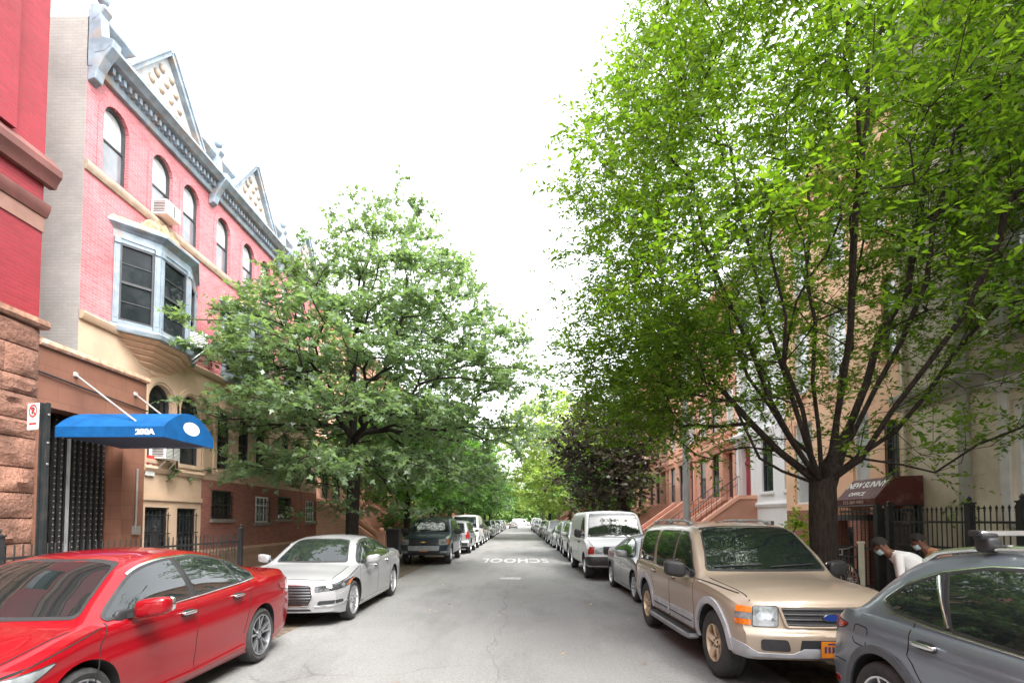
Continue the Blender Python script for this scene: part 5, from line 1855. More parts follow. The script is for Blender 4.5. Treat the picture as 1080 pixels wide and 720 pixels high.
def tin_cornice(root, tr, U):
    """modillioned tin cornice, frieze panels, pierced pediment, end consoles with finials"""
    z = 11.78
    mb = MB()
    moulding(mb, tr, [(-.02, z), (.10, z), (.13, z + .06), (.13, z + .30), (.36, z + .34), (.44, z + .42), (.50, z + .46), (.50, z + .53), (.2, z + .60), (-.02, z + .60)], 0, U, 0)
    n = int(U / .17)
    for i in range(n):
        u = (i + .5) * U / n
        tbox(mb, tr, u - .04, u + .04, .12, .25, z + .16, z + .31)
    c = mb.build('cornice', [M_TIN, M_RUST], root, smooth=30)
    mb = MB(); moulding(mb, tr, [(.18, z + .601), (.46, z + .535), (.47, z + .56), (.2, z + .63)], .02, U - .02); mb.build('gutter_edge', M_RUST, c)
    mb = MB(); moulding(mb, tr, [(-.02, z + .6), (.06, z + .6), (.06, z + 1.05), (.16, z + 1.12), (.22, z + 1.2), (.22, z + 1.26), (-.02, z + 1.3)], 0, U)
    p = mb.build('parapet', M_TIN, c, smooth=30)
    mb = MB()
    for i in range(12):
        u = (i + .5) * U / 12
        mb.superbox(tr(u, .075, z + .86), (.035, .09, .09), .9, 10, 6)
    mb.build('boss', M_TINLT, p, smooth=60)
    # pediment
    uc = U * .48; hw = 1.32; zb = z + .62; za = z + 2.22
    mb = MB()
    mb.prism([(uc - hw, zb), (uc + hw, zb), (uc, za)], lambda p_, q, a: tr(p_, a, q), .02, .24, 0)
    pd = mb.build('pediment', M_TINLT, c)
    mb = MB()
    for sg in (-1, 1):
        a, b = Vector(tr(uc + sg * hw * 1.08, .2, zb - .04)), Vector(tr(uc, .2, za + .06))
        for (o_, hh, w_) in ((.0, .06, .19), (.08, .035, .23)):
            d = (b - a).normalized(); nrm = Vector((0, -d.z, d.y)) if abs(d.x) < .5 else Vector((0, 0, 1))
            if nrm.z < 0: nrm = -nrm
            mb.bar(a + nrm * o_, b + nrm * o_, w_, hh, 0, up=nrm)
    mb.build('raking_moulding', M_TIN, pd, bevel=.015)
    mb = MB()
    rows = [(zb + .2, 5), (zb + .5, 4), (zb + .8, 3), (zb + 1.06, 2)]
    for zz, k in rows:
        wd = hw * (1 - (zz - zb) / (za - zb)) * 2 - .42
        for i in range(k):
            u = uc + (i - (k - 1) / 2) * .36
            mb.lathe([(.0, .315), (.045, .31), (.085, .29), (.11, .255), (.115, .23)], 14, lambda a, b, h, u=u, zz=zz: tr(u + a, h, zz + b))
    mb.build('roundel', pmat('dull roundel', (.27, .22, .18), rough=.7, var=.25, scale=8, stain=(.2, .11, .07), stain_amt=.7, stain_scale=4, world=True), pd, smooth=60)
    # consoles at the house ends
    for u in (.125,):
        mb = MB()
        mb.prism([(0, z - .34), (.16, z - .27), (.22, z - .05), (.36, z + .2), (.54, z + .42), (.56, z + .60), (.3, z + .68), (.26, z + 1.2), (.34, z + 1.32), (.34, z + 1.4), (0, z + 1.44)], lambda p_, q, a: tr(a, p_, q), u - .12, u + .12)
        k = mb.build('console', M_TIN, c, bevel=.02)
        mb = MB(); mb.superbox(tr(u, .2, z + 1.68), (.12, .12, .2), .8, 14, 10); mb.lathe([(.0, z + 2.05), (.05, z + 2.0), (.08, z + 1.9), (.05, z + 1.8)], 10, lambda a, b, h: tr(u + a, .2 + b, h))
        mb.build('finial', M_TIN, k, smooth=60)


def bow_window(root, tr, u0):
    """three-faced oriel with tin pilasters on a corbelled stone base"""
    plan = [(u0 - .02, 0.0), (u0 + .76, .58), (u0 + 1.92, .58), (u0 + 3.1, .02)]
    zs, zw0, zw1, zt = 6.22, 6.40, 8.44, 8.62
    bay = None
    mb = MB()
    n = len(plan)
    def grown(e):
        return [(plan[0][0] - e, 0)] + [(plan[1][0] - e * .45, plan[1][1] + e), (plan[2][0] + e * .3, plan[2][1] + e)] + [(plan[3][0] + e, 0)]
    def slab(mb, e0, e1, z0, z1, m=0):
        A, B = grown(e0), grown(e1)
        vs = [tr(u, w_, z0) for u, w_ in A] + [tr(u, w_, z1) for u, w_ in B]
        k = len(A)
        mb.add(vs, [(i, (i + 1) % k, k + (i + 1) % k, k + i) for i in range(k)] + [tuple(range(k)), tuple(range(k, 2 * k))], m)
    slab(mb, .10, .14, zs, zs + .1); slab(mb, .05, .03, zs + .1, zw0)
    bay = mb.build('bay_window', M_TIN, root)
    mb = MB()
    slab(mb, .02, .03, zw1, zt); slab(mb, .03, .10, zt, zt + .05); slab(mb, .08, .19, zt + .05, zt + .12); slab(mb, .20, .21, zt + .12, zt + .18); slab(mb, .20, .05, zt + .18, zt + .32, 1)
    mb.build('entablature', [M_TIN, M_RUST], bay)
    for i in range(3):
        (ua, wa), (ub, wb) = plan[i], plan[i + 1]
        L = math.hypot(ub - ua, wb - wa); ex, ew = (ub - ua) / L, (wb - wa) / L
        nx, nw = -ew, ex
        def t2(u, w_, z, ua=ua, wa=wa, ex=ex, ew=ew, nx=nx, nw=nw): return tr(ua + ex * u + nx * w_, wa + ew * u + nw * w_, z)
        pw = .13
        mb = MB()
        for a in (0.0, L - pw): tbox(mb, t2, a + .002, a + pw - .002, -.1, .03, zw0, zw1); tbox(mb, t2, a - .0, a + pw, -.02, .055, zw1 - .14, zw1 - .02); tbox(mb, t2, a + .03, a + pw - .03, .02, .04, zw0 + .12, zw1 - .3)
        tbox(mb, t2, pw, L - pw, -.1, .0, zw0, zw0 + .1); tbox(mb, t2, pw, L - pw, -.1, .0, zw1 - .1, zw1)
        mb.build('pilaster', pmat('pale blue tin', (.125, .158, .19), rough=.55, var=.15, scale=4, stain=(.30, .25, .2), stain_amt=.5, stain_scale=3, world=True), bay, bevel=.008)
        op = dict(u0=pw, u1=L - pw, z0=zw0 + .1, z1=zw1 - .1)
        mb = MB(); ring(mb, t2, op, -.004, .045, -.01, -.09)
        zm = (op['z0'] + op['z1']) / 2; tbox(mb, t2, op['u0'] + .04, op['u1'] - .04, -.06, -.02, zm - .03, zm + .03)
        if i < 2:
            for q in (.25, .75):
                zz = op['z0'] + (op['z1'] - op['z0']) * q; tbox(mb, t2, op['u0'] + .04, op['u1'] - .04, -.06, -.035, zz - .009, zz + .009)
        mb.build('sash', M_SASHD, bay)
        mb = MB(); sheet(mb, t2, op, .0, -.055); mb.build('pane', pmat('dim bay glass', (.012, .015, .017), rough=.04, spec=.14, var=.3, scale=1.5, world=True), bay)
    # cresting on the cornice
    mb = MB()
    uc = (u0 + 1.2); pts = [(-.75, 0), (.75, 0)] + [(.75 * math.cos(PI * k / 16), .06 + .42 * math.sin(PI * k / 16) * (1 + .10 * math.cos(PI * k))) for k in range(17)]
    mb.prism(pts, lambda p, q, a: tr(uc + p, a, zt + .22 + q), .26, .38); mb.build('crest', M_RUST, bay)
    # corbelled stone under it
    mb = MB()
    zc = zs
    for k in range(6):
        e1 = -.02 - k * .10; e0 = e1 - .15; h = .115
        f = lambda e: [(plan[0][0] - e * 2.0, 0), (plan[1][0] - e * .9, max(.03, plan[1][1] + e * 1.05)), (plan[2][0] + e * .9, max(.03, plan[2][1] + e * 1.05)), (plan[3][0] + e * 2.0, 0)]
        A, B = f(e0), f(e1)
        vs = [tr(u, w_, zc - h) for u, w_ in A] + [tr(u, w_, zc - .02) for u, w_ in B] + [tr(u, w_, zc) for u, w_ in B]
        fs = []
        for l in range(2): fs += [(l * 4 + i, l * 4 + (i + 1) % 4, l * 4 + 4 + (i + 1) % 4, l * 4 + 4 + i) for i in range(4)]
        fs += [(0, 1, 2, 3), (8, 9, 10, 11)]
        mb.add(vs, fs); zc -= h
    mb.build('corbel', pmat('ridged stone', (.43, .28, .20), rough=.85, var=.15, scale=2, stain=(.26, .16, .11), stain_amt=.7, stain_scale=2, world=True), bay)
    return bay


def pink_house(y0, U, label, first):
    X = FL
    root = empty('row_house', (X, y0, 0), 0, label, 'house', 'pink row houses on the left')
    tr = lambda u, w_, z: (w_, u, z)
    tops = [.47, 2.08, 3.34] if first else [.45, 2.02, 3.28]
    ops = [dict(u0=u, u1=u + w_, z0=9.72, z1=11.42, arch=w_ / 2) for u, w_ in zip(tops, (.78, .80, .76))]
    base = []
    a_ops = [dict(u0=u, u1=u + .98, z0=3.35, z1=5.36, arch=.49) for u in (2.18, 3.48)] if first else [dict(u0=u, u1=u + .85, z0=3.4, z1=5.3, arch=.42) for u in (.75, 2.0, 3.2)]
    if first: b_ops = [dict(u0=2.19, u1=3.12, z0=.35, z1=2.12), dict(u0=3.46, u1=4.36, z0=.35, z1=2.12)]
    else: b_ops = [dict(u0=.55, u1=1.75, z0=1.82, z1=2.72), dict(u0=3.25, u1=4.4, z0=1.7, z1=2.65)]
    m_ops = [] if first else []
    mid = dict(u0=3.75, u1=4.3, z0=6.7, z1=8.3)
    # brick above, stone below
    mb = MB(); facade(mb, tr, 0, U, 6.22, 12.9, ops, .17, 0)
    shell(mb, tr, 0, U, .1, 12.9, 11, 1, 2)
    mb.build('wall', [M_PINK, M_GREYB if first else M_BRICK_DK, M_ROOF], root)
    mb = MB()
    zb = .1 if first else 3.02
    facade(mb, tr, 0, U, zb, 6.22, a_ops + (b_ops if first else []), .22, 0)
    mb.build('stone_storey', M_STONE, root)
    if not first:
        mb = MB(); facade(mb, tr, 0, U, .1, 3.02, b_ops, .2, 0); mb.build('brick_basement', M_BRICK_DK, root)
        mb = MB(); moulding(mb, tr, [(-.02, .7), (.12, .7), (.12, .82), (.04, .9), (-.02, .9)], 0, U); tbox(mb, tr, 0, U, -.01, .08, .1, .7); mb.build('base_course', brick_mat('tan base course', (.24, .15, .10), (.20, .12, .085), (.14, .11, .09), bw=.6, bh=.2), root)
    # mouldings
    mb = MB(); moulding(mb, tr, [(-.01, 9.46), (.04, 9.46), (.07, 9.52), (.09, 9.60), (.07, 9.66), (-.01, 9.68)], 0, U); mb.build('sill_course', pmat('tan sill course', (.27, .21, .16), rough=.85, var=.2, scale=4, stain=(.25, .18, .13), stain_amt=.6, stain_scale=3, world=True), root, smooth=40)
    mb = MB(); moulding(mb, tr, [(-.01, 6.14), (.06, 6.14), (.10, 6.20), (.12, 6.28), (.05, 6.33), (-.01, 6.35)], 0, U); mb.build('stone_band', M_STONE, root, smooth=40)
    if first:
        mb = MB(); moulding(mb, tr, [(-.01, 3.02), (.05, 3.02), (.10, 3.12), (.05, 3.2), (-.01, 3.2)], 2.05, U); tbox(mb, tr, 2.0, U, -.01, .05, 2.30, 2.42); mb.build('stone_ledge', M_STONE, root, smooth=40)
    for o in ops:
        window(root, tr, o, M_SASHD, M_WPALE, None, lower=M_WGREY, fr=.06)  # pale upper panes carry the white sky's reflection in their colour
        mb = MB(); ring(mb, tr, dict(o), -.16, -.003, .025, -.01, 0); mb.build('brick_arch', M_PINK, root)
    for o in a_ops:
        window(root, tr, o, M_SASHD, M_WGLASS, M_STONE, lites=(1, 2), depth=.16)
        mb = MB(); ring(mb, tr, dict(o), -.2, -.06, .05, -.01); ring(mb, tr, dict(o), -.055, -.003, .025, -.01); mb.build('arch_moulding', M_STONE, root)
    for i, o in enumerate(b_ops):
        if first: window(root, tr, o, M_IRON, M_WGLASS, None, bars=6)
        else: window(root, tr, o, M_SASHD if i == 0 else M_SASHW, M_WGLASS if i == 0 else M_WGREY, pmat('grey stone sill', (.14, .12, .105), rough=.85), bars=5 if i == 0 else 6, lites=(1, 2) if i == 0 else (4, 3))
    bow_window(root, tr, .92 if first else .9)
    tin_cornice(root, tr, U)
    if first:
        # light pole of the neighbour's flue on the roof
        mb = MB(); tbox(mb, tr, -.0 + .02, .6, -1.6, -.9, 12.9, 14.2); mb.build('chimney', M_GREYB, root)
    return root


# ---------------- brownstones
def brownstone(side, U, wallm, trim, variant=0, floors=3, stoop=True, stoop_mat=None, rail=False, doorm=None, cols=3, ws=None, cap_mat=None):
    """prototype at the origin: u along +Y, house front at x = 0"""
    root = empty('row_house')
    tr = (lambda u, w_, z: (w_, u, z)) if side < 0 else (lambda u, w_, z: (-w_, u, z))
    H = 2.2 + 3.3 * floors + .5
    du = .35 if variant % 2 == 0 else U - 1.5
    door = dict(u0=du, u1=du + 1.15, z0=2.12, z1=4.95)
    ops = [door]
    wd = .95
    us = [U * (i + .5) / cols - wd / 2 for i in range(cols)]
    wins = []
    for fl in range(floors):
        z0 = 2.9 + 3.3 * fl - (.0 if fl == 0 else .1); z1 = z0 + (2.15 if fl == 0 else 1.95 - .1 * fl)
        for u in us:
            if fl == 0 and abs(u + wd / 2 - du - .57) < 1.15: continue
            wins.append(dict(u0=u, u1=u + wd, z0=z0, z1=z1, **({'arch': .16} if variant == 2 else {})))
    for u in us:
        if abs(u + wd / 2 - du - .57) < 1.15: continue
        wins.append(dict(u0=u, u1=u + wd, z0=.55, z1=1.75))
    ops = ops + wins
    mb = MB(); facade(mb, tr, 0, U, .1, H, ops, .2, 0); shell(mb, tr, 0, U, .1, H, 11, 1, 2)
    mb.build('wall', [wallm, M_BRICK_DK, M_ROOF], root)
    rnd = random.Random(variant * 7 + side)
    for o in wins:
        f = window(root, tr, o, ws or rnd.choice([M_SASHD, M_SASHW]), rnd.choice([M_WGLASS, M_WGLASS, M_WGREY, M_WPALE]), trim, lower=rnd.choice([None, M_WGREY]), bars=5 if o['z0'] < 1 else 0)
        if not o.get('arch') and o['z0'] > 2:
            mb = MB(); moulding(mb, tr, [(-.01, o['z1'] + .02), (.07, o['z1'] + .02), (.09, o['z1'] + .2), (.18, o['z1'] + .26), (.18, o['z1'] + .31), (-.01, o['z1'] + .34)], o['u0'] - .14, o['u1'] + .14); mb.build('lintel', trim, f)
    # door and surround
    mb = MB(); sheet(mb, tr, door, .0, -.2); tbox(mb, tr, door['u0'] + .1, door['u0'] + .55, -.2, -.16, 2.25, 4.1); tbox(mb, tr, door['u0'] + .6, door['u1'] - .1, -.2, -.16, 2.25, 4.1); tbox(mb, tr, door['u0'] + .04, door['u1'] - .04, -.2, -.13, 4.2, 4.32)
    d = mb.build('door', doorm or pmat('dark brown door', (.05, .025, .018), rough=.4, var=.2), root)
    mb = MB()
    for a in (door['u0'] - .28, door['u1'] + .02): tbox(mb, tr, a, a + .26, -.02, .12, 2.12, 5.0)
    moulding(mb, tr, [(-.01, 5.0), (.16, 5.0), (.2, 5.15), (.36, 5.28), (.4, 5.4), (.3, 5.48), (-.01, 5.5)], door['u0'] - .4, door['u1'] + .4)
    mb.build('door_surround', trim, root, bevel=.012)
    mb = MB(); moulding(mb, tr, [(-.01, 2.3), (.06, 2.3), (.10, 2.4), (.06, 2.5), (-.01, 2.5)], 0, U)
    for fl in range(1, floors): moulding(mb, tr, [(-.01, 5.75 + 3.3 * (fl - 1)), (.05, 5.75 + 3.3 * (fl - 1)), (.08, 5.83 + 3.3 * (fl - 1)), (-.01, 5.9 + 3.3 * (fl - 1))], 0, U)
    mb.build('string_course', trim, root)
    # cornice with brackets
    mb = MB(); moulding(mb, tr, [(-.02, H - .85), (.06, H - .85), (.08, H - .3), (.42, H - .24), (.52, H - .12), (.52, H - .04), (.1, H + .06), (-.02, H + .06)], 0, U)
    c = mb.build('cornice', trim, root)
    mb = MB()
    for i in range(6):
        u = U * (i + .5) / 6
        mb.prism([(0, H - .8), (.16, H - .7), (.2, H - .45), (.38, H - .3), (.38, H - .245), (0, H - .245)], lambda p, q, a: tr(a, p, q), u - .07, u + .07)
    mb.build('cornice_trim', trim, c)
    if stoop:
        sm = stoop_mat or trim; cap = cap_mat or trim
        run, n, zt = 2.6, 10, 2.1
        mb = MB(); ua, ub = door['u0'] - .12, door['u1'] + .12
        for i in range(n):
            w1 = .75 + run * (n - i) / n
            tbox(mb, tr, ua, ub, .0, w1, .1 + (zt - .1) * i / n, .1 + (zt - .1) * (i + 1) / n)
        st = mb.build('stoop', sm, root)
        for u in (ua - .2, ub):
            mb = MB()
            mb.prism([(0, .1), (.75 + run + .1, .1), (.75 + run + .1, .72), (.75, zt + .55), (0, zt + .55)], lambda p, q, a: tr(a, p, q), u, u + .2)
            k = mb.build('cheek_wall', sm, st)
            mb = MB()
            mb.prism([(.74, zt + .55), (.75 + run + .1, .72), (.75 + run + .14, .86), (.76, zt + .70), (0, zt + .70), (0, zt + .552)], lambda p, q, a: tr(a, p, q), u - .05, u + .25)
            mb.build('coping', cap, k)
            mb = MB(); tbox(mb, tr, u - .07, u + .27, .75 + run + .1, .75 + run + .45, .1, 1.15); tbox(mb, tr, u - .11, u + .31, .75 + run + .06, .75 + run + .49, 1.15, 1.25)
            mb.superbox(tr(u + .1, .75 + run + .27, 1.33), (.13, .13, .1), .8, 12, 8)
            mb.build('newel_post', cap, st, smooth=30)
            if rail:
                mb = MB()
                P0, P1 = Vector(tr(u + .1, .75 + run, .85)), Vector(tr(u + .1, .75, zt + .72))
                mb.tube([P0 + Vector((0, 0, .75)), P1 + Vector((0, 0, .75))], .02, 6); mb.tube([P0 + Vector((0, 0, .45)), P1 + Vector((0, 0, .45))], .012, 5)
                for i in range(13):
                    q = P0.lerp(P1, i / 12); mb.tube([q, q + Vector((0, 0, .75))], .010, 4)
                mb.build('stoop_railing', M_IRON, st)
    return root


# ---------------- houses at the right edge
def cream_house():
    y0, y1, X = -12.0, 12.72, FR
    root = empty('corner_house', (X, y1, 0), 0, 'cream stuccoed house with grey pilasters behind the black spear fence on the right', 'house')
    tr = lambda u, w_, z: (-w_, u - y1, z)
    m = pmat('cream stucco', (.47, .415, .32), rough=.85, var=.1, scale=1.2, stain=(.23, .20, .155), stain_amt=.6, stain_scale=.7, bstr=.25, bscale=30, world=True)
    t = pmat('grey stone trim', (.26, .245, .21), rough=.85, var=.15, scale=2, bstr=.2, bscale=30, world=True)
    ops = []
    for u in (8.55, 4.6, .6, -3.4, -7.4):
        ops.append(dict(u0=u, u1=u + 1.35, z0=1.75, z1=4.0))
        ops.append(dict(u0=u, u1=u + 1.35, z0=5.2, z1=7.5)); ops.append(dict(u0=u, u1=u + 1.35, z0=8.7, z1=10.7))
    mb = MB(); facade(mb, tr, y0, y1, .1, 13, ops, .22); shell(mb, tr, y0, y1, .1, 13, 11); mb.build('wall', m, root)
    for i, o in enumerate(ops):
        f = window(root, tr, o, M_SASHW, pmat('greenish blind', (.30, .34, .29), rough=.06, spec=.8, coat=.5, var=.08, scale=3) if i % 3 == 0 else M_WPALE, t, fr=.1)
        mb = MB(); tbox(mb, tr, o['u0'] - .2, o['u0'] - .005, -.01, .05, o['z0'], o['z1'] + .2); tbox(mb, tr, o['u1'] + .005, o['u1'] + .2, -.01, .05, o['z0'], o['z1'] + .2); moulding(mb, tr, [(-.01, o['z1'] + .2), (.08, o['z1'] + .2), (.2, o['z1'] + .36), (.2, o['z1'] + .42), (-.01, o['z1'] + .45)], o['u0'] - .3, o['u1'] + .3)
        mb.build('casing', pmat('pale casing', (.45, .44, .42), rough=.7, var=.1), f)
    mb = MB()
    for u in (10.75, 7.6, 3.4): tbox(mb, tr, u, u + .28, -.01, .07, .1, 12.2)
    mb.build('pilaster', t, root, bevel=.01)
    mb = MB(); moulding(mb, tr, [(-.02, 4.35), (.09, 4.35), (.12, 4.45), (.2, 4.55), (.28, 4.6), (.28, 4.68), (.1, 4.76), (-.02, 4.78)], y0, y1); moulding(mb, tr, [(-.02, .5), (.14, .5), (.1, .62), (-.02, .66)], y0, y1); mb.build('string_course', t, root, smooth=30)
    mb = MB(); moulding(mb, tr, [(-.02, 12.1), (.1, 12.1), (.15, 12.5), (.5, 12.7), (.6, 12.9), (.6, 13.02), (-.02, 13.1)], y0, y1); mb.build('cornice', t, root, smooth=30)
    mb = MB(); mb.tube([tr(12.5, .06, .3), tr(12.5, .06, 12.2)], .045, 8); mb.build('drainpipe', pmat('cream pipe', (.42, .37, .28), rough=.5), root)
    return root


def peach_house():
    y0, y1, X = 12.73, 18.2, FR
    root = empty('row_house', (X, y0, 0), 0, 'peach painted row house with a barred arched window above the maroon awning', 'house')
    tr = lambda u, w_, z: (-w_, u, z)
    U = y1 - y0
    m = pmat('peach stucco', (.62, .36, .23), rough=.8, var=.08, scale=1.2, stain=(.42, .22, .13), stain_amt=.5, stain_scale=.8, bstr=.2, bscale=30, world=True)
    br = brick_mat('brown red brick', (.22, .075, .05), (.27, .10, .07), (.2, .15, .12))
    ops = [dict(u0=.05, u1=.55, z0=2.75, z1=4.25, arch=.25), dict(u0=1.15, u1=1.85, z0=2.75, z1=4.7), dict(u0=.05, u1=.55, z0=5.8, z1=7.9, arch=.25), dict(u0=2.0, u1=2.95, z0=5.8, z1=7.9), dict(u0=3.9, u1=4.85, z0=5.8, z1=7.9),
           dict(u0=.3, u1=1.2, z0=9.0, z1=10.9), dict(u0=2.0, u1=2.95, z0=9.0, z1=10.9), dict(u0=3.9, u1=4.85, z0=9.0, z1=10.9), dict(u0=3.8, u1=4.9, z0=2.3, z1=4.9)]
    bops = [dict(u0=1.9, u1=3.0, z0=.5, z1=1.6)]
    mb = MB(); facade(mb, tr, 0, U, 2.1, 12.2, ops, .2, 0); shell(mb, tr, 0, U, .1, 12.2, 11); mb.build('wall', m, root)
    mb = MB(); facade(mb, tr, 0, U, .1, 2.1, bops, .2); mb.build('brick_basement', br, root)
    for i, o in enumerate(ops): window(root, tr, o, M_SASHD if i in (0, 2) else M_SASHW, M_WGREY if i == 0 else M_WPALE, None if i == 8 else m, bars=5 if i == 0 else 0, lites=(1, 2))
    for o in bops: window(root, tr, o, M_SASHD, M_WGLASS, m, bars=7)
    mb = MB(); moulding(mb, tr, [(-.02, 11.3), (.08, 11.3), (.1, 11.8), (.45, 11.95), (.52, 12.1), (.52, 12.2), (-.02, 12.3)], 0, U); mb.build('cornice', m, root)
    # raised landing with a picket railing
    mb = MB(); tbox(mb, tr, .0, 1.5, .0, .85, 1.78, 1.92); ld = mb.build('landing', pmat('dark landing', (.05, .045, .045), rough=.7, var=.2), root)
    mb = MB(); n = 14
    for i in range(n):
        u = .03 + 1.44 * i / (n - 1); tbox(mb, tr, u - .028, u + .028, .77, .82, 1.925, 2.33)
    tbox(mb, tr, .0, 1.5, .75, .84, 2.332, 2.39); 
    mb.build('railing', pmat('peach painted railing', (.42, .23, .15), rough=.7, var=.12, scale=4), ld)
    for u in (.16, 1.36):
        mb = MB(); tbox(mb, tr, u - .13, u + .13, .55, .82, .1, 1.78); mb.build('brick_pier', br, ld)
    return root
# ------------------------------------------------------------------ street furniture, awnings, people
def iron_fence(name, label, x, y0, y1, z1, gap=.115, posts=(), spear=True, zb=.14, rails=(.18, .55), group=None, thick=.011, cat='fence'):
    root = empty(name, (x, y0, zb), 0, label, cat, group)
    H = z1 - zb
    mb = MB(); n = int((y1 - y0) / gap)
    for i in range(n + 1):
        y = (y1 - y0) * i / n
        mb.tube([(0, y, .04), (0, y, H - .08)], thick, 6)
        if spear:
            mb.lathe([(thick, H - .10), (.026, H - .085), (.012, H - .07), (.030, H - .04), (.0, H + .02)], 6, lambda a, b, h, y=y: (a * .6, y + b, h))
    mb.build('picket', M_IRON, root, smooth=40)
    mb = MB()
    for z in (.1, H - .28) + tuple(H * r_ for r_ in rails[1:]): mb.box(-.018, .018, 0, y1 - y0, z - .02, z + .02)
    mb.build('rail', M_IRON, root)
    for p in posts:
        mb = MB(); y = p - y0
        mb.box(-.055, .055, y - .055, y + .055, 0, H + .04); mb.box(-.07, .07, y - .07, y + .07, H + .04, H + .07)
        mb.lathe([(.055, H + .07), (.03, H + .1), (.045, H + .13), (.0, H + .19)], 10, lambda a, b, h, y=y: (a, y + b, h))
        mb.build('post', M_IRON, root)
    return root


def blue_awning():
    X0, X1, Ya, Yb, zb = -8.26, -6.32, 9.27, 10.80, 3.26
    root = empty('awning', (X0, Ya, zb), 0, 'bright blue canvas entrance awning with white number on its side', 'awning')
    blue = pmat('blue canvas', (.003, .050, .150), rough=.75, spec=.15, var=.14, scale=4, bstr=.5, bscale=9, bdist=.02)
    W = Yb - Ya; L = X1 - X0
    arc = [(0, 0), (0, .19)] + [(W / 2 - W / 2 * math.cos(PI * k / 12) ** 1 if False else W * (k / 12), .19 + .36 * math.sin(PI * k / 12) ** .85) for k in range(1, 12)] + [(W, .19), (W, 0)]
    inner = [(min(max(y, .012), W - .012), z - .012 if z > 0 else z) for y, z in arc]
    mb = MB(); n = len(arc)
    for i in range(n - 1):
        a, b, c, d = arc[i], arc[i + 1], inner[i + 1], inner[i]
        for (p, q) in ((a, b), (c, d)):
            mb.add([(0, p[0], p[1]), (L, p[0], p[1]), (L, q[0], q[1]), (0, q[0], q[1])], [(0, 1, 2, 3)])
    mb.prism([(y, z) for y, z in arc], lambda p, q, a: (a, p, q), L, L + .014)
    mb.build('canopy', blue, root, smooth=30)
    mb = MB()
    for x in (.03, L * .5, L - .02):
        mb.tube([(x, max(.03, min(W - .03, y)), z - .03 if z > .1 else z + .02) for y, z in arc], .014, 5)
    for y in (.03, W - .03): mb.tube([(0, y, .17), (L, y, .17)], .014, 5); mb.tube([(0, y, .02), (L, y, .02)], .012, 5)
    mb.build('frame', M_ALLOY, root)
    mb = MB()
    mb.box(.02, L - .02, .03, W - .03, .012, .02); mb.build('lining', pmat('dark awning lining', (.012, .018, .04), rough=.8), root)
    white = pmat('white lettering', (.78, .80, .82), rough=.6, var=.05)
    text('200A', .135, white, frame((L - .32, -.006, .088), (1, 0, 0), (0, 0, 1)), root, bold=.006, sx=1.15)
    mb = MB(); mb.add([(L + .017, W * .52 + .25 * math.cos(k * PI / 16), .27 + .125 * math.sin(k * PI / 16)) for k in range(32)], [tuple(range(32))]); mb.build('oval_label', white, root)
    text('200A', .15, pmat('faded lettering', (.30, .36, .50), rough=.6), frame((L + .021, W * .52, .27), (0, 1, 0), (0, 0, 1)), root, sx=1.05)
    # stay rods back to the wall
    steel = pmat('steel rod', (.28, .27, .26), rough=.5, metal=.4)
    for (p, q) in (((-8.29, 9.70, 4.5), (-6.9, 9.40, 3.56)), ((-8.29, 11.25, 4.5), (-6.95, 10.35, 3.76))):
        mb = MB(); P, Q = [Vector(v) - Vector((X0, Ya, zb)) for v in (p, q)]; mb.tube([P, Q], .017, 6); mb.superbox(P, (.03, .05, .05), .6, 8, 6); mb.build('stay_rod', steel, root)
    return root


def maroon_awning():
    Xf, Xb, Ya, Yb, zb = 7.98, 9.06, 12.02, 13.45, 2.13
    root = empty('awning', (Xf, Ya, zb), 0, 'maroon slanted awning with white lettering above the black iron gate', 'awning')
    m = pmat('maroon vinyl', (.075, .02, .018), rough=.6, spec=.3, var=.12, scale=6, stain=(.3, .2, .16), stain_amt=.25, stain_scale=3)
    W, D = Yb - Ya, Xb - Xf
    sec = [(0, 0), (0, .15), (.42, .64), (D, .66), (D, .63), (.43, .61), (.02, .14), (.02, 0)]
    mb = MB(); mb.prism(sec, lambda p, q, a: (p, a, q), 0, W)
    for y in (0, W - .012): mb.prism([(.002, 0), (.002, .148), (.421, .637), (D - .002, .655), (D - .002, 0)], lambda p, q, a: (p, a, q), y - (.004 if y == 0 else -.004), y + (.008 if y == 0 else .016))
    mb.build('canopy', m, root)
    mb = MB(); mb.tube([(0, 0, -.012), (0, W, -.012)], .014, 6); mb.tube([(0, 0, -.012), (D, 0, -.012)], .014, 6); mb.tube([(0, W, -.012), (D, W, -.012)], .014, 6); mb.build('frame', M_IRON, root)
    white = pmat('cream lettering', (.66, .60, .52), rough=.6, var=.12, scale=30)
    d = Vector((.42, 0, .49)).normalized()
    def at(t, y): return (-.006 * d.z + .42 * t, y, .15 + .49 * t + .006 * d.x)
    ex, ey = Vector((0, -1, 0)), d
    text('NEW SUNNY', .25, white, frame(at(.68, W * .5), ex, ey), root, bold=.006, sx=.92)
    text('OFFICE', .155, white, frame(at(.24, W * .56), ex, ey), root, bold=.004, sx=1.2)
    text('212-369-4403', .115, pmat('dull pink lettering', (.45, .33, .28), rough=.7), frame((-.004, W * .55, .075), ex, (0, 0, 1)), root, sx=1.2)
    return root


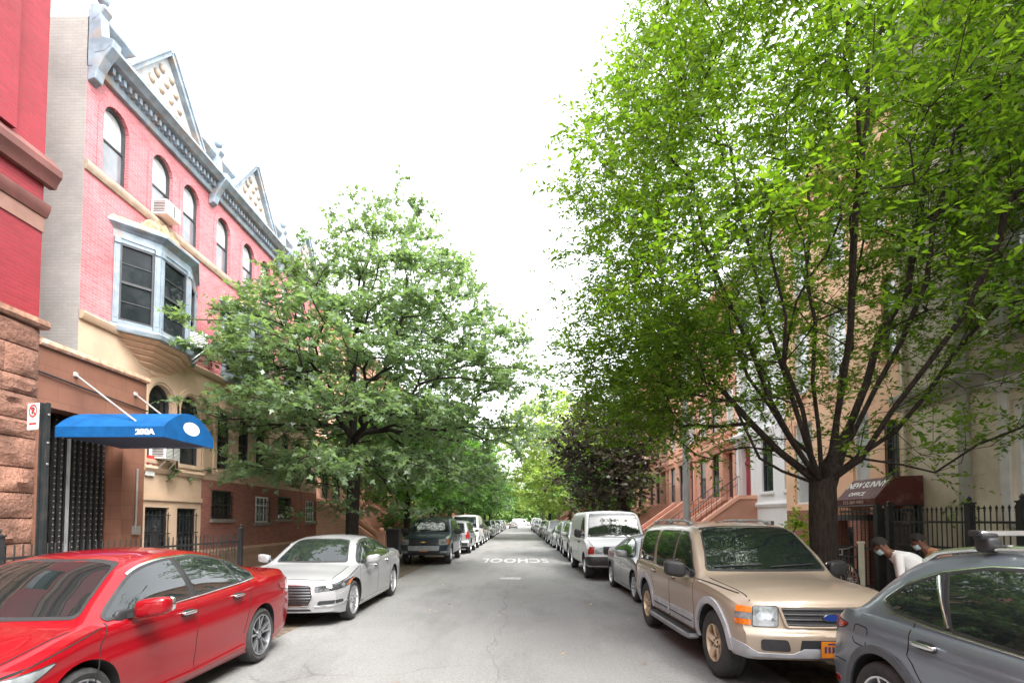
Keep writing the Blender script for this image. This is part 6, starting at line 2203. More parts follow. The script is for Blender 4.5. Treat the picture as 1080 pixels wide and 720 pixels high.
def iron_gate():
    root = empty('gate', (8.0, 12.0, .14), 0, 'dark iron security gate with barred top beneath the maroon awning', 'gate')
    mb = MB()
    for x in (0.02, .92): mb.box(x - .06, x + .06, -.06, .06, 0, 1.97)
    mb.box(-.04, .98, -.05, .05, 1.975, 2.0)
    mb.build('gate_post', M_IRON, root)
    mb = MB()
    for x0, x1, z0, z1 in ((.10, .16, .06, 1.9), (.80, .86, .06, 1.9), (.16, .80, 1.84, 1.9), (.16, .80, 1.50, 1.56), (.16, .80, .92, .99), (.16, .80, .06, .14)): mb.box(x0, x1, -.02, .02, z0, z1)
    for k in range(6): x = .16 + .64 * (k + .5) / 6; mb.box(x - .012, x + .012, -.012, .012, 1.56, 1.84)
    lf = mb.build('door_leaf', M_IRON, root)
    mb = MB(); mb.box(.16, .80, -.008, .008, .99, 1.5); mb.box(.16, .80, -.008, .008, .14, .92)
    for k in range(12): x = .16 + .64 * (k + .5) / 12; mb.box(x - .012, x + .012, -.014, -.008, .14, .92); mb.box(x - .012, x + .012, -.014, -.008, .99, 1.5)
    mb.build('panel', pmat('dark brown panel', (.045, .032, .027), rough=.7, var=.2, scale=6), lf)
    mb = MB(); mb.superbox((.2, -.05, .95), (.02, .03, .05), .6, 10, 6); mb.build('latch', M_ALLOY, lf)
    mb = MB()
    for k in range(9): y = .15 + k * .15; mb.tube([(0.02, y, .05), (.02, y, 1.9)], .010, 5)
    for z in (.15, 1.0, 1.85): mb.box(.0, .04, .06, 1.4, z - .02, z + .02)
    mb.build('side_bars', M_IRON, root)
    return root


def sign_post():
    root = empty('sign_post', (-5.56, 6.1, .14), 0, 'dark steel signpost at the kerb beside the red sedan', 'sign post')
    m = pmat('dark green steel', (.028, .034, .036), rough=.45, metal=.5, var=.2, scale=5, stain=(.12, .07, .05), stain_amt=.3, stain_scale=5)
    mb = MB(); mb.prism([(-.045, -.02), (-.03, -.02), (-.03, .012), (.03, .012), (.03, -.02), (.045, -.02), (.045, .026), (-.045, .026)], lambda p, q, a: (p, q, a), 0, 3.02)
    mb.build('post', m, root)
    mb = MB()
    for z in (2.55, 2.88, 2.3): mb.lathe([(0, .012), (.012, .010), (.014, 0)], 8, lambda a, b, h, z=z: (.046 + h, a, z + b)); 
    mb.build('bolt', M_ALLOY, root)
    s = empty('street_sign', (-5.68, 6.08, 2.84), R(-20), 'white parking sign with red symbol fixed to the dark signpost', 'sign')
    wh = pmat('sign white', (.45, .45, .45), rough=.4, var=.06); rd = pmat('sign red', (.50, .02, .02), rough=.4, var=.1)
    mb = MB(); mb.prism(round_poly([(-.15, 0), (.15, 0), (.15, .46), (-.15, .46)], .03), lambda p, q, a: (p, a, q), -.002, .002); mb.build('plate', wh, s)
    mb = MB()
    for k in range(24):
        a, b = k * PI / 12, (k + 1) * PI / 12
        q = lambda r_, t: (r_ * math.cos(t), -.004, .325 + r_ * math.sin(t))
        mb.add([q(.085, a), q(.11, a), q(.11, b), q(.085, b)], [(0, 1, 2, 3)])
    mb.bar((-.07, -.0045, .395), (.07, -.0045, .255), .002, .012); mb.box(-.09, .09, -.004, -.003, .09, .12)
    mb.build('symbol', rd, s)
    text('P', .15, pmat('sign black', (.02, .02, .02), rough=.5), frame((0, -.0035, .325), (1, 0, 0), (0, 0, 1)), s, bold=.004)
    s.scale = (.72, 1, .68)
    mb = MB(); mb.box(-.1, .1, -.004, -.003, .16, .17); mb.box(-.1, .1, -.004, -.003, .185, .195); mb.build('small_print', pmat('sign grey', (.35, .35, .36), rough=.5), s)


def wall_sign():
    s = empty('warning_sign', (-9.46, 13.42, 2.92), 0, 'small red and white notice on the stone wall beside the brown entrance', 'sign')
    mb = MB(); mb.box(-.005, .012, -.16, .16, 0, .36); mb.build('plate', pmat('sign white', (.72, .72, .71)), s)
    mb = MB(); mb.box(.0121, .016, -.15, .15, .21, .52); mb.build('red_panel', pmat('sign red', (.50, .02, .02)), s)
    mb = MB(); mb.add([(.018, -.07, .27), (.018, .07, .27), (.018, 0, .42)], [(0, 1, 2)]); mb.box(.0125, .015, -.12, .12, .06, .075); mb.box(.0125, .015, -.12, .12, .10, .115); mb.box(.0125, .015, -.12, .12, .14, .155)
    mb.build('symbol', pmat('sign grey', (.35, .35, .36)), s)


def lamp_post():
    root = empty('street_lamp', (4.92, 15.7, .14), 0, 'tall grey steel lamp post rising into the leaves behind the gold SUV', 'street lamp')
    m = pmat('galvanised steel', (.30, .31, .32), rough=.5, metal=.35, var=.12, scale=3, stain=(.2, .2, .19), stain_amt=.4, stain_scale=2)
    mb = MB(); mb.lathe([(.2, 0), (.2, .5), (.16, .62), (.105, .75), (.1, 3), (.075, 8.2), (.0, 8.22)], 16); mb.build('pole', m, root, smooth=40)
    mb = MB(); mb.tube([(0, 0, 7.6), (-.6, 0, 8.3), (-1.5, 0, 8.55), (-2.2, 0, 8.55)], .035, 8)
    a = mb.build('arm', m, root, smooth=60)
    mb = MB(); mb.superbox((-2.45, 0, 8.53), (.36, .16, .08), .6, 16, 8); mb.build('lamp_head', m, a, smooth=60)


def bicycle():
    root = empty('bicycle', (7.42, 12.05, .14), 0, 'bicycle leaning on the low railing behind the tree trunk', 'bicycle')
    root.rotation_euler = (0, R(-6), 0)
    fm = pmat('bicycle frame', (.05, .055, .06), rough=.3, coat=.6, metal=.3)
    def whl(y):
        mb = MB()
        mb.lathe([(.335 + .018 * math.cos(a), .018 * math.sin(a)) for a in np.linspace(0, 2 * PI, 9)[:-1]], 36, lambda a, b, h: (h, y + a, .345 + b), 0, True)
        t = mb.build('wheel', M_TYRE, root, smooth=60)
        mb = MB(); mb.lathe([(.318 + .012 * math.cos(a), .012 * math.sin(a)) for a in np.linspace(0, 2 * PI, 7)[:-1]], 36, lambda a, b, h: (h, y + a, .345 + b), 0, True)
        for k in range(18):
            a = 2 * PI * k / 18; mb.tube([(.02 if k % 2 else -.02, y, .345), (0, y + .31 * math.cos(a), .345 + .31 * math.sin(a))], .0022, 3)
        mb.tube([(-.05, y, .345), (.05, y, .345)], .02, 8); mb.build('rim', M_ALLOY, t)
    whl(0); whl(1.05)
    mb = MB()
    H, S, B = (0, .15, .86), (0, .74, .84), (0, .62, .30)
    for a, b in ((H, S), ((0, .18, .76), B), (S, B), (S, (0, 1.05, .345)), (B, (0, 1.05, .345))): mb.tube([a, b], .017, 8)
    mb.build('frame', fm, root, smooth=60)
    mb = MB()
    for x in (-.045, .045): mb.tube([(x, 0, .345), (x * .8, .12, .72), (0, .15, .8)], .012, 6)
    mb.build('fork', fm, root)
    mb = MB(); mb.tube([(0, .15, .86), (0, .13, .98)], .014, 6); mb.tube([(-.29, .2, 1.02), (-.15, .12, 1.0), (.15, .12, 1.0), (.29, .2, 1.02)], .013, 6); mb.build('handlebar', M_ALLOY, root)
    mb = MB(); mb.superbox((0, .78, .95), (.065, .13, .03), .8, 12, 8); mb.tube([(0, .74, .84), (0, .76, .93)], .013, 6); mb.build('saddle', M_DARK, root, smooth=60)
    mb = MB(); mb.lathe([(.09, -.05), (.1, -.045), (.09, -.04)], 20, lambda a, b, h: (h, .62 + a, .30 + b)); mb.tube([(-.08, .62, .30), (-.08, .7, .16)], .01, 5); mb.tube([(.08, .62, .30), (.08, .54, .44)], .01, 5); mb.build('crank', M_ALLOY, root)


# ---- people
def person(label, loc, face, lean, shirt, trousers, skin, height=1.68, head_turn=0., mask=True, arms=((.02, .25), (.05, .30)), hair=None):
    """one skinned body; the figure faces along `face` (degrees, 0 = -X) and leans forward by `lean` degrees"""
    root = empty('person', loc, R(face), label, 'person')
    k = height / 1.75
    V, E, RR, MM = [], [], [], []

    def add(p, r, par, m):
        V.append(Vector(p) * k); RR.append(r * k); MM.append(m)
        if par is not None: E.append((par, len(V) - 1))
        return len(V) - 1
    b = R(lean)
    d = Vector((-math.sin(b), 0, math.cos(b))); f = Vector((-math.cos(b), 0, -math.sin(b)))
    P = Vector((.10 * math.sin(b), 0, .93))
    pel = add(P, .145, None, 1)
    w1 = add(P + d * .16, .135, pel, 0)
    ch = add(P + d * .34 - f * .02, .155, w1, 0)
    up = add(P + d * .46 - f * .02, .125, ch, 0)
    nk = add(P + d * .55 + f * .01, .056, up, 2)
    hb = R(lean * .75)
    hd = Vector((-math.sin(hb), 0, math.cos(hb)))
    hf = Vector((-math.cos(hb), 0, -math.sin(hb)))
    N = P + d * .55 + f * .01
    h1 = add(N + hd * .09 + hf * .02, .07, nk, 2)
    h2 = add(N + hd * .16 + hf * .015, .092, h1, 2)
    h3 = add(N + hd * .22 + hf * .0, .07, h2, 2)
    C = N + hd * .16 + hf * .015
    for sg, (ax_, az_) in zip((-1, 1), arms):
        sh = P + d * .46 + Vector((0, sg * .185, 0)) - f * .01
        s_ = add(sh, .062, up, 0)
        el = sh + Vector((ax_ * .6, sg * .05, -.28))
        e_ = add(el, .047, s_, 0)
        wr = el + Vector((ax_ * 1.1 - .05, -sg * .02, -az_ * .85))
        a_ = add(wr, .03, e_, 2)
        hv = (wr - el).normalized()
        pm = add(wr + hv * .06, .036, a_, 2)
        tips = wr + hv * .09
        for q, ln in zip((-.027, -.009, .009, .027), (.06, .075, .07, .055)):
            f0 = add(tips + Vector((q, 0, 0)), .0105, pm, 2)
            f1 = add(tips + Vector((q * 1.15, -sg * .008, 0)) + hv * ln * .55, .0095, f0, 2)
            add(tips + Vector((q * 1.15, -sg * .022, 0)) + hv * ln, .008, f1, 2)
        t0 = add(wr + hv * .035 + Vector((-.036, 0, 0)), .0115, pm, 2)
        add(wr + hv * .085 + Vector((-.055, -sg * .01, 0)), .0095, t0, 2)
    for sg in (-1, 1):
        hp = add(P + Vector((0, sg * .095, -.08)), .105, pel, 1)
        kn = add((P.x - .05 + sg * .03, sg * .11, .49), .068, hp, 1)
        an = add((P.x + .03 + sg * .05, sg * .115, .10), .048, kn, 1)
        he = add((P.x + .04 + sg * .05, sg * .115, .045), .042, an, 3)
        add((P.x - .16 + sg * .05, sg * .125, .035), .036, he, 3)
    me = bpy.data.meshes.new('body'); me.from_pydata([tuple(v) for v in V], E, [])
    o = link('body', me)
    md = o.modifiers.new('skin', 'SKIN'); md.use_smooth_shade = True
    lay = me.skin_vertices[0].data if me.skin_vertices else None
    if lay is None:
        bm = bmesh.new(); bm.from_mesh(me); bm.verts.layers.skin.verify(); bm.to_mesh(me); bm.free(); lay = me.skin_vertices[0].data
    for i, r_ in enumerate(RR): lay[i].radius = (r_, r_ * (1.18 if i in (pel, w1, ch, up) else 1)); lay[i].use_root = (i == 0)
    for i in (pel, w1, ch, up): lay[i].radius = (RR[i] * .86, RR[i] * 1.15)
    sb = o.modifiers.new('sub', 'SUBSURF'); sb.levels = 2; sb.render_levels = 2
    m2 = eval_mesh(o, 'body'); bpy.data.objects.remove(o)
    mats = [shirt, trousers, skin, M_DARK]
    m2.materials.clear()
    for m_ in mats: m2.materials.append(m_)
    seg = [(V[a], V[b_], MM[b_], RR[b_]) for a, b_ in E]
    mi = []
    for p in m2.polygons:
        c = p.center; best = (1e9, 0)
        for a, b_, m_, r_ in seg:
            ab = b_ - a; t = max(0, min(1, (c - a).dot(ab) / ab.length_squared)); dd = (c - a - ab * t).length - r_ * .6
            if dd < best[0]: best = (dd, m_)
        mi.append(best[1])
    m2.polygons.foreach_set('material_index', mi); m2.shade_smooth()
    link('body', m2, root)
    # face and hair, set in the frame of the head
    side = Vector((0, 1, 0))
    def H(x, y, z): return (C + hf * x + side * y + hd * z) * k
    mb = MB()
    for sg in (-1, 1): mb.superbox(H(.083, sg * .032, .015), (.012 * k,) * 3, 1, 8, 6)
    mb.build('eye', pmat('eye', (.03, .02, .015), rough=.2), root, smooth=60)
    mb = MB(); mb.superbox(H(.098, 0, -.012), (.018 * k, .014 * k, .022 * k), .9, 10, 8); mb.build('nose', skin, root, smooth=60)
    mb = MB()
    for sg in (-1, 1): mb.superbox(H(-.005, sg * .088, .0), (.022 * k, .01 * k, .032 * k), .9, 10, 8)
    mb.build('ear', skin, root, smooth=60)
    mb = MB(); vs, fs = [], []
    nu, nv = 22, 12
    for j in range(nv + 1):
        th = PI * .60 * j / nv
        for i in range(nu):
            ph = 2 * PI * i / nu
            lift = 1.0 if math.cos(ph) < .15 else .60
            t2 = th * lift
            x, y, z = math.sin(t2) * math.cos(ph), math.sin(t2) * math.sin(ph), math.cos(t2)
            vs.append(H(x * .108 - .008, y * .097, z * .118 + .018))
    for j in range(nv):
        for i in range(nu): fs.append((j * nu + i, j * nu + (i + 1) % nu, (j + 1) * nu + (i + 1) % nu, (j + 1) * nu + i))
    mb.add(vs, fs); mb.build('hair', hair or pmat('short black hair', (.012, .010, .009), rough=.8, bstr=.5, bscale=200), root, smooth=60)
    if mask:
        mb = MB(); vs, fs = [], []
        for j in range(7):
            for i in range(11):
                a = (i - 5) / 5 * 1.25; z = -.025 - .075 * j / 6
                r_ = .104 - .012 * abs(j - 2) / 4
                vs.append(H(math.cos(a) * r_ + .006, math.sin(a) * .088, z))
        for j in range(6):
            for i in range(10): fs.append((j * 11 + i, j * 11 + i + 1, (j + 1) * 11 + i + 1, (j + 1) * 11 + i))
        mb.add(vs, fs); mb.build('face_mask', pmat('blue face mask', (.38, .52, .62), rough=.8, var=.06), root, smooth=60)
    # collar
    mb = MB(); cp = (P + d * .505) * k
    mb.lathe([(.075 * k, -.02 * k), (.078 * k, .02 * k), (.066 * k, .03 * k), (.062 * k, -.02 * k)], 18, lambda a, b_, h: tuple(cp + f * a * .9 + side * b_ + d * h)); mb.build('collar', shirt, root, smooth=50)
    return root


def bin_():
    root = empty('rubbish_bin', (-5.95, 25.2, .14), 0, 'black wheeled rubbish bin at the foot of the tan brick stoop', 'bin')
    mb = MB(); vs = [(-.26, -.3, .08), (.26, -.3, .08), (.26, .3, .08), (-.26, .3, .08), (-.31, -.37, 1.15), (.31, -.37, 1.15), (.31, .37, 1.15), (-.31, .37, 1.15)]
    mb.add(vs, [(0, 3, 2, 1), (4, 5, 6, 7), (0, 1, 5, 4), (1, 2, 6, 5), (2, 3, 7, 6), (3, 0, 4, 7)]); mb.build('bin_body', M_DARK, root, bevel=.02)
    mb = MB(); mb.prism([(-.40, 1.16), (.40, 1.16), (.38, 1.22), (.0, 1.27), (-.38, 1.22)], lambda p, q, a: (a, p, q), -.33, .33); mb.build('lid', M_DARK, root, bevel=.015)
    for x in (-.26, .26):
        mb = MB(); mb.lathe([(0, -.03), (.1, -.03), (.1, .03), (0, .03)], 16, lambda a, b, h: (x + h, .3 + a, .1 + b)); mb.build('wheel', M_TYRE, root)
# ------------------------------------------------------------------ put the street together
red_building(); brown_entrance()
pink_house(11.15, 4.55, 'pink painted brick row house with peach stone ground storey beside the brown entrance', True)
pink_house(15.70, 4.50, 'pink painted brick row house with dark red brick basement, half hidden by the oak', False)
h3 = pink_house(20.20, 4.50, 'pink row house mostly hidden behind the oak crown, last of the tin corniced houses', False)
cream_house(); peach_house()
ac_unit('window air conditioner in the second arched top floor window of the pink house', (-9.45, 13.63, 9.74), bracket=False)
ac_unit('window air conditioner beside the blue bow window on a bracket', (-9.0, 14.42, 6.52), R(30))
ac_unit('window air conditioner under the blue awning in an arched window', (-9.45, 13.84, 3.38))
blue_awning(); maroon_awning(); iron_gate(); sign_post(); wall_sign(); lamp_post(); bicycle(); bin_()
iron_fence('iron_fence', 'tall black iron fence with spear points in front of the cream house', 8.0, 4.0, 11.7, 2.03, posts=(4.1, 6.5, 8.55, 9.55, 11.6), rails=(.18, .60))
iron_fence('iron_fence', 'low black iron fence in front of the brown entrance and stone wall', -7.55, 1.0, 14.3, 1.50, gap=.14, posts=(1.0, 4.3, 7.6, 10.9, 14.3), spear=False, rails=(.18,))
iron_fence('iron_railing', 'low dark railing with a pale end post where the bicycle leans', 7.72, 12.3, 16.5, 1.22, gap=.12, posts=(16.4,), spear=False, rails=(.18,), cat='railing')
pp = empty('gate_post', (7.66, 12.05, .14), 0, 'pale painted post at the near end of the low railing', 'post')
mb = MB(); mb.box(-.045, .045, -.045, .045, 0, 1.12); mb.box(-.06, .06, -.06, .06, 1.12, 1.17); mb.build('shaft', pmat('cream post paint', (.55, .5, .4), rough=.7, var=.1, stain=(.3, .25, .2)), pp, bevel=.008)

# further houses
def stucco(name, c, st): return pmat(name, c, rough=.85, var=.1, scale=1.3, stain=st, stain_amt=.55, stain_scale=.8, bstr=.25, bscale=30, world=True)
S_BROWN = stucco('brownstone', (.32, .165, .115), (.22, .11, .075)); S_ROSE = stucco('rose brownstone', (.52, .28, .20), (.38, .2, .14))
S_WHITE = stucco('white painted front', (.68, .66, .62), (.5, .48, .44)); S_TAN = stucco('tan front', (.46, .35, .25), (.34, .25, .18))
S_DARK = stucco('dark brownstone', (.17, .08, .06), (.11, .05, .04)); S_BUFF = stucco('buff front', (.55, .43, .30), (.4, .3, .2))
B_TAN = brick_mat('tan brick', (.40, .235, .15), (.34, .19, .12), (.26, .2, .15), wear=.2)
B_RED = brick_mat('red brick', (.26, .085, .06), (.32, .12, .085), (.24, .19, .16))
PAL = {'tan brick': (B_TAN, S_ROSE), 'rose brownstone': (S_ROSE, S_ROSE), 'brownstone': (S_BROWN, S_BROWN), 'white painted': (S_WHITE, S_WHITE), 'tan stucco': (S_TAN, S_TAN), 'red brick': (B_RED, S_BROWN), 'dark brownstone': (S_DARK, S_DARK), 'buff': (S_BUFF, S_ROSE)}
XLH, XRH = -10.1, 9.75
U = 5.5
protos = {}
ORD = ['first', 'second', 'third', 'fourth', 'fifth', 'sixth', 'seventh', 'eighth', 'ninth', 'tenth', 'eleventh', 'twelfth', 'thirteenth', 'fourteenth', 'fifteenth', 'sixteenth', 'seventeenth', 'eighteenth', 'nineteenth']
PLACE_M = pmat('house wall', (.3, .2, .15)); PLACE_T = pmat('house trim', (.3, .2, .16)); PLACE_D = pmat('house door', (.05, .03, .02)); PLACE_S = pmat('stoop stone', (.2, .1, .07)); PLACE_C = pmat('stoop coping', (.22, .1, .07))
for side in (-1, 1):
    for v in (0, 1, 2):
        protos[(side, v)] = (brownstone(side, U, PLACE_M, PLACE_T, v, rail=(v == 1), doorm=PLACE_D, stoop_mat=PLACE_S, cap_mat=PLACE_C), [0])
LEFT = ['tan brick', 'brownstone', 'rose brownstone', 'brownstone', 'tan stucco', 'red brick', 'brownstone', 'rose brownstone', 'dark brownstone', 'brownstone', 'tan stucco', 'red brick', 'brownstone', 'rose brownstone', 'brownstone', 'tan brick', 'brownstone']
RIGHT = ['white painted', 'rose brownstone', 'rose brownstone', 'brownstone', 'rose brownstone', 'red brick', 'brownstone', 'tan stucco', 'rose brownstone', 'brownstone', 'red brick', 'tan brick', 'brownstone', 'rose brownstone', 'tan stucco', 'brownstone', 'red brick', 'brownstone']
DOORS = {'white painted': (.25, .02, .03), 'rose brownstone': (.05, .02, .018), 'tan brick': (.03, .03, .035)}
for side, lst, y, X, ref, ref2 in ((-1, LEFT, 24.72, XLH, 'the pink houses', 'left'), (1, RIGHT, 18.22, XRH, 'the peach house', 'right')):
    for i, c in enumerate(lst):
        v = [0, 1, 0, 2, 0, 1, 2][i % 7] if side < 0 else [1, 0, 0, 2, 0, 1, 0][i % 7]
        pr, used = protos[(side, v)]
        o = pr if not used[0] else copy_tree(pr)
        used[0] = 1
        o.location = (X, y, 0)
        wm, tm = PAL[c]
        swap_material(o, PLACE_M, wm); swap_material(o, PLACE_T, tm); swap_material(o, PLACE_S, B_TAN if c == 'tan brick' else S_BROWN if c != 'rose brownstone' else S_ROSE); swap_material(o, PLACE_C, S_ROSE if c != 'brownstone' else S_BROWN)
        dm = pmat('door ' + c, DOORS.get(c, (.045, .026, .02)), rough=.4); swap_material(o, PLACE_D, dm)
        tag(o, f'{c} row house with stoop, {ORD[i]} house beyond {ref} on the {ref2}', 'house', f'stoop houses down the street on the {ref2}')
        y += U
for (sd_, v), (pr, used) in protos.items():
    if not used[0]:
        for ch in list(pr.children_recursive): bpy.data.objects.remove(ch)
        bpy.data.objects.remove(pr)

# people behind the grey SUV
SKIN = pmat('brown skin', (.13, .06, .038), rough=.5, var=.1)
person('person in a white shirt and blue face mask bending forward beside the iron gate', (5.40, 7.2, .14), -30, 55, pmat('white shirt', (.62, .62, .60), rough=.9, var=.06, scale=5, bstr=.3, bscale=12, bdist=.02), pmat('dark trousers', (.03, .032, .04), rough=.9), SKIN)
person('person in a tan shirt and face mask stooping behind the grey SUV roof', (6.12, 7.6, .14), -28, 45, pmat('tan shirt', (.38, .20, .11), rough=.9, var=.1), pmat('blue jeans', (.03, .05, .09), rough=.9), SKIN, height=1.63)

# ------------------------------------------------------------------ vehicles
GL, GR = 'vehicles parked along the left kerb', 'vehicles parked along the right kerb'
place(red_sedan(), -4.17, 5.46, 'glossy red sedan with black and silver alloy wheels, nearest on the left', GL, cat='car')
place(silver_sedan(), -3.92, 11.33, 'pearl silver sedan with a wide slatted grille under the oak tree', GL, cat='car')
place(gold_suv(), 3.09, 7.79, 'gold SUV with grey lower trim, running boards and roof rails', GR, R(1.4), cat='car')
place(grey_suv(), 3.60, 2.66, 'slate grey SUV with silver roof bars at the right edge', GR, cat='car')
place(blue_truck(), -3.78, 23.7, 'dark blue pickup truck with a foil sunshade and orange plate', GL, cat='pickup truck')
place(white_van(), 2.96, 18.4, 'white van with black bumper parked behind the small silver sedan', GR, R(.8), cat='van')
C_ = lambda n, c, m=.4: paint_mat(n, c, metal=m, rough=.34)
SUVP, SEDP, VANP = C_('suv base paint', (.5, .5, .5)), C_('sedan base paint', (.5, .5, .5)), C_('van base paint', (.7, .7, .7), 0)
PR = {'suv': [plain_suv(SUVP), SUVP, 0], 'sedan': [plain_sedan(SEDP, 4.45), SEDP, 0], 'van': [plain_van(VANP), VANP, 0]}
COLS = {'silver': (.22, .225, .23), 'white': (.44, .44, .435), 'black': (.012, .013, .015), 'grey': (.13, .14, .15), 'dark grey': (.06, .065, .07), 'red': (.25, .012, .014), 'gold': (.36, .28, .17), 'copper': (.27, .12, .065), 'blue': (.03, .07, .16), 'beige': (.3, .26, .2), 'green': (.03, .08, .05)}
def park(kind, colour, x, y, label, group, rz=0.):
    p = PR[kind]
    o = p[0] if not p[2] else copy_tree(p[0])
    p[2] = 1
    swap_material(o, p[1], C_(f'{colour} paint', COLS[colour], 0 if colour in ('white', 'red') else .45))
    return place(o, x, y, label, group, rz, {'suv': 'car', 'sedan': 'car', 'van': 'van'}[kind])
park('sedan', 'silver', 3.36, 13.15, 'small silver sedan between the gold SUV and the white van', GR, R(1))
park('suv', 'silver', -3.52, 30.1, 'silver SUV seen from behind, next after the dark blue pickup truck', GL, PI)
LQ = [('van', 'white', 'white van behind the silver SUV on the left'), ('suv', 'copper', 'copper SUV following the white van on the left'), ('sedan', 'silver', 'silver sedan just beyond the copper SUV'), ('suv', 'dark grey', 'dark grey SUV, second beyond the copper SUV'), ('sedan', 'white', 'white sedan, third beyond the copper SUV'), ('suv', 'silver', 'distant silver SUV, fourth beyond the copper SUV'), ('sedan', 'black', 'distant black sedan, fifth beyond the copper SUV'), ('sedan', 'silver', 'distant silver sedan, sixth beyond the copper SUV'), ('suv', 'white', 'distant white SUV, seventh beyond the copper SUV'), ('sedan', 'grey', 'distant grey sedan, eighth beyond the copper SUV'), ('suv', 'black', 'distant black SUV, ninth beyond the copper SUV'), ('sedan', 'white', 'far white sedan, tenth beyond the copper SUV'), ('suv', 'grey', 'far grey SUV, last of the cars along the left kerb')]
y = 35.9
for i, (k, c, l) in enumerate(LQ):
    park(k, c, -3.55 + .06 * math.sin(i * 2.3), y, l, GL, PI if i % 3 == 1 else 0); y += 5.45 + .25 * math.sin(i)
RQ = [('suv', 'white', 'white SUV tucked in behind the white van'), ('suv', 'gold', 'gold SUV down the street beyond the white van'), ('sedan', 'red', 'red sedan behind the distant gold SUV on the right'), ('suv', 'silver', 'silver SUV beyond the red sedan on the right'), ('suv', 'black', 'black SUV, second beyond the red sedan on the right'), ('sedan', 'white', 'white sedan, third beyond the red sedan on the right'), ('suv', 'grey', 'grey SUV, fourth beyond the red sedan on the right'), ('sedan', 'silver', 'silver sedan, fifth beyond the red sedan on the right'), ('suv', 'white', 'far white SUV, sixth beyond the red sedan'), ('sedan', 'blue', 'far blue sedan, seventh beyond the red sedan'), ('suv', 'silver', 'far silver SUV, eighth beyond the red sedan'), ('sedan', 'white', 'far white sedan, ninth beyond the red sedan'), ('suv', 'dark grey', 'far dark grey SUV, tenth beyond the red sedan'), ('van', 'white', 'far white van, last along the right kerb')]
y = 24.6
for i, (k, c, l) in enumerate(RQ):
    park(k, c, 3.02 + .07 * math.sin(i * 1.7), y, l, GR, 0); y += 5.35 + .2 * math.sin(i * 2)
park('sedan', 'red', -1.3, 112, 'tiny red car driving at the far end of the street', 'traffic at the far end', PI)
park('van', 'white', .6, 160, 'pale van crossing at the far end of the street', 'traffic at the far end', R(80))

# ------------------------------------------------------------------ trees
BARK_Z = bark_mat('zelkova bark', (.035, .027, .023)); BARK_O = bark_mat('oak bark', (.022, .018, .016)); BARK_L = bark_mat('light bark', (.10, .07, .05))
L_ZEL = leaf_mat('fresh green leaves', [(.034, .08, .008), (.06, .12, .012), (.096, .162, .02), (.062, .115, .013)], .62, tint=(1.2, 1.15, .4))
L_OAK = leaf_mat('oak leaves', [(.062, .10, .055), (.08, .122, .072), (.10, .142, .088), (.092, .145, .06)], .48, rough=.32, spec=.7)
L_OAK2 = leaf_mat('dark green leaves', [(.03, .075, .02), (.045, .10, .028), (.08, .15, .035)], .42, rough=.4)
L_YEL = leaf_mat('yellow green leaves', [(.14, .20, .05), (.17, .23, .07), (.20, .25, .09), (.12, .18, .045)], .5)
L_PUR = leaf_mat('purple leaves', [(.028, .022, .020), (.04, .028, .026), (.055, .046, .034), (.035, .048, .022)], .25, rough=.4)
L_LIME = leaf_mat('lime leaves', [(.15, .22, .02), (.2, .28, .03), (.12, .2, .02)], .45)
L_RED = leaf_mat('rusty leaves', [(.16, .07, .04), (.2, .09, .05), (.12, .06, .035)], .35)

rng = np.random.default_rng(3)
# big street tree on the right: many stems fanning from a short trunk
bx, by = 5.02, 8.85
trunk = [(bx, by, .1), (bx + .01, by, .9), (bx - .01, by, 1.7), (bx, by, 2.35)]
stems = []
for az, tilt, Ln in ((185, 62, 3.6), (200, 40, 5.2), (160, 48, 4.6), (225, 52, 4.6), (250, 36, 5.2), (120, 36, 5.2), (85, 50, 4.4), (40, 40, 5.0), (350, 56, 4.6), (10, 30, 5.6), (300, 50, 4.4), (330, 30, 5.2), (180, 18, 6.0), (70, 14, 6.0)):
    a, t = R(az + rng.uniform(-8, 8)), R(tilt)
    st = [3]
    n = 6
    for k in range(1, n + 1):
        f = k / n
        tt = t * (1 - .28 * f)
        st.append((bx + math.cos(a) * math.sin(tt) * Ln * f + rng.normal(0, .05), by + math.sin(a) * math.sin(tt) * Ln * f + rng.normal(0, .05), 2.35 + math.cos(tt) * Ln * f + .1 * rng.normal()))
    stems.append(st)
pts = crown_points(rng, 2900, [(2.9, 1.2), (3.5, 2.9), (4.6, 3.9), (6.0, 4.1), (8.0, 3.9), (10.3, 3.3), (12.5, 2.5), (14, 1.0)], (bx + .1, by), squash=(1.03, 1.2), hollow=.58, lobe_amt=.12, dip=.35)
pts = pts[~((pts[:, 2] < 4.2) & (pts[:, 1] < by - 2.0) & (pts[:, 0] < bx + .5))]
keep = rng.uniform(0, 1, len(pts)); pts = pts[~((pts[:, 2] < 5.4) & (pts[:, 0] > bx - 1.6) & (keep < .62))]
ex = rng.normal(0, 1, (280, 3)) * np.array([.95, 1.2, .75]) + np.array([2.75, by + .7, 4.5]); ex = ex[(ex[:, 2] > 2.9 + .3 * np.clip(4.2 - ex[:, 0], 0, 9)) & (ex[:, 0] > .55)]; ey = rng.normal(0, 1, (450, 3)) * np.array([1.2, 1.6, 1.9]) + np.array([bx + 2.6, by + .3, 8.4]); pts = np.concatenate([pts, ex, ey], 0)
tree('street_tree', 'big bright green street tree with many dark stems fanning from one trunk', 'street trees on the right', 21, (bx, by, .1), trunk, stems, pts, .21, L_ZEL, BARK_Z, per=13, twigs=5, tw_len=.6, leaf=.098, bf=.30, flat=.5, droop=.22, rt=.005, skip=3, expo=1.62)

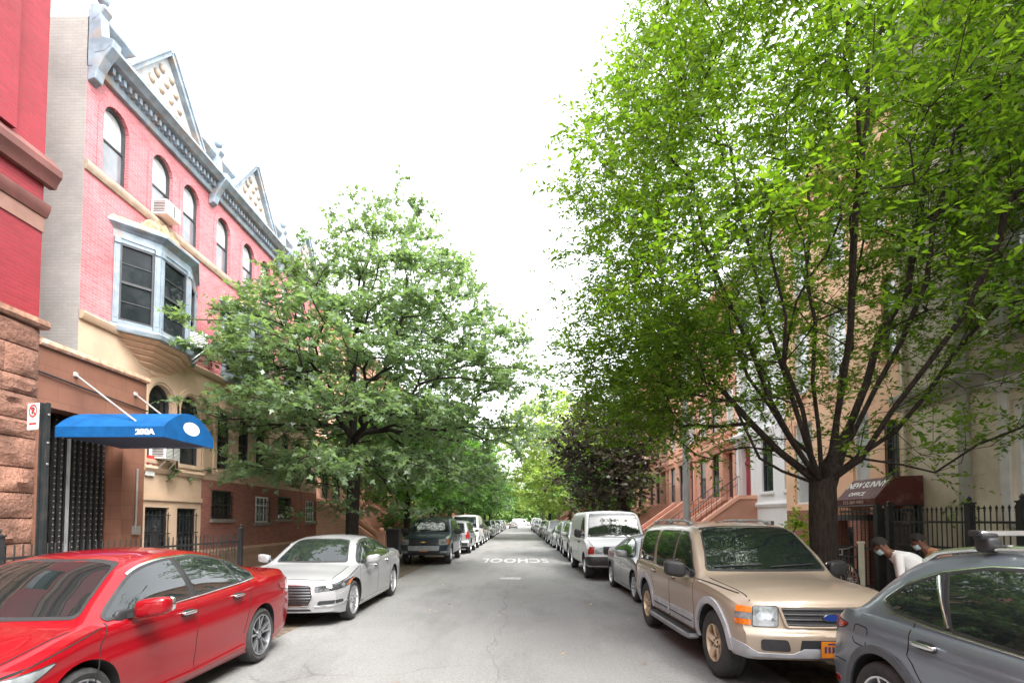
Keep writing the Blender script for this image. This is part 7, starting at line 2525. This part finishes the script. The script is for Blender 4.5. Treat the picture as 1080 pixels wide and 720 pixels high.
# oak on the left
ox, oy = -5.8, 18.35
trunk = [(ox, oy, .1), (ox, oy, 1.5), (ox + .03, oy, 3.0), (ox, oy, 4.6), (ox + .05, oy, 6.4), (ox, oy + .05, 8.4), (ox + .35, oy, 10.4), (ox + .7, oy, 12.4)]
pts = crown_points(rng, 1900, [(2.6, 2.5), (3.4, 4.4), (5.0, 5.7), (7.0, 6.1), (8.9, 4.6), (10.7, 3.3), (12.3, 1.9), (13.9, .45)], (ox + .6, oy), squash=(.95, 1), hollow=.35, lobe_amt=.2, dip=.5, lobes=4, off=lambda z: (max(0, z - 7) * .16, 0), shells=1.5)
pts = pts[~((pts[:, 2] < 3.9) & (np.hypot(pts[:, 0] - ox, pts[:, 1] - oy) < 1.7))]
keep = rng.uniform(0, 1, len(pts)); pts = pts[~((pts[:, 2] > 8.6) & (keep < .15))]
tree('oak_tree', 'bushy dark green oak tree on the left sidewalk behind the silver sedan', 'street trees on the left', 5, (ox, oy, .1), trunk, [], pts, .22, L_OAK, BARK_O, per=9, twigs=4, tw_len=.55, leaf=.165, shape='lobed', bf=.45, flat=.4, droop=.18, rt=.007, skip=3, expo=2.2)

# trees down the street: built once per kind, copied along the kerbs
def street_tree(kind, x, y, h, rad, z0, seed, label, group, leafm, bark, n=420, per=8, tw=4, leaf=.2, shape='round', lean=(0, 0), hollow=.35):
    rg = np.random.default_rng(seed)
    trunk = [(x, y, .1), (x + lean[0] * .2, y, z0 * .6), (x + lean[0] * .6, y + lean[1] * .5, z0), (x + lean[0], y + lean[1], (z0 + h) / 2), (x + lean[0], y + lean[1], h * .85)]
    pts = crown_points(rg, n, [(z0 * .85, rad * .45), (z0 + (h - z0) * .2, rad * .9), (z0 + (h - z0) * .5, rad), (z0 + (h - z0) * .8, rad * .65), (h, rad * .15)], (x + lean[0], y + lean[1]), hollow=hollow, lobe_amt=.2, dip=.3)
    return tree(kind, label, group, seed, (x, y, .1), trunk, [], pts, .17, leafm, bark, per=per, twigs=tw, tw_len=.7, leaf=leaf, shape=shape, bf=.4, flat=.5, droop=.15, rt=.012, skip=2, twig_wood=False)
GTL, GTR = 'street trees on the left', 'street trees on the right'
tA = street_tree('street_tree', -5.9, 27.8, 8.6, 4.0, 3.4, 31, 'mid green street tree behind the oak, next one along the left kerb', GTL, leaf_mat('mid green leaves', [(.045, .11, .02), (.07, .15, .03), (.1, .19, .035)], .42), BARK_O, n=520, per=9)
tB = street_tree('street_tree', -5.9, 36.0, 9.0, 4.4, 3.2, 32, 'dark green street tree, third along the left kerb', GTL, L_OAK2, BARK_O, n=520, per=9, leaf=.22)
for (src, x, y, rz, s, l) in ((tB, -5.9, 45.0, 1.3, .98, 'dark green street tree, fourth along the left kerb'), (tA, -5.9, 54.5, 2.1, 1.1, 'mid green street tree, fifth along the left kerb'), (tB, -5.9, 64, 3.9, 1.05, 'dark green street tree, sixth along the left kerb'), (tB, -5.9, 76, .4, 1.1, 'dark green street tree, seventh along the left kerb'), (tA, -5.9, 90, 5.2, 1.2, 'mid green distant tree, eighth along the left kerb'), (tB, -5.9, 106, 2.6, 1.2, 'dark green distant tree, last along the left kerb')):
    o = copy_tree(src); o.location = (x, y, .1); o.rotation_euler = (0, 0, rz); o.scale = (s, s, s); tag(o, l)
street_tree('purple_tree', 5.5, 25.5, 8.8, 2.6, 3.0, 41, 'dark purple leaved tree on the right sidewalk beyond the lamp post', GTR, L_PUR, BARK_O, n=480, per=8, leaf=.18, lean=(-1.2, 0))
tC = street_tree('street_tree', 5.6, 47, 14.2, 5.6, 3.8, 43, 'yellow green leaning tree in the middle distance on the right', GTR, L_YEL, BARK_L, n=560, per=8, leaf=.27, lean=(-2.4, 1.0), hollow=.3)
tD = street_tree('street_tree', 5.7, 35.5, 6.6, 2.8, 2.8, 44, 'mid green street tree under the purple one on the right', GTR, leaf_mat('mid green leaves', [(.045, .11, .02)]), BARK_O, n=300, per=8)
street_tree('street_tree', 6.6, 41, 4.6, 1.9, 2.4, 45, 'small rusty leaved tree near the yellow green tree', GTR, L_RED, BARK_O, n=160, per=8, leaf=.2)
for (src, x, y, rz, s, l) in ((tC, 5.6, 62, 2.2, 1.0, 'second yellow green tree behind the leaning one'), (tC, 5.6, 80, 4.1, 1.1, 'third yellow green tree further down on the right'), (tD, 5.6, 98, 1.0, 1.7, 'distant green tree, fourth of the trees past the purple one'), (tC, 5.6, 116, 5.4, 1.2, 'distant yellow green tree near the end of the street')):
    o = copy_tree(src); o.location = (x, y, .1); o.rotation_euler = (0, 0, rz); o.scale = (s, s, s); tag(o, l)
shrub('shrub', 'yellow green sapling bush beside the big tree trunk', 51, (6.55, 12.6, .14), (.5, .45, 1.75), L_LIME, BARK_L, n=60, per=6, leaf=.13)
shrub('shrub', 'round green bush in the front yard beside the left stoops', 52, (-7.6, 33.2, .14), (1.2, 1.3, 2.3), L_OAK2, BARK_O, n=150, per=8, leaf=.14)
# the same street carries on behind the camera: its trees are what the glass and paint mirror
for (src, x, y, rz, s, l) in ((tB, 5.3, -14.5, 1.1, 1.15, 'dark green street tree on the near right, behind the viewpoint'), (tB, -5.9, -15.0, 3.3, 1.1, 'dark green street tree on the near left, behind the viewpoint')):
    o = copy_tree(src); o.location = (x, y, .1); o.rotation_euler = (0, 0, rz); o.scale = (s, s, s); tag(o, l)
# far end: a mass of trees closing the street
rg = np.random.default_rng(8)
n = 26000
cx = rg.uniform(-45, 45, n); base_h = 9 + 3.5 * np.sin(cx * .21) + 2 * np.sin(cx * .63 + 1)
cz = rg.uniform(0.0, 1, n) ** .8 * base_h + .5
cy = 200 + rg.uniform(-9, 9, n)
d = rg.normal(0, 1, (n, 3)); d /= np.linalg.norm(d, axis=1)[:, None]
tag(leaf_mesh('far_treeline', rg, np.stack([cx, cy, cz], 1), d, np.full(n, 1.4), 3, .9, leaf_mat('hazy far leaves', [(.07, .12, .04), (.10, .16, .05), (.13, .18, .06)], .4), None, .2, 'round'), kind='stuff')

# fallen leaves in the road
rg = np.random.default_rng(12)
n = 46
xs = np.concatenate([rg.uniform(-2.6, 2.2, 16), rg.uniform(-4.9, -4.2, 15), rg.uniform(1.4, 2.2, 15)]); ys = np.concatenate([rg.uniform(5, 15, 16), rg.uniform(7.5, 20, 15), rg.uniform(4.5, 16, 15)])
xs[0], ys[0] = -1.45, 11.3; xs[1], ys[1] = -1.75, 11.4
d = np.stack([rg.normal(0, 1, n), rg.normal(0, 1, n), np.zeros(n)], 1); d /= np.linalg.norm(d, axis=1)[:, None]
z = .045 * (1 - ((xs + .35) / 4.8) ** 2) - .028
tag(leaf_mesh('fallen_leaves', rg, np.stack([xs, ys, z], 1), d, np.full(n, .02), 1, .10, leaf_mat('dry leaves', [(.13, .07, .03), (.22, .13, .06), (.3, .2, .1)], .2), None, 0, 'oval', 3.0, .2), kind='stuff')
